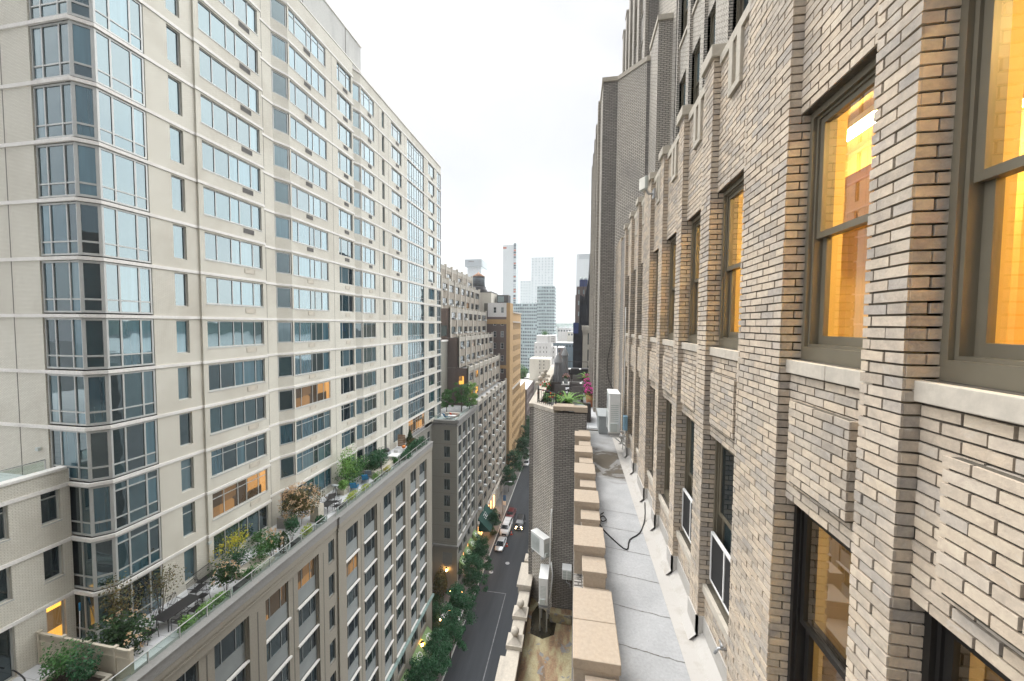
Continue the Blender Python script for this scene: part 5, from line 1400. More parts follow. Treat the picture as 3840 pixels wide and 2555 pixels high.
# ------------------------------------------------------------------ cars
def car(name, label, paint, L, W, H, hood, cabin, roof0, roof1, tail, kind='sedan', head='glass_bulb', cat='car'):
    """front towards -y. hood,cabin.. are y stations from the nose"""
    t = proto(name, label, cat)
    hw = W / 2; b = MB()
    bl = .55 if kind == 'sedan' else .72
    zs = lambda v: v
    hl = H * bl
    prof = [(0, .32, hl*.62, .82), (.12, .24, hl*.80, .93), (hood*.55, .22, hl*.94, .99), (hood, .22, hl, 1), (L*.5, .22, hl*1.02, 1), (tail, .22, hl*1.03, 1), (L - .12, .26, hl*.98, .94), (L, .34, hl*.72, .84)]
    rings = []
    for y, zb, zt, k in prof:
        i = len(b.v); w = hw * k
        for x, z in ((-w*.92, zb), (-w, zb + (zt - zb)*.35), (-w*.97, zt - .08), (-w*.86, zt), (w*.86, zt), (w*.97, zt - .08), (w, zb + (zt - zb)*.35), (w*.92, zb)): b.v.append((x, y, z))
        rings.append(i)
    for a, c in zip(rings, rings[1:]):
        for j in range(8): b.f.append((a+j, a+(j+1) % 8, c+(j+1) % 8, c+j)); b.m.append(0); b.sm.append(j not in (7,))
    b.f.append(tuple(rings[0] + j for j in range(8))); b.m.append(0); b.sm.append(False); b.f.append(tuple(rings[-1] + j for j in reversed(range(8)))); b.m.append(0); b.sm.append(False)
    b.build('body', paint, t)
    zc = hl * .985; w0, w1 = hw*.9, hw*.72
    b = MB(); b.hexa([(-w0, cabin, zc), (w0, cabin, zc), (w0, tail, zc), (-w0, tail, zc), (-w1, roof0, H - .05), (w1, roof0, H - .05), (w1, roof1, H - .05), (-w1, roof1, H - .05)]); b.build('glass', 'car_glass', t, .03)
    b = MB(); b.hexa([(-w1 - .02, roof0 - .05, H - .06), (w1 + .02, roof0 - .05, H - .06), (w1 + .02, roof1 + .05, H - .06), (-w1 - .02, roof1 + .05, H - .06), (-w1 + .08, roof0 + .06, H), (w1 - .08, roof0 + .06, H), (w1 - .08, roof1 - .06, H), (-w1 + .08, roof1 - .06, H)])
    for s in (-1, 1):
        for (ya, yb) in ((cabin, roof0), (roof0 + (roof1 - roof0)*.5,) * 2, (tail, roof1)):
            b.hexa([(s*(w0 + .008) - .03, ya - .04, zc), (s*(w0 + .008) + .03, ya - .04, zc), (s*(w0 + .008) + .03, ya + .06, zc), (s*(w0 + .008) - .03, ya + .06, zc), (s*(w1 + .008) - .03, yb - .04, H - .06), (s*(w1 + .008) + .03, yb - .04, H - .06), (s*(w1 + .008) + .03, yb + .06, H - .06), (s*(w1 + .008) - .03, yb + .06, H - .06)])
    if kind != 'sedan':
        for s in (-1, 1): b.box((s*w1*.88 - .02, roof0 + .3, H), (s*w1*.88 + .02, roof1 - .2, H + .05))
    b.build('roof', paint, t)
    for s in (-1, 1):
        for y in (L*.19, L*.80):
            b = MB(); r = .33 if kind == 'sedan' else .37
            n = 16; i = len(b.v)
            def ringx(x, rr): return [(x, y + rr*math.cos(2*math.pi*j/n), r + rr*math.sin(2*math.pi*j/n)) for j in range(n)]
            A = ringx(s*(hw - .18), r); B_ = ringx(s*(hw + .005), r)
            for j in range(n): b.face([A[j], A[(j+1) % n], B_[(j+1) % n], B_[j]] if s > 0 else [B_[j], B_[(j+1) % n], A[(j+1) % n], A[j]], 0)
            b.face(B_ if s > 0 else B_[::-1], 0); ri = ringx(s*(hw + .012), r*.6); b.face(ri if s > 0 else ri[::-1], 1)
            b.build('wheel', ['tyre', 'rim'], t)
        b = MB(); b.hexa([(s*hw*.58 - .16, .0, hl*.60), (s*hw*.58 + .16, .02, hl*.60), (s*hw*.58 + .16, .2, hl*.60), (s*hw*.58 - .16, .2, hl*.60), (s*hw*.58 - .16, .03, hl*.77), (s*hw*.58 + .16, .06, hl*.77), (s*hw*.58 + .16, .2, hl*.77), (s*hw*.58 - .16, .2, hl*.77)]); b.build('headlight', head, t)
        b = MB(); b.box((s*hw*.7 - .13, L - .1, hl*.66), (s*hw*.7 + .13, L + .01, hl*.86)); b.build('tail_light', 'tail_red', t)
        b = MB(); b.box((s*(hw + .01), cabin + .25, zc), (s*(hw + .17), cabin + .36, zc + .13)); b.build('wing_mirror', paint, t, .02)
    b = MB(); b.box((-hw*.5, -.015, .38), (hw*.5, .03, hl*.58)); b.build('grille', 'tyre', t)
    b = MB(); b.box((-.26, -.03, .36), (.26, -.016, .47)); b.build('number_plate', 'sign_white', t)
    return t
RZ = G0 - .146
sed = car('sedan', 'silver sedan first at the left kerb beside a red traffic cone', 'paint_silver', 4.7, 1.8, 1.45, 1.35, 1.0, 1.85, 3.1, 3.9); place(sed, (-15.05, 71.4, RZ), math.radians(-1.5))
van = car('van', 'white van with a roof rack parked right behind the silver sedan', 'paint_white', 5.3, 1.98, 2.05, 1.2, .75, 1.6, 5.0, 5.2, 'van', cat='van'); place(van, (-15.0, 76.9, RZ), math.radians(-1.5))
rk = MB()
for y in (1.8, 3.2, 4.6): rk.tube([(-.8, y, 2.16), (.8, y, 2.16)], .025, 5)
for x in (-.7, .7): rk.tube([(x, 1.6, 2.13), (x, 4.8, 2.13)], .02, 5)
rk.build('roof_rack', 'steel', van)
red = car('hatchback', 'dark red car with its headlights on behind the white van', 'paint_red', 4.5, 1.85, 1.6, 1.2, .9, 1.7, 3.6, 4.1, 'suv', 'headlight'); place(red, (-15.1, 83.6, RZ), math.radians(-3))
suv = car('suv', 'black off-road car with lit headlights driving towards us down the middle of the road', 'paint_black', 4.8, 1.95, 1.8, 1.25, .95, 1.75, 4.3, 4.6, 'suv', 'headlight'); place(suv, (-12.15, 79.9, RZ), 0)
fog = MB()
for s in (-.72, .72): fog.lathe([(.1, -.02), (.1, .02)], (s, -.03, .55), 10)
fog.build('fog_light', 'headlight', suv)
far1 = car('sedan', 'white car at the left kerb far down the street past the tree', 'paint_white', 4.6, 1.8, 1.45, 1.3, 1.0, 1.8, 3.1, 3.9); place(far1, (-15.7, 117.6, RZ), 0)
def copy_car(src, loc, label): return again(src, loc, 0, label)
copy_car(sed, (-15.6, 123.5, RZ), 'silver car half hidden behind the far white car at the kerb')
copy_car(sed, (-15.6, 129.5, RZ), 'pale car third in the far kerbside row')
copy_car(red, (-15.7, 137, RZ), 'dark red car with lights on in the far kerbside row')
copy_car(suv, (-15.6, 144, RZ), 'black car at the far end of the kerbside row under the trees')
for x, y, l in ((-13.75, 73.9, 'orange traffic cone beside the front of the white van'), (-13.55, 78.3, 'orange traffic cone beside the rear of the white van')):
    t = thing('traffic_cone', l, 'traffic cone', (x, y, RZ), 0, 'traffic cones beside the van')
    b = MB(); b.lathe([(.22, .03), (.05, .72)], (x, y, RZ), 12); b.build('cone', 'cone_orange', t); b = MB(); b.box((x-.22, y-.22, RZ), (x+.22, y+.22, RZ+.04)); b.build('base', 'cone_orange', t); b = MB(); b.lathe([(.155, .32), (.12, .48)], (x, y, RZ), 12); b.build('reflective_band', 'sign_white', t)

# ------------------------------------------------------------------ trees and plants
def tree_mesh(seed, H, cr, n, leafsize, leafm, barkm='bark', tr=.12, lobes=6, low=.42):
    r = random.Random(seed); b = MB()
    b.tube([(0,0,0), (r.uniform(-.1,.1), r.uniform(-.1,.1), H*.3), (r.uniform(-.2,.2), r.uniform(-.2,.2), H*.62), (r.uniform(-.2,.2), r.uniform(-.2,.2), H*.9)], [tr, tr*.8, tr*.5, tr*.15], 7)
    L = MB(); 
    for k in range(lobes):
        a = k * 2.4 + r.uniform(-.4, .4); z = H * (low + (0.95 - low) * (k + .5) / lobes); q = cr * r.uniform(.35, .62) * (1.15 - .6 * (k / lobes))
        c = (q*math.cos(a), q*math.sin(a), z)
        b.tube([(0, 0, z - H*.12), (c[0]*.6, c[1]*.6, z - H*.03), c], [tr*.4, tr*.25, tr*.08], 5)
        s = cr * r.uniform(.42, .62)
        leaves(L, c, (s, s, s*.72), n // lobes, leafsize, r, shell=.5)
    for k in range(lobes * 2):
        a = r.uniform(0, 6.28); z = H * r.uniform(low, 1.0); q = cr * r.uniform(.5, 1.0) * (1.1 - .5*(z/H - low))
        leaves(L, (q*math.cos(a), q*math.sin(a), z), (cr*.24, cr*.24, cr*.17), n // (lobes*5), leafsize, r)
    return b.mesh('trunk', barkm), L.mesh('crown', leafm)
def put_tree(name, label, ms, loc, rz=0, sc_=1.0, group=None, cat='tree'):
    t = thing(name, label, cat, loc, rz, group); t.scale = (sc_,) * 3
    for nm, me in zip(('trunk', 'crown'), ms):
        o = bpy.data.objects.new(nm, me); col.objects.link(o); o.parent = t
    return t
TM = [tree_mesh(s, 9.0, 2.75, 6500, .26, 'leaf_street', low=.30, lobes=9) for s in (1, 2, 3)]
GT = 'street trees along the left kerb'
for i, (x, y, s, l) in enumerate([(-17.6, 39.0, .84, 'green street tree nearest the camera, cut by the lower edge in front of the podium'), (-16.9, 42.6, .80, 'green street tree beside the second nearest green awning'), (-16.6, 46.6, .84, 'green street tree at the near end of the entrance court'), (-16.6, 51.0, .86, 'bushy street tree before the white courtyard path'), (-16.7, 57.9, .88, 'green street tree hiding the corner of the cream pavilion'), (-16.9, 63.6, .84, 'green street tree in front of the small green awnings'), (-17.5, 77.2, .62, 'small young street tree in a square hedge beside the silver sedan'), (-17.9, 98.5, .8, 'light green street tree beside the tall street lamp'), (-17.6, 106.0, 1.05, 'tall street tree between the street lamp and the far white car'), (-17.0, 118, 1.1, 'dense street tree beside the far white car'), (-16.4, 131, 1.25, 'big dark street tree at the foot of the gold brick building'), (-16.0, 142, 1.3, 'farthest big dark street tree at the end of the row')]):
    put_tree('street_tree', l, TM[i % 3], (x, y, G0), i * 1.3, s, GT)
for x, y, l in ((-17.5, 77.2, 'low square clipped hedge around the young tree by the silver sedan'), (-17.7, 106, 'low square clipped hedge around the tall tree past the lamp')):
    b = MB(); r = random.Random(3); leaves(b, (x, y, G0 + .5), (.9, .9, .5), 500, .22, r, shell=.3); o = b.build('clipped_hedge', 'leaf_dark', None, loc=(x, y, G0)); tag(o, l, 'hedge')
def bush(name, label, c, r3, n, size, mat, seed, cat='shrub', base=None, flowers=None, nf=0, fs=.2, group=None, stem=None):
    z0 = base if base is not None else c[2] - r3[2]
    if base is not None and abs(base + 17.1) < .6: r3 = (r3[0]*1.18, r3[1]*1.22, r3[2]*1.2); n = int(n * 1.5)
    t = thing(name, label, cat, (c[0], c[1], z0), 0, group); r = random.Random(seed); b = MB(); leaves(b, c, r3, int(n * 1.9), size * .95, r); b.build('foliage', mat, t)
    if flowers:
        b = MB()
        for k in range(nf):
            d = Vector((r.gauss(0,1), r.gauss(0,1), r.gauss(.3,1))).normalized(); p = Vector((c[0] + d.x*r3[0], c[1] + d.y*r3[1], c[2] + d.z*r3[2]))
            for q in range(9): leaf(b, p + Vector((r.gauss(0,1), r.gauss(0,1), r.gauss(0,1.3))) * fs*.32, fs*.75, r, 0, 0, d)
        b.build('blooms', flowers, t)
    b = MB()
    for k in range(stem or 4):
        a = r.uniform(0, 6.28); b.tube([(c[0] + .06*math.cos(a), c[1] + .06*math.sin(a), z0), (c[0] + r3[0]*.25*math.cos(a), c[1] + r3[1]*.25*math.sin(a), c[2]), (c[0] + r3[0]*.6*math.cos(a), c[1] + r3[1]*.6*math.sin(a), c[2] + r3[2]*.6)], [.016, .011, .005], 5)
    b.build('stems', 'bark', t); return t
bush('court_shrub', 'dark reddish shrub under the glowing lantern in the entrance court', (-22.3, 57.6, G0 + 2.6), (1.7, 1.4, 2.2), 1300, .3, 'leaf_autumn', 4, base=G0)
bush('court_shrub', 'low dark green planting behind the white courtyard path', (-22.5, 55, G0 + .9), (1.5, 2.4, .9), 800, .25, 'leaf_dark', 5, base=G0)
bush('court_shrub', 'low dark green planting in the near corner of the entrance court', (-20.6, 50.2, G0 + .9), (2.2, 1.7, .9), 900, .25, 'leaf_dark', 6, base=G0)
bush('court_shrub', 'tall leafy shrub against the podium corner in the entrance court', (-20.9, 51.6, G0 + 2.2), (1.1, 1.2, 2.0), 800, .26, 'leaf_street', 7, base=G0)
for i, (x, y) in enumerate(((-20.2, 56.9), (-18.4, 57.2), (-18.9, 53.0), (-19.8, 51.0), (-18.2, 49.5))):
    t = thing('garden_light', ['low warm garden light at the far left of the courtyard path', 'low warm garden light at the street end of the courtyard hedge', 'low warm garden light beside the courtyard path', 'low warm garden light in the near courtyard planting', 'low warm garden light near the podium corner'][i], 'lamp', (x, y, G0), 0, 'small garden lights in the entrance court')
    b = MB(); b.tube([(x, y, G0), (x, y, G0 + 1.6)], .03, 5); b.build('post', 'iron', t); b = MB(); b.ball((x, y, G0 + 1.7), .12, 8); b.build('bulb', 'lamp_warm', t)
# street lamp with banner
t = thing('street_lamp', 'tall curved grey street lamp with a blue and white banner by the pavement', 'street lamp', (-17.2, 86.5, G0))
b = MB(); b.tube([(-17.2, 86.5, G0), (-17.2, 86.5, G0 + 5), (-17.1, 86.5, G0 + 7.2), (-16.6, 86.4, G0 + 8.1), (-15.2, 86.2, G0 + 8.4)], [.11, .09, .07, .06, .05], 8); b.build('pole', 'steel', t)
b = MB(); b.box((-15.6, 86.05, G0 + 8.32), (-14.8, 86.35, G0 + 8.46)); b.build('lamp_head', 'ac_white', t, .04)
b = MB(); b.box((-17.1, 86.46, G0 + 3.3), (-16.4, 86.5, G0 + 4.7)); b.build('banner', 'sign_blue', t); b = MB(); b.box((-17.1, 86.44, G0 + 2.2), (-16.4, 86.48, G0 + 3.25)); b.build('lower_banner', 'sign_white', t)
def person(label, loc, rz, coat, legs='cloth_dark', step=.16):
    t = proto('person', label, 'person')
    me = bpy.data.meshes.new('body'); 
    V = [(0,0,.92),(0,0,1.15),(0,0,1.40),(0,0,1.52),(0,.02,1.66),(-.19,0,1.42),(-.25,.06,1.15),(-.22,-.1,.92),(.19,0,1.42),(.25,-.04,1.15),(.23,.08,.92),(-.1,0,.88),(-.11,-step*.6,.5),(-.11,-step,.06),(-.11,-step-.14,.04),(.1,0,.88),(.11,step*.5,.5),(.11,step,.06),(.11,step-.14,.04)]
    Rr = [.14,.13,.15,.06,.1,.06,.045,.04,.06,.045,.04,.09,.065,.045,.04,.09,.065,.045,.04]
    me.from_pydata(V, [(0,1),(1,2),(2,3),(3,4),(2,5),(5,6),(6,7),(2,8),(8,9),(9,10),(0,11),(11,12),(12,13),(13,14),(0,15),(15,16),(16,17),(17,18)], [])
    me.materials.append(MATS['skin']); o = bpy.data.objects.new('body', me); col.objects.link(o); o.parent = t
    md = o.modifiers.new('skin', 'SKIN'); me.skin_vertices[0].data[0].use_root = True
    for i, q in enumerate(Rr): me.skin_vertices[0].data[i].radius = (q, q)
    o.modifiers.new('sub', 'SUBSURF').levels = 1
    def sleeve(name, pts, rr, mat):
        b = MB()
        for P_, r_ in zip(pts, rr): b.tube(P_, r_, 8)
        b.build(name, mat, t)
    sleeve('jacket', [[(0,0,.85),(0,0,1.15),(0,0,1.38),(0,0,1.5)], [V[5],V[6],(-.22,-.08,.96)], [V[8],V[9],(.23,.06,.96)]], [[.2,.19,.2,.09],[.09,.07,.055],[.09,.07,.055]], coat)
    sleeve('trousers', [[(-.1,0,.9),V[12],(-.11,-step,.1)], [(.1,0,.9),V[16],(.11,step,.1)]], [[.12,.09,.07],[.12,.09,.07]], legs)
    b = MB(); b.ball((0, .035, 1.70), .105, 10); b.build('hair', 'hair', t)
    return place(t, loc, rz)
person('person in dark clothes standing on the pavement by the dark green canopy', (-17.8, 81.3, G0), .4, 'cloth_dark')
person('person in a pale green vest walking on the pavement beneath the canopy edge', (-19.1, 80.2, G0), 2.2, 'cloth_vest')
person('person in black walking near the street lamp', (-17.4, 83.6, G0), 2.8, 'cloth_dark')
# ================================================================== garden terrace on the podium
TZ = -17.1
b = MB()
t = thing('glass_balustrade', 'long low glass balustrade with grey handrail along the podium parapet', 'railing', (XP - .3, 30, -16.6))
segs = [(-5, 26.6, XP - .30), (27.6, 48, XP - .15)]
for a, e, x in segs:
    b.tube([(x, a, -16.02), (x, e, -16.02)], .028, 6)
b.tube([(XP - .30, 26.6, -16.02), (XP - .15, 27.6, -16.02)], .028, 6); b.build('handrail', 'alu', t)
for a, e, x in segs:
    n = int((e - a) / 1.4)
    for i in range(n + 1):
        y = a + (e - a) * i / n
        if y < 9: continue
        p = MB(); p.box((x - .03, y - .025, -16.64), (x + .03, y + .025, -16.04)); p.build('post', 'alu', t)
p = MB()
for a, e, x in segs: p.box((x - .006, a, -16.6), (x + .006, e, -16.06))
p.build('glass_panel', 'glass_rail', t)
# beige privacy fence across the terrace
t = thing('privacy_fence', 'beige panelled privacy fence dividing the garden terrace', 'fence', (-23.2, 13.1, TZ))
fx = [-26.1, -24.55, -23.0, -21.35, -20.45]; ft = [1.58, 1.55, 1.52, 1.52, 1.52]
for x in fx:
    p = MB(); p.box((x - .07, 13.03, TZ), (x + .07, 13.17, TZ + 1.62)); p.box((x - .09, 13.01, TZ + 1.62), (x + .09, 13.19, TZ + 1.68)); p.build('post', 'fence_beige', t)
for a, e in zip(fx, fx[1:]):
    p = MB(); p.box((a + .07, 13.08, TZ + .05), (e - .07, 13.12, TZ + 1.15)); p.box((a + .07, 13.05, TZ + 1.13), (e - .07, 13.15, TZ + 1.22)); p.box((a + .07, 13.05, TZ + 1.5), (e - .07, 13.15, TZ + 1.6)); p.box((a + .07, 13.05, TZ), (e - .07, 13.15, TZ + .1))
    for k in range(9): p.box((a + .1, 13.07, TZ + 1.235 + k*.03), (e - .1, 13.13, TZ + 1.252 + k*.03))
    p.build('panel', 'fence_beige', t)
t = thing('planter_box', 'large pale square planter bed in front of the beige privacy fence', 'planter', (-22.7, 12.0, TZ))
p = MB()
for a, c in (((-24.1, 11.2), (-23.95, 12.9)), ((-21.4, 11.2), (-21.25, 12.9)), ((-23.95, 12.75), (-21.4, 12.9)), ((-23.95, 11.2), (-21.4, 11.35))): p.box((a[0], a[1], TZ), (c[0], c[1], TZ + .5))
p.build('rim', 'planter_pale', t); p = MB(); p.box((-23.95, 11.35, TZ), (-21.4, 12.75, TZ + .36)); p.build('earth', 'soil', t)
bush('bed_shrub', 'spreading green shrub at the left of the pale planter bed before the fence', (-23.3, 12.3, TZ + 1.35), (.85, .6, .55), 420, .13, 'leaf_mid', 21, base=TZ + .35)
bush('bed_shrub', 'twiggy green shrub at the right of the pale planter bed before the fence', (-22.2, 12.4, TZ + 1.1), (.75, .5, .65), 300, .13, 'leaf_street', 22, base=TZ + .35)
cable('garden_hose', 'black garden hose looping from the wall behind the beige fence corner', [(-26.15, 12.2, TZ + .5), (-25.7, 12.1, TZ + .6), (-25.2, 12.1, TZ + .35), (-25.0, 12.0, TZ + .02), (-25.4, 12.1, TZ + .02)], .03, 'cable_black', 'hose')
# planting along the terrace
bush('hydrangea', 'tall cream flowered hydrangea just behind the beige fence', (-22.6, 14.1, TZ + 1.15), (1.0, .75, .9), 950, .17, 'leaf_dark', 31, base=TZ, flowers='bloom_peach', nf=26, fs=.17)
bush('climbing_shrub', 'thin airy climber with brown leaves in front of the corner bay windows', (-23.5, 14.6, TZ + 2.3), (1.0, .6, 1.6), 330, .13, 'leaf_autumn', 32, base=TZ, stem=8)
bush('climbing_shrub', 'wispy small leaved climber beside the long dark dining table', (-23.6, 16.6, TZ + 1.9), (.5, 1.3, 1.1), 300, .12, 'leaf_autumn', 33, base=TZ, stem=7)
bush('hydrangea', 'leaning standard hydrangea with cream flowers beside the iron benches', (-21.5, 18.75, TZ + 1.3), (.65, .6, .55), 420, .17, 'leaf_dark', 34, base=TZ, flowers='bloom_peach', nf=24, fs=.16)
bush('yellow_shrub', 'yellow leaved shrub against the ribbon window on the terrace', (-23.7, 21.4, TZ + 1.5), (.6, 1.2, .8), 260, .15, 'leaf_yellow', 35, base=TZ)
bush('terrace_shrub', 'feathery grey green shrub in a low bed beyond the iron benches', (-22.7, 20.6, TZ + 1.0), (.8, .9, .8), 520, .12, 'leaf_street', 36, base=TZ)
bush('terrace_shrub', 'feathery green shrub leaning over the low terrace bed near the balustrade', (-21.6, 21.5, TZ + 1.1), (.7, .8, .7), 420, .12, 'leaf_mid', 37, base=TZ)
bush('hydrangea', 'pink flowered hydrangea beside the dark cypress on the terrace', (-21.6, 22.4, TZ + 1.1), (.6, .6, .75), 340, .15, 'leaf_mid', 38, base=TZ, flowers='bloom_peach', nf=34, fs=.15)
bush('hydrangea', 'big peach flowered hydrangea tree in the middle of the terrace', (-22.6, 26.3, TZ + 2.2), (1.25, 1.2, 1.15), 1100, .17, 'leaf_autumn', 39, base=TZ, flowers='bloom_peach', nf=170, fs=.17)
t = thing('cypress', 'small dark clipped cypress by the balustrade beside the pink hydrangea', 'shrub', (-21.1, 22.9, TZ)); r = random.Random(8)
p = MB()
for i in range(900):
    z = r.random(); rr_ = .34 * math.sin(math.pi * min(1, .18 + z * .84)) ** .8; a = r.uniform(0, 6.28); leaf(p, Vector((-21.1 + rr_*math.cos(a), 22.9 + rr_*math.sin(a), TZ + .15 + z*1.55)), .12, r)
p.build('foliage', 'leaf_dark', t); p = MB(); p.tube([(-21.1, 22.9, TZ), (-21.1, 22.9, TZ + 1.2)], .04, 6); p.build('trunk', 'bark', t)
bush('potted_tree', 'small round headed green tree with red flowers at its foot on the terrace', (-21.7, 24.4, TZ + 1.35), (.55, .55, .4), 420, .14, 'leaf_street', 40, base=TZ)
bush('lime_plant', 'lime green plant against the balustrade beside the small round headed tree', (-21.0, 25.2, TZ + .45), (.35, .55, .4), 240, .13, 'leaf_lime', 41, base=TZ)
for i, (y, l) in enumerate(((16.0, 'bright green fern against the balustrade nearest the beige fence'), (16.95, 'bright green fern against the balustrade beside the dining table'), (17.9, 'bright green fern against the balustrade before the leaning hydrangea'))):
    o = bush('fern', l, (-20.95, y, TZ + .42), (.34, .45, .38), 300, .13, 'leaf_light', 50 + i, base=TZ, group='ferns along the balustrade')
bush('lime_plant', 'yellow green flowering plant against the balustrade beyond the black table', (-20.9, 30.9, TZ + .55), (.35, .9, .4), 380, .13, 'leaf_lime', 42, base=TZ)
bush('lime_plant', 'lime green plant against the balustrade by the farther blue lounger', (-20.8, 33.0, TZ + .5), (.35, .7, .35), 260, .13, 'leaf_lime', 43, base=TZ)
bush('lime_plant', 'yellow plant at the balustrade by the standing heater poles', (-20.9, 37.6, TZ + .5), (.35, .5, .3), 200, .13, 'leaf_yellow', 44, base=TZ)
bush('silver_birch', 'slender pale trunked birch in front of the triple windows', (-23.0, 33.4, TZ + 2.5), (.9, 1.2, 2.0), 520, .17, 'leaf_light', 45, base=TZ, stem=6)
bush('terrace_shrub', 'soft green willow like shrub behind the blue loungers', (-23.2, 34.6, TZ + 1.4), (.9, 1.7, 1.1), 900, .18, 'leaf_mid', 46, base=TZ)
bush('terrace_shrub', 'wide green yew in the curved stone planter beyond the blue loungers', (-22.6, 38.2, TZ + 1.6), (1.1, 1.7, .9), 1100, .18, 'leaf_street', 47, base=TZ)
bush('terrace_shrub', 'dark ivy hanging over the curved stone planter', (-22.4, 37.4, TZ + .95), (1.0, 1.5, .35), 600, .16, 'leaf_dark', 48, base=TZ)
bush('terrace_shrub', 'blue green conifer spilling over the parapet at the far end of the terrace', (-20.9, 44.6, TZ + .8), (.7, 2.6, .75), 1200, .2, 'leaf_street', 49, base=TZ)
bush('terrace_shrub', 'grey green bush over the parapet nearer the white chairs', (-20.7, 41.6, TZ + .6), (.6, 1.1, .7), 600, .2, 'leaf_street', 60, base=TZ)
bush('red_shrub', 'red leaved shrub at the far end of the terrace', (-21.6, 45.4, TZ + 1.0), (.6, 1.0, .7), 380, .2, 'leaf_autumn', 61, base=TZ)
t = thing('cypress', 'tall pointed dark green conifer at the far end of the terrace', 'shrub', (-22.0, 45.6, TZ)); p = MB()
for i in range(900):
    z = r.random(); rr_ = .55 * (1 - z) ** .7 * min(1, z*6 + .3); a = r.uniform(0, 6.28); leaf(p, Vector((-22.0 + rr_*math.cos(a), 45.6 + rr_*math.sin(a), TZ + .4 + z*2.3)), .2, r)
p.build('foliage', 'leaf_dark', t); p = MB(); p.tube([(-22, 45.6, TZ), (-22, 45.6, TZ + 2)], .05, 6); p.build('trunk', 'bark', t)
p = MB(); p.prism([(-23.9, 36.4), (-21.6, 36.2), (-21.2, 37.0), (-21.3, 40.0), (-23.9, 40.2)], TZ, TZ + .7); o = p.build('planter_box', 'planter_pale', None, loc=(-22.5, 38, TZ)); tag(o, 'curved pale stone planter under the wide green yew', 'planter')
p = MB(); p.box((-23.2, 31.9, TZ), (-22.4, 32.7, TZ + .55)); o = p.build('planter_box', 'planter_pale', None, loc=(-22.8, 32.3, TZ)); tag(o, 'small square pale planter beside the dark tripod grill', 'planter')
bush('lime_plant', 'bright green fern in the small square planter by the tripod grill', (-22.8, 32.3, TZ + .95), (.5, .5, .45), 320, .15, 'leaf_light', 62, base=TZ + .5)
p = MB(); p.box((-22.3, 27.1, TZ), (-21.5, 27.8, TZ + 1.35)); o = p.build('partition_pillar', 'planter_pale', None, loc=(-21.9, 27.5, TZ)); tag(o, 'pale stone pillar beside the big peach hydrangea', 'pillar')
p = MB(); p.hexa([(XT + .1, 25.6, TZ), (XT + 1.5, 25.9, TZ), (XT + 1.5, 26.2, TZ), (XT + .1, 27.6, TZ), (XT + .1, 25.6, TZ + .95), (XT + 1.5, 25.9, TZ + .55), (XT + 1.5, 26.2, TZ + .55), (XT + .1, 27.6, TZ + 1.1)]); o = p.build('sloped_planter', 'parapet_grey', None, loc=(XT + .8, 26.5, TZ)); tag(o, 'grey sloped topped stone kerb against the tower wall by the peach hydrangea', 'kerb')
p = MB(); p.box((-22.3, 19.9, TZ), (-20.9, 21.9, TZ + .42)); o = p.build('planter_box', 'planter_pale', None, loc=(-21.6, 20.9, TZ)); tag(o, 'low pale planter bed by the balustrade under the feathery shrubs', 'planter')
# furniture
def metal_chair(name, label, w=.5, rock=False, group=None, wide=False):
    t = proto(name, label, 'bench' if wide else 'chair', group); h = w / 2
    b = MB()
    for i in range(5): b.box((-h, -.22 + i*.09, .42), (h, -.15 + i*.09, .445))
    b.build('seat', 'iron', t)
    b = MB(); n = int(w / .07)
    for i in range(n + 1): b.tube([(-h + w*i/n, .23, .44), (-h + w*i/n, .36, .98)], .012, 4)
    b.tube([(-h, .36, .98), (h, .36, .98)], .02, 5); b.build('backrest', 'iron', t)
    for s in (-1, 1):
        b = MB(); b.tube([(s*h, -.2, .44), (s*h, -.22, .66), (s*h, .3, .68)], .016, 5); b.build('armrest', 'iron', t)
        for y0, y1 in ((-.2, -.24), (.23, .3)):
            b = MB(); b.tube([(s*h, y0, .44), (s*h, y1, 0)], .016, 5); b.build('leg', 'iron', t)
        if rock:
            b = MB(); b.tube([(s*h, -.45, .10), (s*h, -.2, .02), (s*h, .2, .02), (s*h, .5, .12)], .018, 5); b.build('rocker', 'iron', t)
    return t
t = thing('dining_table', 'long dark metal dining table on the white garden terrace', 'table', (-22.3, 16.55, TZ))
b = MB(); b.obox((-22.3, 16.55, TZ), -.06, (-.45, -.95, .70), (.45, .95, .74)); b.build('tabletop', 'iron', t)
for sx in (-.38, .38):
    for sy in (-.8, .8):
        b = MB(); b.tube([(-22.3 + sx, 16.55 + sy, TZ + .7), (-22.3 + sx*1.05, 16.55 + sy, TZ)], .025, 5); b.build('leg', 'iron', t)
GM = 'dark metal chairs round the dining table'
ch = metal_chair('metal_chair', 'dark metal chair at the near end of the long dining table', group=GM)
place(ch, (-22.3, 15.15, TZ), math.pi)
for x, y, a, l in ((-22.95, 16.1, math.pi/2, 'dark metal chair on the window side of the dining table, nearer one'), (-22.95, 16.95, math.pi/2, 'dark metal chair on the window side of the dining table, farther one'), (-21.6, 16.1, -math.pi/2, 'dark metal chair on the balustrade side of the dining table, nearer one'), (-21.6, 16.95, -math.pi/2, 'dark metal chair on the balustrade side of the dining table, farther one'), (-22.2, 17.85, 0, 'dark metal chair at the far end of the long dining table')):
    again(ch, (x, y, TZ), a, l)
bn = metal_chair('metal_bench', 'dark slatted metal bench against the tower wall', 1.25, wide=True); place(bn, (-23.55, 19.3, TZ), math.pi/2 + .1)
rk_ = metal_chair('rocking_chair', 'dark slatted metal rocking seat between the bench and the dining table', .8, True); place(rk_, (-23.1, 18.3, TZ), math.pi/2 + .25)
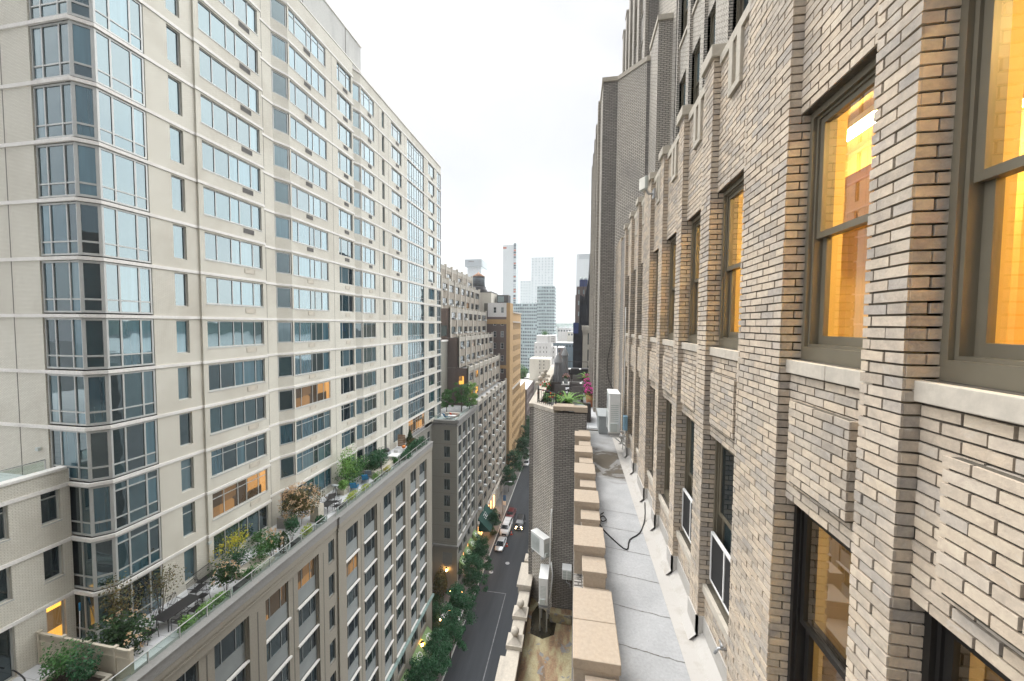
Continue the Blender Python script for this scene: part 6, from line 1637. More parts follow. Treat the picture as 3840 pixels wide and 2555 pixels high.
def lounger(label, loc, rz, fab, group=None):
    t = proto('lounge_chair', label, 'lounger', group)
    b = MB(); b.hexa([(-.3,-.9,.3),(.3,-.9,.3),(.3,-.05,.34),(-.3,-.05,.34),(-.3,-.9,.33),(.3,-.9,.33),(.3,-.05,.38),(-.3,-.05,.38)]); b.build('seat', fab, t)
    b = MB(); b.hexa([(-.3,-.05,.34),(.3,-.05,.34),(.3,.0,.34),(-.3,.0,.34),(-.3,.42,1.08),(.3,.42,1.08),(.3,.47,1.06),(-.3,.47,1.06)]); b.build('backrest', fab, t)
    for s in (-1, 1):
        b = MB(); b.tube([(s*.32, -.9, .31), (s*.32, -.05, .35), (s*.32, .45, 1.1)], .018, 5); b.tube([(s*.32, -.35, .58), (s*.32, .25, .66)], .022, 5); b.tube([(s*.32, -.6, .3), (s*.32, .3, .0)], .016, 5); b.tube([(s*.32, .1, .5), (s*.32, -.45, .0)], .016, 5); b.build('frame', 'iron', t)
    return place(t, loc, rz)
lounger('blue reclining chair nearer the black table on the terrace', (-22.0, 32.9, TZ), math.radians(-160), 'blue_fabric')
lounger('blue reclining chair farther along, stretched out beside the first blue one', (-22.0, 34.9, TZ), math.radians(-155), 'blue_fabric')
lounger('dark grey reclining chair by the tower windows behind the black table', (-22.7, 30.4, TZ), math.radians(-130), 'mesh_fabric')
lounger('pale folding recliner behind the blue reclining chairs', (-22.3, 36.0, TZ), math.radians(-150), 'canvas_grey')
t = thing('black_table', 'black square table beside the pale stone pillar', 'table', (-21.95, 28.9, TZ))
b = MB(); b.box((-22.4, 28.3, TZ + .72), (-21.5, 29.4, TZ + .76)); b.build('tabletop', 'iron', t)
for sx in (-22.32, -21.58):
    for sy in (28.4, 29.3):
        b = MB(); b.tube([(sx, sy, TZ), (sx, sy, TZ + .72)], .025, 5); b.build('leg', 'iron', t)
ch2 = metal_chair('black_chair', 'black chair behind the black square table on the window side', .55, group='black chairs round the black square table'); place(ch2, (-22.75, 28.9, TZ), math.pi/2)
again(ch2, (-21.3, 29.2, TZ), -math.pi/2, 'black chair between the black square table and the balustrade')
again(ch2, (-21.95, 29.9, TZ), 0, 'black chair at the far side of the black square table')
t = thing('tripod_grill', 'dark tripod stand with a pale tray beside the small square planter', 'grill', (-23.1, 31.5, TZ))
b = MB()
for a in (0, 2.1, 4.2): b.tube([(-23.1 + .05*math.cos(a), 31.5 + .05*math.sin(a), TZ + 1.1), (-23.1 + .35*math.cos(a), 31.5 + .35*math.sin(a), TZ)], .025, 5)
b.build('legs', 'iron', t); b = MB(); b.box((-23.4, 31.35, TZ + 1.1), (-22.8, 31.65, TZ + 1.2)); b.build('tray', 'grey_box', t)
t = thing('white_cabinet', 'white outdoor cabinet beside the curved stone planter', 'cabinet', (-21.6, 40.6, TZ))
b = MB(); b.box((-22.2, 40.1, TZ), (-21.1, 41.2, TZ + 1.0)); b.build('body', 'white_metal', t, .02); b = MB(); b.box((-22.25, 40.05, TZ + 1.0), (-21.05, 41.25, TZ + 1.06)); b.build('top', 'white_metal', t)
t = thing('white_chair', 'white plastic chair beyond the white outdoor cabinet', 'chair', (-22.3, 42.0, TZ))
b = MB(); b.box((-22.6, 41.75, TZ + .4), (-22.05, 42.3, TZ + .46)); b.build('seat', 'white_metal', t); b = MB(); b.box((-22.6, 42.25, TZ + .46), (-22.05, 42.3, TZ + 1.0)); b.build('backrest', 'white_metal', t)
for sx in (-22.57, -22.1):
    for sy in (41.8, 42.25):
        b = MB(); b.box((sx - .02, sy - .02, TZ), (sx + .02, sy + .02, TZ + .4)); b.build('leg', 'white_metal', t)
t = thing('black_barbecue', 'black domed barbecue against the tower wall at the far end of the terrace', 'barbecue', (-23.6, 42.2, TZ))
b = MB(); b.box((-24.0, 41.9, TZ), (-23.2, 42.6, TZ + .8)); b.build('cart', 'grey_box', t); b = MB(); b.lathe([(.42, .8), (.40, 1.0), (.25, 1.2), (.05, 1.26)], (-23.6, 42.25, TZ), 14); b.build('dome', 'iron', t)
t = thing('pumpkin_bowl', 'orange pumpkin on the far terrace by the white chair', 'pumpkin', (-21.9, 43.6, TZ + .9)); b = MB(); b.ball((-21.9, 43.6, TZ + 1.05), .26, 14, 0, .75); b.build('fruit', 'orange_skin', t); b = MB(); b.tube([(-21.9, 43.6, TZ + 1.22), (-21.87, 43.6, TZ + 1.34)], .025, 5); b.build('stalk', 'bark', t)
t = thing('small_table', 'small white table under the orange pumpkin', 'table', (-21.9, 43.6, TZ)); b = MB(); b.lathe([(.4, .84), (.4, .88)], (-21.9, 43.6, TZ), 16); b.build('tabletop', 'white_metal', t); b = MB(); b.tube([(-21.9, 43.6, TZ), (-21.9, 43.6, TZ + .84)], .04, 6); b.build('leg', 'white_metal', t)
p = MB(); 
for z in range(7): p.box((-24.1, 46.2 + .0, TZ + .1 + z*.24), (-23.0, 46.26, TZ + .3 + z*.24))
o = p.build('wooden_screen', 'wood', None, loc=(-23.6, 46.2, TZ)); tag(o, 'grey brown slatted wooden screen at the far end of the terrace', 'screen')
for i, (x, l) in enumerate(((-21.5, 'thin black pole of the free standing frame by the yellow plant'), (-21.1, 'second thin black pole of the free standing frame nearer the balustrade'))):
    p = MB(); p.tube([(x, 37.2 - i*.5, TZ), (x, 37.2 - i*.5, TZ + 2.0)], .035, 6); p.lathe([(.22, 0), (.22, .05)], (x, 37.2 - i*.5, TZ), 12); o = p.build('standing_pole', 'iron', None, loc=(x, 37.2, TZ)); tag(o, l, 'pole')
for (y, z, l) in ((20.05, -14.9, 'small dark wall light on the brick beside the ribbon window at terrace level'),):
    p = MB(); p.box((XT, y - .1, z - .1), (XT + .18, y + .1, z + .08)); o = p.build('wall_light', 'ac_grey', None, loc=(XT, y, z)); tag(o, l, 'lamp')
p = MB(); p.box((-28.2, TY - .15, -6.9), (-28.0, TY, -6.72)); o = p.build('wall_light', 'ac_grey', None, loc=(-28.1, TY, -6.8)); tag(o, 'small dark wall light on the end wall above the wing roof terrace', 'lamp')
t = thing('long_broom', 'broom with a blue and white handle leaning in the wall corner behind the fence', 'broom', (-25.6, 14.2, TZ))
b = MB(); b.tube([(-25.5, 14.2, TZ + .1), (-25.75, 14.4, TZ + 2.0)], .02, 5); b.build('handle', 'white_metal', t); b = MB(); b.tube([(-25.72, 14.38, TZ + 1.75), (-25.77, 14.41, TZ + 2.15)], .035, 6); b.build('grip', 'blue_fabric', t)
# roof garden of the pavilion
for i, (x, y, h, m, l) in enumerate(((-21.8, 67.6, 5.6, 'leaf_mid', 'bushy green tree in the middle of the pavilion roof garden'), (-20.9, 70.2, 5.4, 'leaf_light', 'airy pale green tree at the street edge of the pavilion roof garden'), (-24.4, 66.4, 4.3, 'leaf_mid', 'smaller green tree against the tower corner on the pavilion roof'))):
    put_tree('roof_tree', l, tree_mesh(70 + i, h, 2.0 if i < 2 else 1.5, 1700, .28, m, low=.22), (x, y, -17.1), i, 1.0)
t = thing('garden_table', 'white garden table on the near edge of the pavilion roof', 'table', (-21.5, 61.4, -17.1)); b = MB(); b.box((-22.3, 60.9, -16.4), (-20.9, 61.9, -16.34)); b.build('tabletop', 'white_metal', t)
for sx in (-22.2, -21.0):
    b = MB(); b.box((sx - .04, 61.3, -17.1), (sx + .04, 61.5, -16.4)); b.build('leg', 'white_metal', t)
for x, y, m, l in ((-22.9, 61.6, 'blue_fabric', 'dark blue lounge chair on the pavilion roof'), (-21.9, 62.4, 'cone_orange', 'red chair on the pavilion roof')):
    lounger(l, (x, y, -17.1), 2.6, m)
p = MB(); p.box((-23.6, 63.4, -17.1), (-20.9, 63.9, -16.4)); o = p.build('planter_box', 'planter_pale', None, loc=(-22.2, 63.6, -17.1)); tag(o, 'pale long planter under the pavilion roof trees', 'planter')
t = thing('glass_balustrade', 'glass balustrade with grey rail round the pavilion roof garden', 'railing', (-20.5, 66, -16.7))
b = MB(); b.tube([(-24.3, 60.0, -16.1), (-20.4, 60.0, -16.1), (-20.4, 72.2, -16.1)], .03, 6); b.build('handrail', 'alu', t)
b = MB(); b.box((-24.3, 59.99, -16.7), (-20.4, 60.01, -16.12)); b.box((-20.41, 60.0, -16.7), (-20.39, 72.2, -16.12)); b.build('glass_panel', 'glass_rail', t)
# more planting along the balustrade and walls
for i, (x, y, r_, m, l) in enumerate((
    (-21.0, 19.9, .34, 'leaf_mid', 'low green plant in the pale bed at the balustrade past the leaning hydrangea'),
    (-21.0, 26.6, .32, 'leaf_street', 'low dark plant at the balustrade before the stone pillar'),
    (-23.7, 23.4, .5, 'leaf_mid', 'rounded green shrub against the ribbon window beyond the yellow shrub'),
    (-23.6, 37.0, .7, 'leaf_street', 'tall dark shrub against the tower windows behind the curved planter'),
    (-21.0, 35.3, .4, 'leaf_light', 'bright green plant at the balustrade between the lime and yellow plants'),
    (-23.4, 28.0, .45, 'leaf_dark', 'dark shrub behind the pale stone pillar by the tower wall'),
    (-21.2, 40.0, .4, 'leaf_mid', 'green plant at the balustrade in front of the white cabinet'),
    (-20.8, 47.0, .5, 'leaf_street', 'last blue green bush at the far corner of the terrace parapet'))):
    bush('terrace_shrub', l, (x, y, TZ + r_ + .25), (r_, r_*1.3, r_), 230, .14, m, 100 + i, base=TZ)
for i, (y, l) in enumerate(((19.2, 'dark square planter tub behind the glass balustrade by the leaning hydrangea'), (23.9, 'dark square planter tub behind the glass balustrade by the round headed tree'), (29.6, 'dark square planter tub behind the glass balustrade past the black table'))):
    p = MB(); p.box((-21.1, y - .35, TZ), (-20.6, y + .35, TZ + .45)); o = p.build('planter_tub', 'planter_dark', None, loc=(-20.85, y, TZ)); tag(o, l, 'planter')
# ================================================================== stepped apartment house beyond the pavilion
deco = thing('stepped_apartment_house', 'tall taupe art deco apartment house stepping back in terraces, with air conditioners in its windows', 'building', (-20, 88, G0))
DY0, DY1 = 72.5, 104.6
LV = [(-20.0, G0, -16.5, DY0), (-22.0, -16.5, -9.2, DY0 + .2), (-24.0, -9.2, -2.9, DY0 + .2), (-26.0, -2.9, 3.3, DY0 + .3), (-28.0, 3.3, 9.6, DY0 + .4), (-30.2, 9.6, 13.4, DY0 + .5)]
bays = [(73.4, 76.6), (78.0, 81.0), (82.4, 85.2), (86.6, 89.4), (90.8, 93.6), (95.0, 97.8), (99.2, 103.6)]
dm = MB(); acs = []
FHD = 3.1
wl = {}
for li, (x, z0, z1, ya) in enumerate(LV):
    nf = max(1, round((z1 - z0) / FHD)); fh = (z1 - z0) / nf; op = []
    ye = DY1 - li * .15
    for f_ in range(nf):
        zb = z0 + fh * f_ + .75
        if li == 0 and f_ == 0: continue
        for bi, (a, e) in enumerate(bays):
            if li == 5 and bi % 2: continue
            op.append((a, e - .15, zb, zb + 1.6))
    wall(dm, (1,0), x, ya, ye, z0, z1 - .02, op, .25, 0, 0)
    wall(dm, (0,-1), -ya, -60, x, z0, z1 - .02, [], 0, 1)
    wall(dm, (0,1), ye, -60, x, z0, z1 - .02, [], 0, 1)
    dm.face([(x, ya, z1 - .6), (x, ye, z1 - .6), (-60, ye, z1 - .6), (-60, ya, z1 - .6)], 2)
    dm.box((x - .9, ya + .3, z0), (x - .8, ye - .3, z1 - .7), 3)
    wl[li] = (x, op)
dm.build('wall', ['brick_taupe', 'brick_brown', 'roof_pale', 'joint'], deco)
rd = random.Random(4)
for li, (x, z0, z1, ya) in enumerate(LV):
    ye = DY1 - li*.15
    for bi, y in enumerate([ya] + [(bays[i][1] + bays[i+1][0]) / 2 - .25 for i in range(6)] + [ye - .6]):
        b = MB(); b.box((x - .3, y, z0), (x + .16, y + .5, z1 + .35)); b.box((x - .35, y - .06, z1 + .35), (x + .2, y + .56, z1 + .6)); b.build('pilaster', 'deco_stone', deco)
    b = MB()
    b.box((x - .25, ya, z1 - .75), (x + .03, ye, z1)); b.box((x - .3, ya, z1), (x + .1, ye, z1 + .12))
    n = int((ye - ya) / .7)
    for i in range(n): b.box((x, ya + i*.7 + .1, z1 - .62), (x + .07, ya + i*.7 + .32, z1 - .05))
    b.build('parapet', 'deco_stone', deco)
    x_, op = wl[li]
    cache = {}
    for (a, e, lo, hi) in op:
        k_ = round(e - a, 2)
        if k_ not in cache: cache[k_] = win_parts('window', e - a, hi - lo, [.33, .66], [.5], .06, .08, frame='black_frame', pane='pane_deco')
        q = rd.random(); lit_ = None
        if (li, round(a)) in ((2, 78), (1, 78), (1, 73)) and q < .75: lit_ = 'pane_lit'
        elif q < .07: lit_ = 'pane_lit_dim'
        put_win('window' if li else 'lower_window', cache[k_], deco, (x - .12, a, lo), pane=lit_)
        if rd.random() < .62: acs.append((x, rd.uniform(a + .3, e - .6), lo))
acm = MB(); acm.box((-.2, 0, .02), (.45, .62, .42)); 
acl = MB()
for k in range(5): acl.box((.45, .05, .07 + k*.065), (.458, .57, .10 + k*.065))
acma, acml = acm.mesh('window_air_conditioner', 'ac_white'), acl.mesh('louvre', 'ac_grey')
def dside(y): return 'near end' if y < 82 else ('middle' if y < 93 else 'far end')
ORD = ['ground', 'first', 'second', 'third', 'fourth', 'fifth', 'sixth', 'seventh', 'eighth', 'ninth', 'tenth', 'eleventh', 'twelfth', 'thirteenth', 'fourteenth', 'fifteenth', 'sixteenth', 'seventeenth', 'eighteenth', 'nineteenth', 'twentieth', 'topmost', 'topmost']
for i, (x, y, z) in enumerate(acs[:170]):
    fl_ = int(round((z - .75 - G0) / FHD)); by = min(range(7), key=lambda q: abs(bays[q][0] + 1.2 - y))
    t = thing('window_air_conditioner', 'small white air conditioner, %s storey, %s window bay from the stepped house near end' % (ORD[min(fl_, 22)], ORD[by + 1]), 'air conditioner', (x, y, z), 0, 'air conditioners in the windows of the stepped apartment house')
    for nm, me in (('casing', acma), ('louvre', acml)):
        o = bpy.data.objects.new(nm, me); col.objects.link(o); o.parent = t
# lit window and brown flank
b = MB(); b.box((-23.9, DY0 - .05, -12.6), (-22.9, DY0 - .02, -10.9)); b.build('flank_window', 'pane_lit', deco)
for z in (-6.5, -2.5): 
    b = MB(); b.box((-29.2, DY0 - .03, z), (-26.6, DY0 - .01, z + 2.2)); b.build('flank_window', 'pane_dark', deco)
b = MB(); b.box((-33, 74, 13), (-30.0, 77, 16.6)); b.build('roof_hut', 'roof_dark', deco)
b = MB(); b.box((-20, DY0, -42.6), (-19.6, DY1 + 26, -42.2)); b.build('street_cornice', 'limestone', deco)
o = awning(deco, -19.95, 73.6, 80.5, -41.7, -44.2, 2.6, 'awning_dark', False)
g = MB()
for i in range(8): 
    for j in range(3):
        y = 75.6 + i*.26; s = .5 + j*.3; L = math.hypot(2.6, 2.5)
        if (i*7 + j*3) % 5 == 0: continue
        ux, uz = 2.6/L, -2.5/L; px, pz = -19.95 + ux*s*1.3, -41.7 + uz*s*1.3
        g.box((px, y, pz + .03), (px + .16, y + .18, pz + .06))
g.build('lettering', 'sign_white', o)
b = MB()
for y in (73.6, 76, 78.5, 82, 85, 88): b.box((-19.99, y, G0 + .3), (-19.96, y + 1.5, G0 + 3.6))
b.build('shop_window', 'shop_glow', deco)
# cream wing just past the tower end
cw = thing('cream_wing', 'narrow cream stone wing with railing just past the far corner of the brick tower', 'building', (-27, 70, G0))
m_ = MB(); wall(m_, (0,-1), -68.5, -40, -26.4, -17.1, -3.6, [(-28.3, -27.2, -5.9 - 2.945*k, -4.3 - 2.945*k) for k in range(4)], .2); wall(m_, (1,0), -26.4, 68.5, 72.3, -17.1, -3.6); m_.build('wall', 'precast_grey', cw)
m_ = MB(); m_.box((-40, 68.3, -3.6), (-26.2, 72.3, -3.3)); m_.build('cornice', 'band_stone', cw)
for k in range(4): put_win('window', win_parts('window', 1.1, 1.6, [.5], [], .05, .08, frame='spandrel', pane='pane_dark', ax='y', sgn=-1), cw, (-28.3, 68.6, -5.9 - 2.945*k))
# tower tank
t = thing('water_tank', 'round wooden water tank with a pale conical roof on the house top', 'water tank', (-30, 110, 10))
m_ = MB(); m_.lathe([(2.0, 11.6), (1.95, 14.7)], (-30.0, 110, 0), 20); m_.build('barrel', 'tank_wood', t)
m_ = MB()
for z in (11.8, 12.3, 12.9, 13.5, 14.2): m_.lathe([(2.03, z), (2.03, z + .08)], (-30, 110, 0), 20)
m_.build('hoops', 'iron', t)
m_ = MB(); m_.lathe([(2.15, 14.7), (.15, 16.0), (.1, 16.25)], (-30.0, 110, 0), 20); m_.build('roof', 'copper_roof', t)
m_ = MB(); m_.lathe([(2.6, 9.7), (2.6, 10.5), (2.2, 11.0), (2.2, 11.6)], (-29.8, 110, 0), 16, 0); m_.build('cradle', 'iron', t)
def block(name, label, cat, x0, x1, y0, y1, z0, z1, mat, loc=None):
    t = thing(name, label, cat, loc or ((x0 + x1)/2, y0, z0)); m_ = MB(); m_.box((x0, y0, z0), (x1, y1, z1)); m_.build('wall', mat, t); return t
tb = block('stucco_house', 'stained tan stucco house carrying the round water tank', 'building', -33, -25.2, 107, 116, G0, 9.6, 'render_cream')
m_ = MB(); m_.box((-33.1, 106.9, 9.6), (-25.1, 116, 9.85)); m_.build('coping', 'roof_dark', tb)
rf = block('roof_shed', 'dark glazed roof shed beside the stained tan house', 'shed', -24.6, -20.9, 112, 116, 6.4, 9.2, 'roof_dark')
m_ = MB(); m_.box((-24.3, 111.9, 7.0), (-22.3, 111.99, 8.8)); m_.build('window', 'far_pane_soft', rf)
wb = thing('white_brown_house', 'house with white upper wall over dark brown brick and tan corner', 'building', (-23, 106, G0))
wop = [(x, x + .9, z, z + 1.75) for x in (-24.3, -22.0) for z in (3.4, -.3, -3.8, -7.3, -11.0, -14.6, -18.2, -22)]
m_ = MB(); wall(m_, (0,-1), -106, -27.2, -20.3, G0, 2.2, [o_ for o_ in wop if o_[3] < 2.2], .2, 1); wall(m_, (0,-1), -106, -26, -20.3, 2.2, 6.4, [o_ for o_ in wop if o_[2] > 2.2], .2, 0)
m_.box((-27.2, 106.3, G0), (-20.3, 111, 6.3), 2); m_.build('wall', ['render_white', 'brick_brown', 'joint'], wb)
m_ = MB(); m_.box((-20.3, 106, G0), (-19.2, 111, 6.4)); m_.build('corner_pier', 'brick_gold', wb)
for z0_, z1_ in ((-.1 + .2, 1.5), (-13.2, -12.2)):
    m_ = MB(); m_.box((-27.2, 105.93, z0_), (-20.3, 105.99, z1_)); m_.build('tan_band', 'brick_gold', wb)
ms = win_parts('window', .9, 1.75, [], [.5], .07, .09, frame='white_metal', pane='pane_deco', ax='y', sgn=-1)
for o_ in wop: put_win('window', ms, wb, (o_[0], 106.12, o_[2]))
# gold brick building on the street
gb = thing('gold_brick_building', 'tall gold brick building with many small windows beyond the stepped house', 'building', (-20, 120, G0))
gop = [(y, y + 1.1, z, z + 1.9) for y in [111.9 + 2.2*i for i in range(8)] for z in [-44.2 + 3.55*j for j in range(13)]]
m_ = MB(); wall(m_, (1,0), -19.6, 111, 130, G0, 3.9, gop, .25); wall(m_, (0,-1), -111, -40, -19.6, G0, 3.9); wall(m_, (0,1), 130, -40, -19.6, G0, 3.9); m_.face([(-19.6, 111, 3.8), (-19.6, 130, 3.8), (-40, 130, 3.8), (-40, 111, 3.8)], 1); m_.box((-20.4, 111.3, G0), (-20.3, 129.8, 3.5), 2)
m_.build('wall', ['brick_gold', 'roof_dark', 'joint'], gb)
ms = win_parts('window', 1.1, 1.9, [], [.5], .07, .09, frame='black_frame', pane='pane_dark'); ms2 = win_parts('upper_window', 1.1, 1.9, [], [.5], .07, .09, frame='white_metal', pane='pane_deco')
for i, o_ in enumerate(gop): put_win('window' if o_[2] < -22 else 'upper_window', ms if o_[2] < -22 else ms2, gb, (-19.75, o_[0], o_[2]))
for z in (-20.5, .6, 3.6): m_ = MB(); m_.box((-19.6, 110.9, z), (-19.2, 130.1, z + .4)); m_.build('cornice', 'limestone', gb)
g2 = thing('low_gold_building', 'lower gold brick building adjoining the tall gold one', 'building', (-19.6, 137, G0))
gop = [(y, y + 1.2, z, z + 1.9) for y in [131 + 2.3*i for i in range(5)] for z in [-44.2 + 3.4*j for j in range(6)]]
m_ = MB(); wall(m_, (1,0), -19.5, 130.1, 143, G0, -22.4, gop, .25); m_.face([(-19.5, 130.1, -22.5), (-19.5, 143, -22.5), (-40, 143, -22.5), (-40, 130.1, -22.5)], 1); m_.box((-20.4, 131, G0), (-20.3, 142, -23), 2); m_.build('wall', ['brick_gold', 'roof_pale', 'joint'], g2)
for o_ in gop: put_win('window', ms, g2, (-19.65, o_[0], o_[2]))
g3 = thing('dark_brick_block', 'low dark brick block with a pale roof at the end of the street', 'building', (-19, 158, G0))
gop = [(y, y + 1.2, z, z + 1.9) for y in [145 + 2.8*i for i in range(9)] for z in [-44.2 + 3.4*j for j in range(5)]]
m_ = MB(); wall(m_, (1,0), -19, 143.5, 172, G0, -26, gop, .25); wall(m_, (0,-1), -143.5, -45, -19, G0, -26, [], 0); m_.face([(-19, 143.5, -26.4), (-19, 172, -26.4), (-45, 172, -26.4), (-45, 143.5, -26.4)], 1); m_.box((-19.9, 144, G0), (-19.8, 171, -27), 2); m_.build('wall', ['brick_brown', 'roof_pale', 'joint'], g3)
for o_ in gop: put_win('window', ms, g3, (-19.15, o_[0], o_[2]))
# ------------------------------------------------------------------ far towers and low houses
def grid_tower(name, label, x0, x1, y0, y1, z1, wallm, panem, nx, nz, zlo, fx=.6, fz=.55, side=True, z0=G0, balc=False, top=None):
    t = thing(name, label, 'tower', ((x0+x1)/2, y0, z0))
    m_ = MB(); m_.box((x0, y0, z0), (x1, y1, z1)); m_.build('wall', wallm, t)
    rg = random.Random(len(name) + nx)
    p = MB(); fh = (z1 - zlo) / nz; cw_ = (x1 - x0) / nx
    for i in range(nx):
        for j in range(nz):
            if rg.random() < .06: continue
            a = x0 + cw_*(i + .5 - fx/2); z = zlo + fh*(j + .5 - fz/2); w_ = cw_*fx*rg.choice((1, 1, .8))
            p.box((a, y0 - .03, z), (a + w_, y0 + .2, z + fh*fz))
    o = p.build('front_windows', panem, t); 
    if side:
        p = MB(); n = max(2, int((y1 - y0) / max(2.5, cw_)))
        sx = x1 if (x0 + x1) / 2 < 0 else x0
        for i in range(n):
            for j in range(nz):
                a = y0 + (y1-y0)*(i + .2)/n; z = zlo + fh*(j + .25); p.box((sx - .03, a, z), (sx + .05, a + (y1-y0)/n*.6, z + fh*fz))
        p.build('side_windows', panem, t)
    if balc:
        p = MB()
        for j in range(nz):
            p.box((x0 - .3, y0 - 1.2, zlo + fh*j), (x1 + .3, y0 - .02, zlo + fh*j + .25)) if balc == 2 else p.box((x0 + (x1-x0)*.30, y0 - 1.3, zlo + fh*j), (x0 + (x1-x0)*.42, y0 - .02, zlo + fh*j + .9))
        p.build('balconies', wallm, t)
    return t
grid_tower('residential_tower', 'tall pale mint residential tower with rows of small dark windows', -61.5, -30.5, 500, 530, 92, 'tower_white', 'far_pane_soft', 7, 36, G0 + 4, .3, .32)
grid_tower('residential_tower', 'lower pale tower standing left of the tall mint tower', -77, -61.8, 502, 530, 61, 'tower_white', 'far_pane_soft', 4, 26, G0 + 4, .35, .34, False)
t = grid_tower('slab_tower', 'slim white slab tower with red and rust panels down its right edge', -81, -69, 400, 420, 88, 'tower_white', 'tower_grey', 1, 1, 60, .01, .01, False)
m_ = MB(); m_.box((-69, 400, G0), (-66.2, 418, 90)); o = m_.build('service_core', 'tower_grey', t)
m_ = MB(); rg = random.Random(2)
for j in range(42):
    z = -10 + j*2.4; m_.box((-68.9, 399.9, z), (-66.3, 400.02, z + rg.uniform(.8, 1.8)), rg.choice((0, 0, 1, 2)))
m_.build('side_panels', ['far_pane', 'rust_panel', 'tower_white'], o); m_ = MB(); m_.box((-81, 399.9, 84), (-77, 400, 86)); m_.build('red_sign_panel', 'rust_panel', t)
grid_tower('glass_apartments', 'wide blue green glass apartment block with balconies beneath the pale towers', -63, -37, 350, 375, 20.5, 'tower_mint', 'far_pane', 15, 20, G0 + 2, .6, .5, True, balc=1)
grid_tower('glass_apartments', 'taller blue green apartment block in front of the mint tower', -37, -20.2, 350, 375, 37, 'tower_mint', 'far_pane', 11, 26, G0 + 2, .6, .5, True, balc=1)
t = grid_tower('grey_topped_tower', 'white tower with a grey boxed top over the round water tank', -122, -106, 400, 425, 66, 'tower_white', 'tower_white', 1, 1, 60, .01, .01, False)
m_ = MB(); m_.box((-124.5, 398, 65), (-105, 426, 73)); o = m_.build('boxed_top', 'tower_grey', t); m_ = MB()
for i in range(4): m_.box((-120 + i*1.6, 397.9, 70.0), (-119 + i*1.6, 398.01, 71.2))
m_.build('dark_marks', 'joint', o)
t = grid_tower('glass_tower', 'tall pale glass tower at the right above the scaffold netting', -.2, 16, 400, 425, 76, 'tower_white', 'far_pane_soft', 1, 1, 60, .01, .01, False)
m_ = MB()
for i in range(22): m_.box((2.6 + i*.6, 399.9, 70.5), (2.9 + i*.6, 400.01, 76))
m_.build('louvres', 'tower_grey', t)
br = grid_tower('brown_brick_tower', 'brown brick tower with roof tanks rising behind the netting', .1, 4.6, 120, 128, 12.4, 'brick_brown', 'far_pane_soft', 3, 16, G0 + 3, .25, .4, False)
m_ = MB(); m_.box((1.0, 119.9, 12.4), (3.6, 123, 14.6)); m_.build('blue_plant_room', 'tarp_blue', br); m_ = MB(); m_.lathe([(.55, 14.6), (.55, 15.3), (.1, 15.6)], (1.6, 121, 0), 12); m_.lathe([(.55, 14.6), (.55, 15.3), (.1, 15.6)], (3.0, 121, 0), 12); m_.build('roof_tanks', 'ac_grey', br)
b2 = block('brown_annex', 'lower brown brick annex beside the brown tower', 'building', -.25, .1, 121, 128, G0, 9.8, 'brick_brown')
# scaffold netting
def net(name, label, poly, y0, y1, mat):
    t = thing(name, label, 'scaffold', (poly[0][0], y0, G0)); m_ = MB(); n = len(poly)
    rg = random.Random(9)
    m_.face([(p[0], y0, p[1]) for p in poly], 0); 
    for k in range(n):
        a, c = poly[k], poly[(k + 1) % n]; m_.face([(a[0], y0, a[1]), (a[0], y1, a[1]), (c[0], y1, c[1]), (c[0], y0, c[1])], 0)
    m_.build('netting', mat, t); p = MB()
    xs = [q[0] for q in poly]; zs = [q[1] for q in poly]
    for i in range(7):
        x = min(xs) + (max(xs) - min(xs)) * (i + .5) / 7
        zt_ = max(z for q, z in poly) - 1.0
        p.tube([(x, y0 - .08, min(zs)), (x + rg.uniform(-.05, .05), y0 - .1, (min(zs) + zt_)*.5), (x, y0 - .05, min(max(zs), min(zs) + (zt_ - min(zs))*.6))], .035, 4)
    p.build('poles', 'iron', t); return t
net('scaffold_netting', 'dark blue black netted scaffold tower over the far end of the patio', [(-.44, G0), (1.34, G0), (1.30, -.4), (.55, .4), (-.44, .43)], 70, 76, 'net_black')
net('scaffold_netting', 'big sagging black debris net sweeping up against the grey brick piers', [(.6, -.1), (2.9, -.1), (2.9, 15.5), (2.65, 14.6), (2.45, 9.8), (2.0, 7.0), (1.5, 5.4), (.75, 5.9)], 72, 78, 'net_black')
m_ = MB(); m_.box((-.46, 69.6, -1.6), (.5, 70, .4)); o = m_.build('blue_tarpaulin', 'tarp_blue', None, loc=(0, 69.8, -1)); tag(o, 'dark blue tarpaulin wrapped round the top of the netted scaffold', 'tarpaulin')
so_ = thing('ornate_stone_building', 'grey stone building with a carved cornice right of the netted scaffold', 'building', (2, 68, G0))
m_ = MB(); m_.box((1.35, 68, G0), (6, 90, -1.0)); m_.build('wall', 'sandstone', so_); m_ = MB(); m_.box((1.15, 67.7, -1.0), (6, 90, -.2)); m_.box((1.25, 67.85, -1.4), (6, 90, -1.0)); m_.build('cornice', 'sandstone', so_)
m_ = MB()
for z in (-3.6, -6.6, -9.6): m_.box((2.2, 67.93, z), (2.9, 67.99, z + 2.1))
m_.build('window', 'pane_dark', so_)
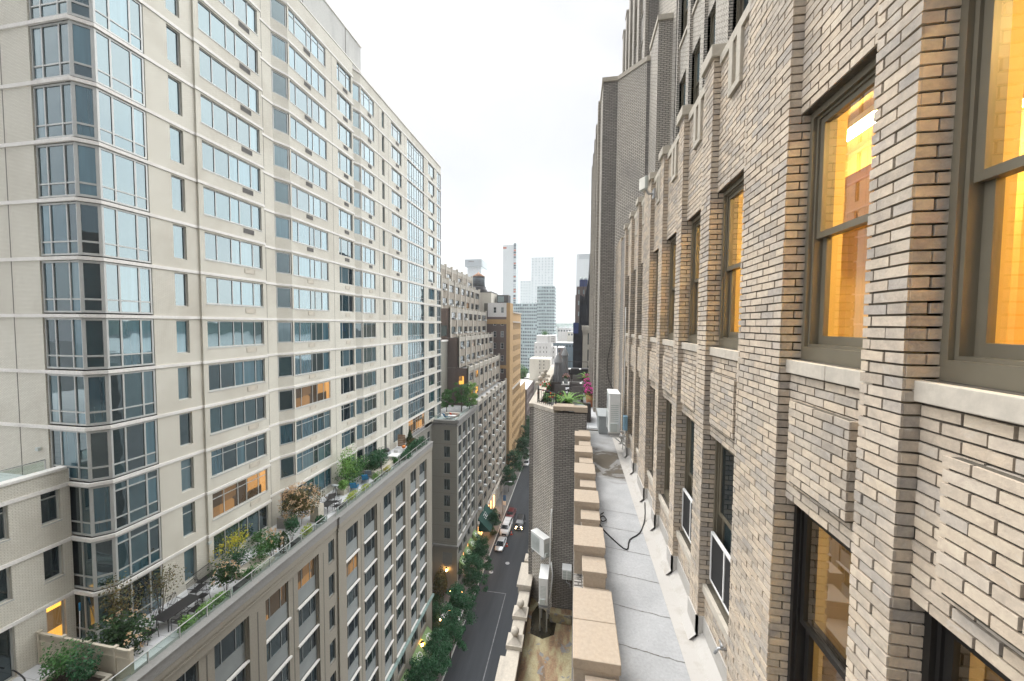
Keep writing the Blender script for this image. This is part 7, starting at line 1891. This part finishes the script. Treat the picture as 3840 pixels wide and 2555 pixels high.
# low houses, water and hills down the street
wl_ = thing('white_low_house', 'white stepped house with a flat roof and few small windows far down the street', 'building', (-17, 200, G0))
m_ = MB(); m_.box((-22.5, 200, G0), (-13.0, 215, -10)); m_.box((-21.5, 201, -10), (-15.2, 214, -6)); m_.box((-13.0, 200.5, G0), (-10.6, 214, -12.5)); m_.box((-15, 203, -10), (-10.8, 214, -5.9)); m_.build('wall', 'render_white', wl_)
m_ = MB()
for x in (-21.6, -19.4, -17.4, -15.8, -12): 
    for z in (-18.5, -15.6, -13.2): m_.box((x, 199.93, z), (x + .35, 199.99, z + 1.1))
for j in range(4):
    for x in (-13.2, -12.2): m_.box((x, 202.9, -9.6 + j*.9), (x + .6, 202.98, -9.2 + j*.9))
m_.build('windows', 'joint', wl_)
cl = thing('cream_low_house', 'plain cream rendered house in front of the white stepped one', 'building', (-16, 170, G0)); m_ = MB(); m_.box((-21.3, 170, G0), (-11.6, 182, -16.2)); m_.build('wall', 'render_cream', cl); m_ = MB()
for x in (-16.6, -14.7):
    for z in (-17.6, -19.2, -20.9, -23): m_.box((x, 169.93, z), (x + .4, 169.99, z + .8))
m_.build('windows', 'joint', cl)
bush('tree_clump', 'bright green trees at the foot of the glass apartments', (-26.5, 180, -24.5), (4, 4, 4), 900, .8, 'leaf_mid', 80, base=G0 + 4, cat='trees')
bush('tree_clump', 'green tree on the flat roof of the white stepped house', (-17.2, 207, -4.8), (2.2, 2, 1.6), 300, .5, 'leaf_mid', 81, base=-6, cat='tree')
bush('tree_clump', 'dark green street trees beyond the cream house', (-24, 162, -31), (4, 4, 3), 600, .8, 'leaf_street', 82, base=G0 + 4, cat='trees')
for nm, l, x0, x1, y, z0_, z1_, mt in (('white_warehouse', 'long white warehouse by the river', -14.7, -2.0, 300, -11, -2.9, 'render_white'), ('white_warehouse', 'pale tall warehouse wing nearer the netted scaffold', -6.2, 1.5, 285, -19, -5.6, 'render_cream'), ('blue_roofed_shed', 'long dark blue roofed shed below the white warehouses', -16, 2, 262, G0, -13.2, 'blue_roof'), ('red_brick_house', 'small red brick house in front of the dark blue shed', -11.2, -7.5, 235, G0, -15.0, 'brick_brown'), ('flat_roofed_row', 'row of pale flat roofed low buildings at the street end', -12, 4, 190, G0, -25, 'roof_pale'), ('flat_roofed_row', 'low pale sheds left of the street end', -60, -23, 200, G0, -30, 'roof_pale')):
    t = block(nm, l, 'building', x0, x1, y, y + 18, min(z0_, G0), z1_, mt)
    m_ = MB(); n = int((x1 - x0) / 2.2)
    for i in range(n): m_.box((x0 + .6 + i*2.2, y - .06, z1_ - 2.6), (x0 + 1.7 + i*2.2, y - .01, z1_ - 1.2))
    m_.build('windows', 'far_pane', t)
    m_ = MB(); m_.box((x0 - .2, y - .2, z1_), (x1 + .2, y + 18.2, z1_ + .3)); m_.build('roof_edge', 'roof_pale', t)
b = MB(); b.face([(-1500, 430, G0 - .14), (1500, 430, G0 - .14), (1500, 1350, G0 - .14), (-1500, 1350, G0 - .14)]); struct(b, 'river', 'water')
b = MB(); rg = random.Random(1); n = 120
pts = [(-2500 + 5000*i/n, 9 + 7*math.sin(i*.31) + rg.uniform(-3, 3)) for i in range(n + 1)]
for (xa, za), (xb, zb_) in zip(pts, pts[1:]):
    b.face([(xa, 1350, G0 - 1), (xb, 1350, G0 - 1), (xb, 1500, zb_), (xa, 1500, za)]); b.face([(xa, 1500, za), (xb, 1500, zb_), (xb, 2500, zb_ + 4), (xa, 2500, za + 4)])
struct(b, 'hills', 'hill_green')
for i in range(14):
    x = -170 + i*13.5 + rg.uniform(-4, 4); w_ = rg.uniform(5, 11); h = rg.uniform(5, 12)
    t = thing('hill_house', 'small pale building on the far hillside across the river', 'building', (x, 1345, G0), 0, 'pale buildings on the far river bank'); m_ = MB(); m_.box((x, 1340, G0), (x + w_, 1349, G0 + 34 + h)); m_.build('wall', 'render_white', t)
# mass behind the camera that the glass reflects
bk1 = thing('rear_brick_building', 'brown brick building behind the viewpoint, seen only in window reflections', 'building', (8, -60, G0))
ro = [(y, y + 1.4, z, z + 1.9) for y in range(-58, -26, 4) for z in [-44 + 3.3*j for j in range(17)]]
m_ = MB(); wall(m_, (-1,0), 2.0, -60, -25.2, G0, 12, ro, .2); wall(m_, (0,1), -25.2, -2.0, 20, G0, 12); m_.box((-1.3, -60, G0), (-1.2, -26, 11), 1); m_.build('wall', ['brick_brown', 'joint'], bk1)
bk2 = thing('rear_slab_building', 'pale slab building closing the street behind the viewpoint', 'building', (-25, -90, G0))
m_ = MB(); m_.box((-70, -110, G0), (-21, -40, 8)); m_.box((-21, -140, G0), (40, -110, 20)); m_.build('wall', 'precast', bk2)
# ------------------------------------------------------------------ air
hz = MB(); hz.box((-420, -200, G0 - 1.2), (420, 900, 150)); hz = hz.mesh('haze', 'joint'); hz.materials.clear()
m = bpy.data.materials.new('haze'); m.use_nodes = True; nt = m.node_tree; nt.nodes.remove(nt.nodes['Principled BSDF'])
pv_ = nt.nodes.new('ShaderNodeVolumePrincipled'); pv_.inputs['Density'].default_value = 0.0003; pv_.inputs['Color'].default_value = (0.95, 0.97, 1.0, 1); pv_.inputs['Anisotropy'].default_value = 0.2
nt.links.new(pv_.outputs[0], nt.nodes['Material Output'].inputs['Volume']); hz.materials.append(m)
ho = bpy.data.objects.new('haze', hz); col.objects.link(ho); tag(ho, None, None, None, 'stuff')
sc.cycles.volume_bounces = 1
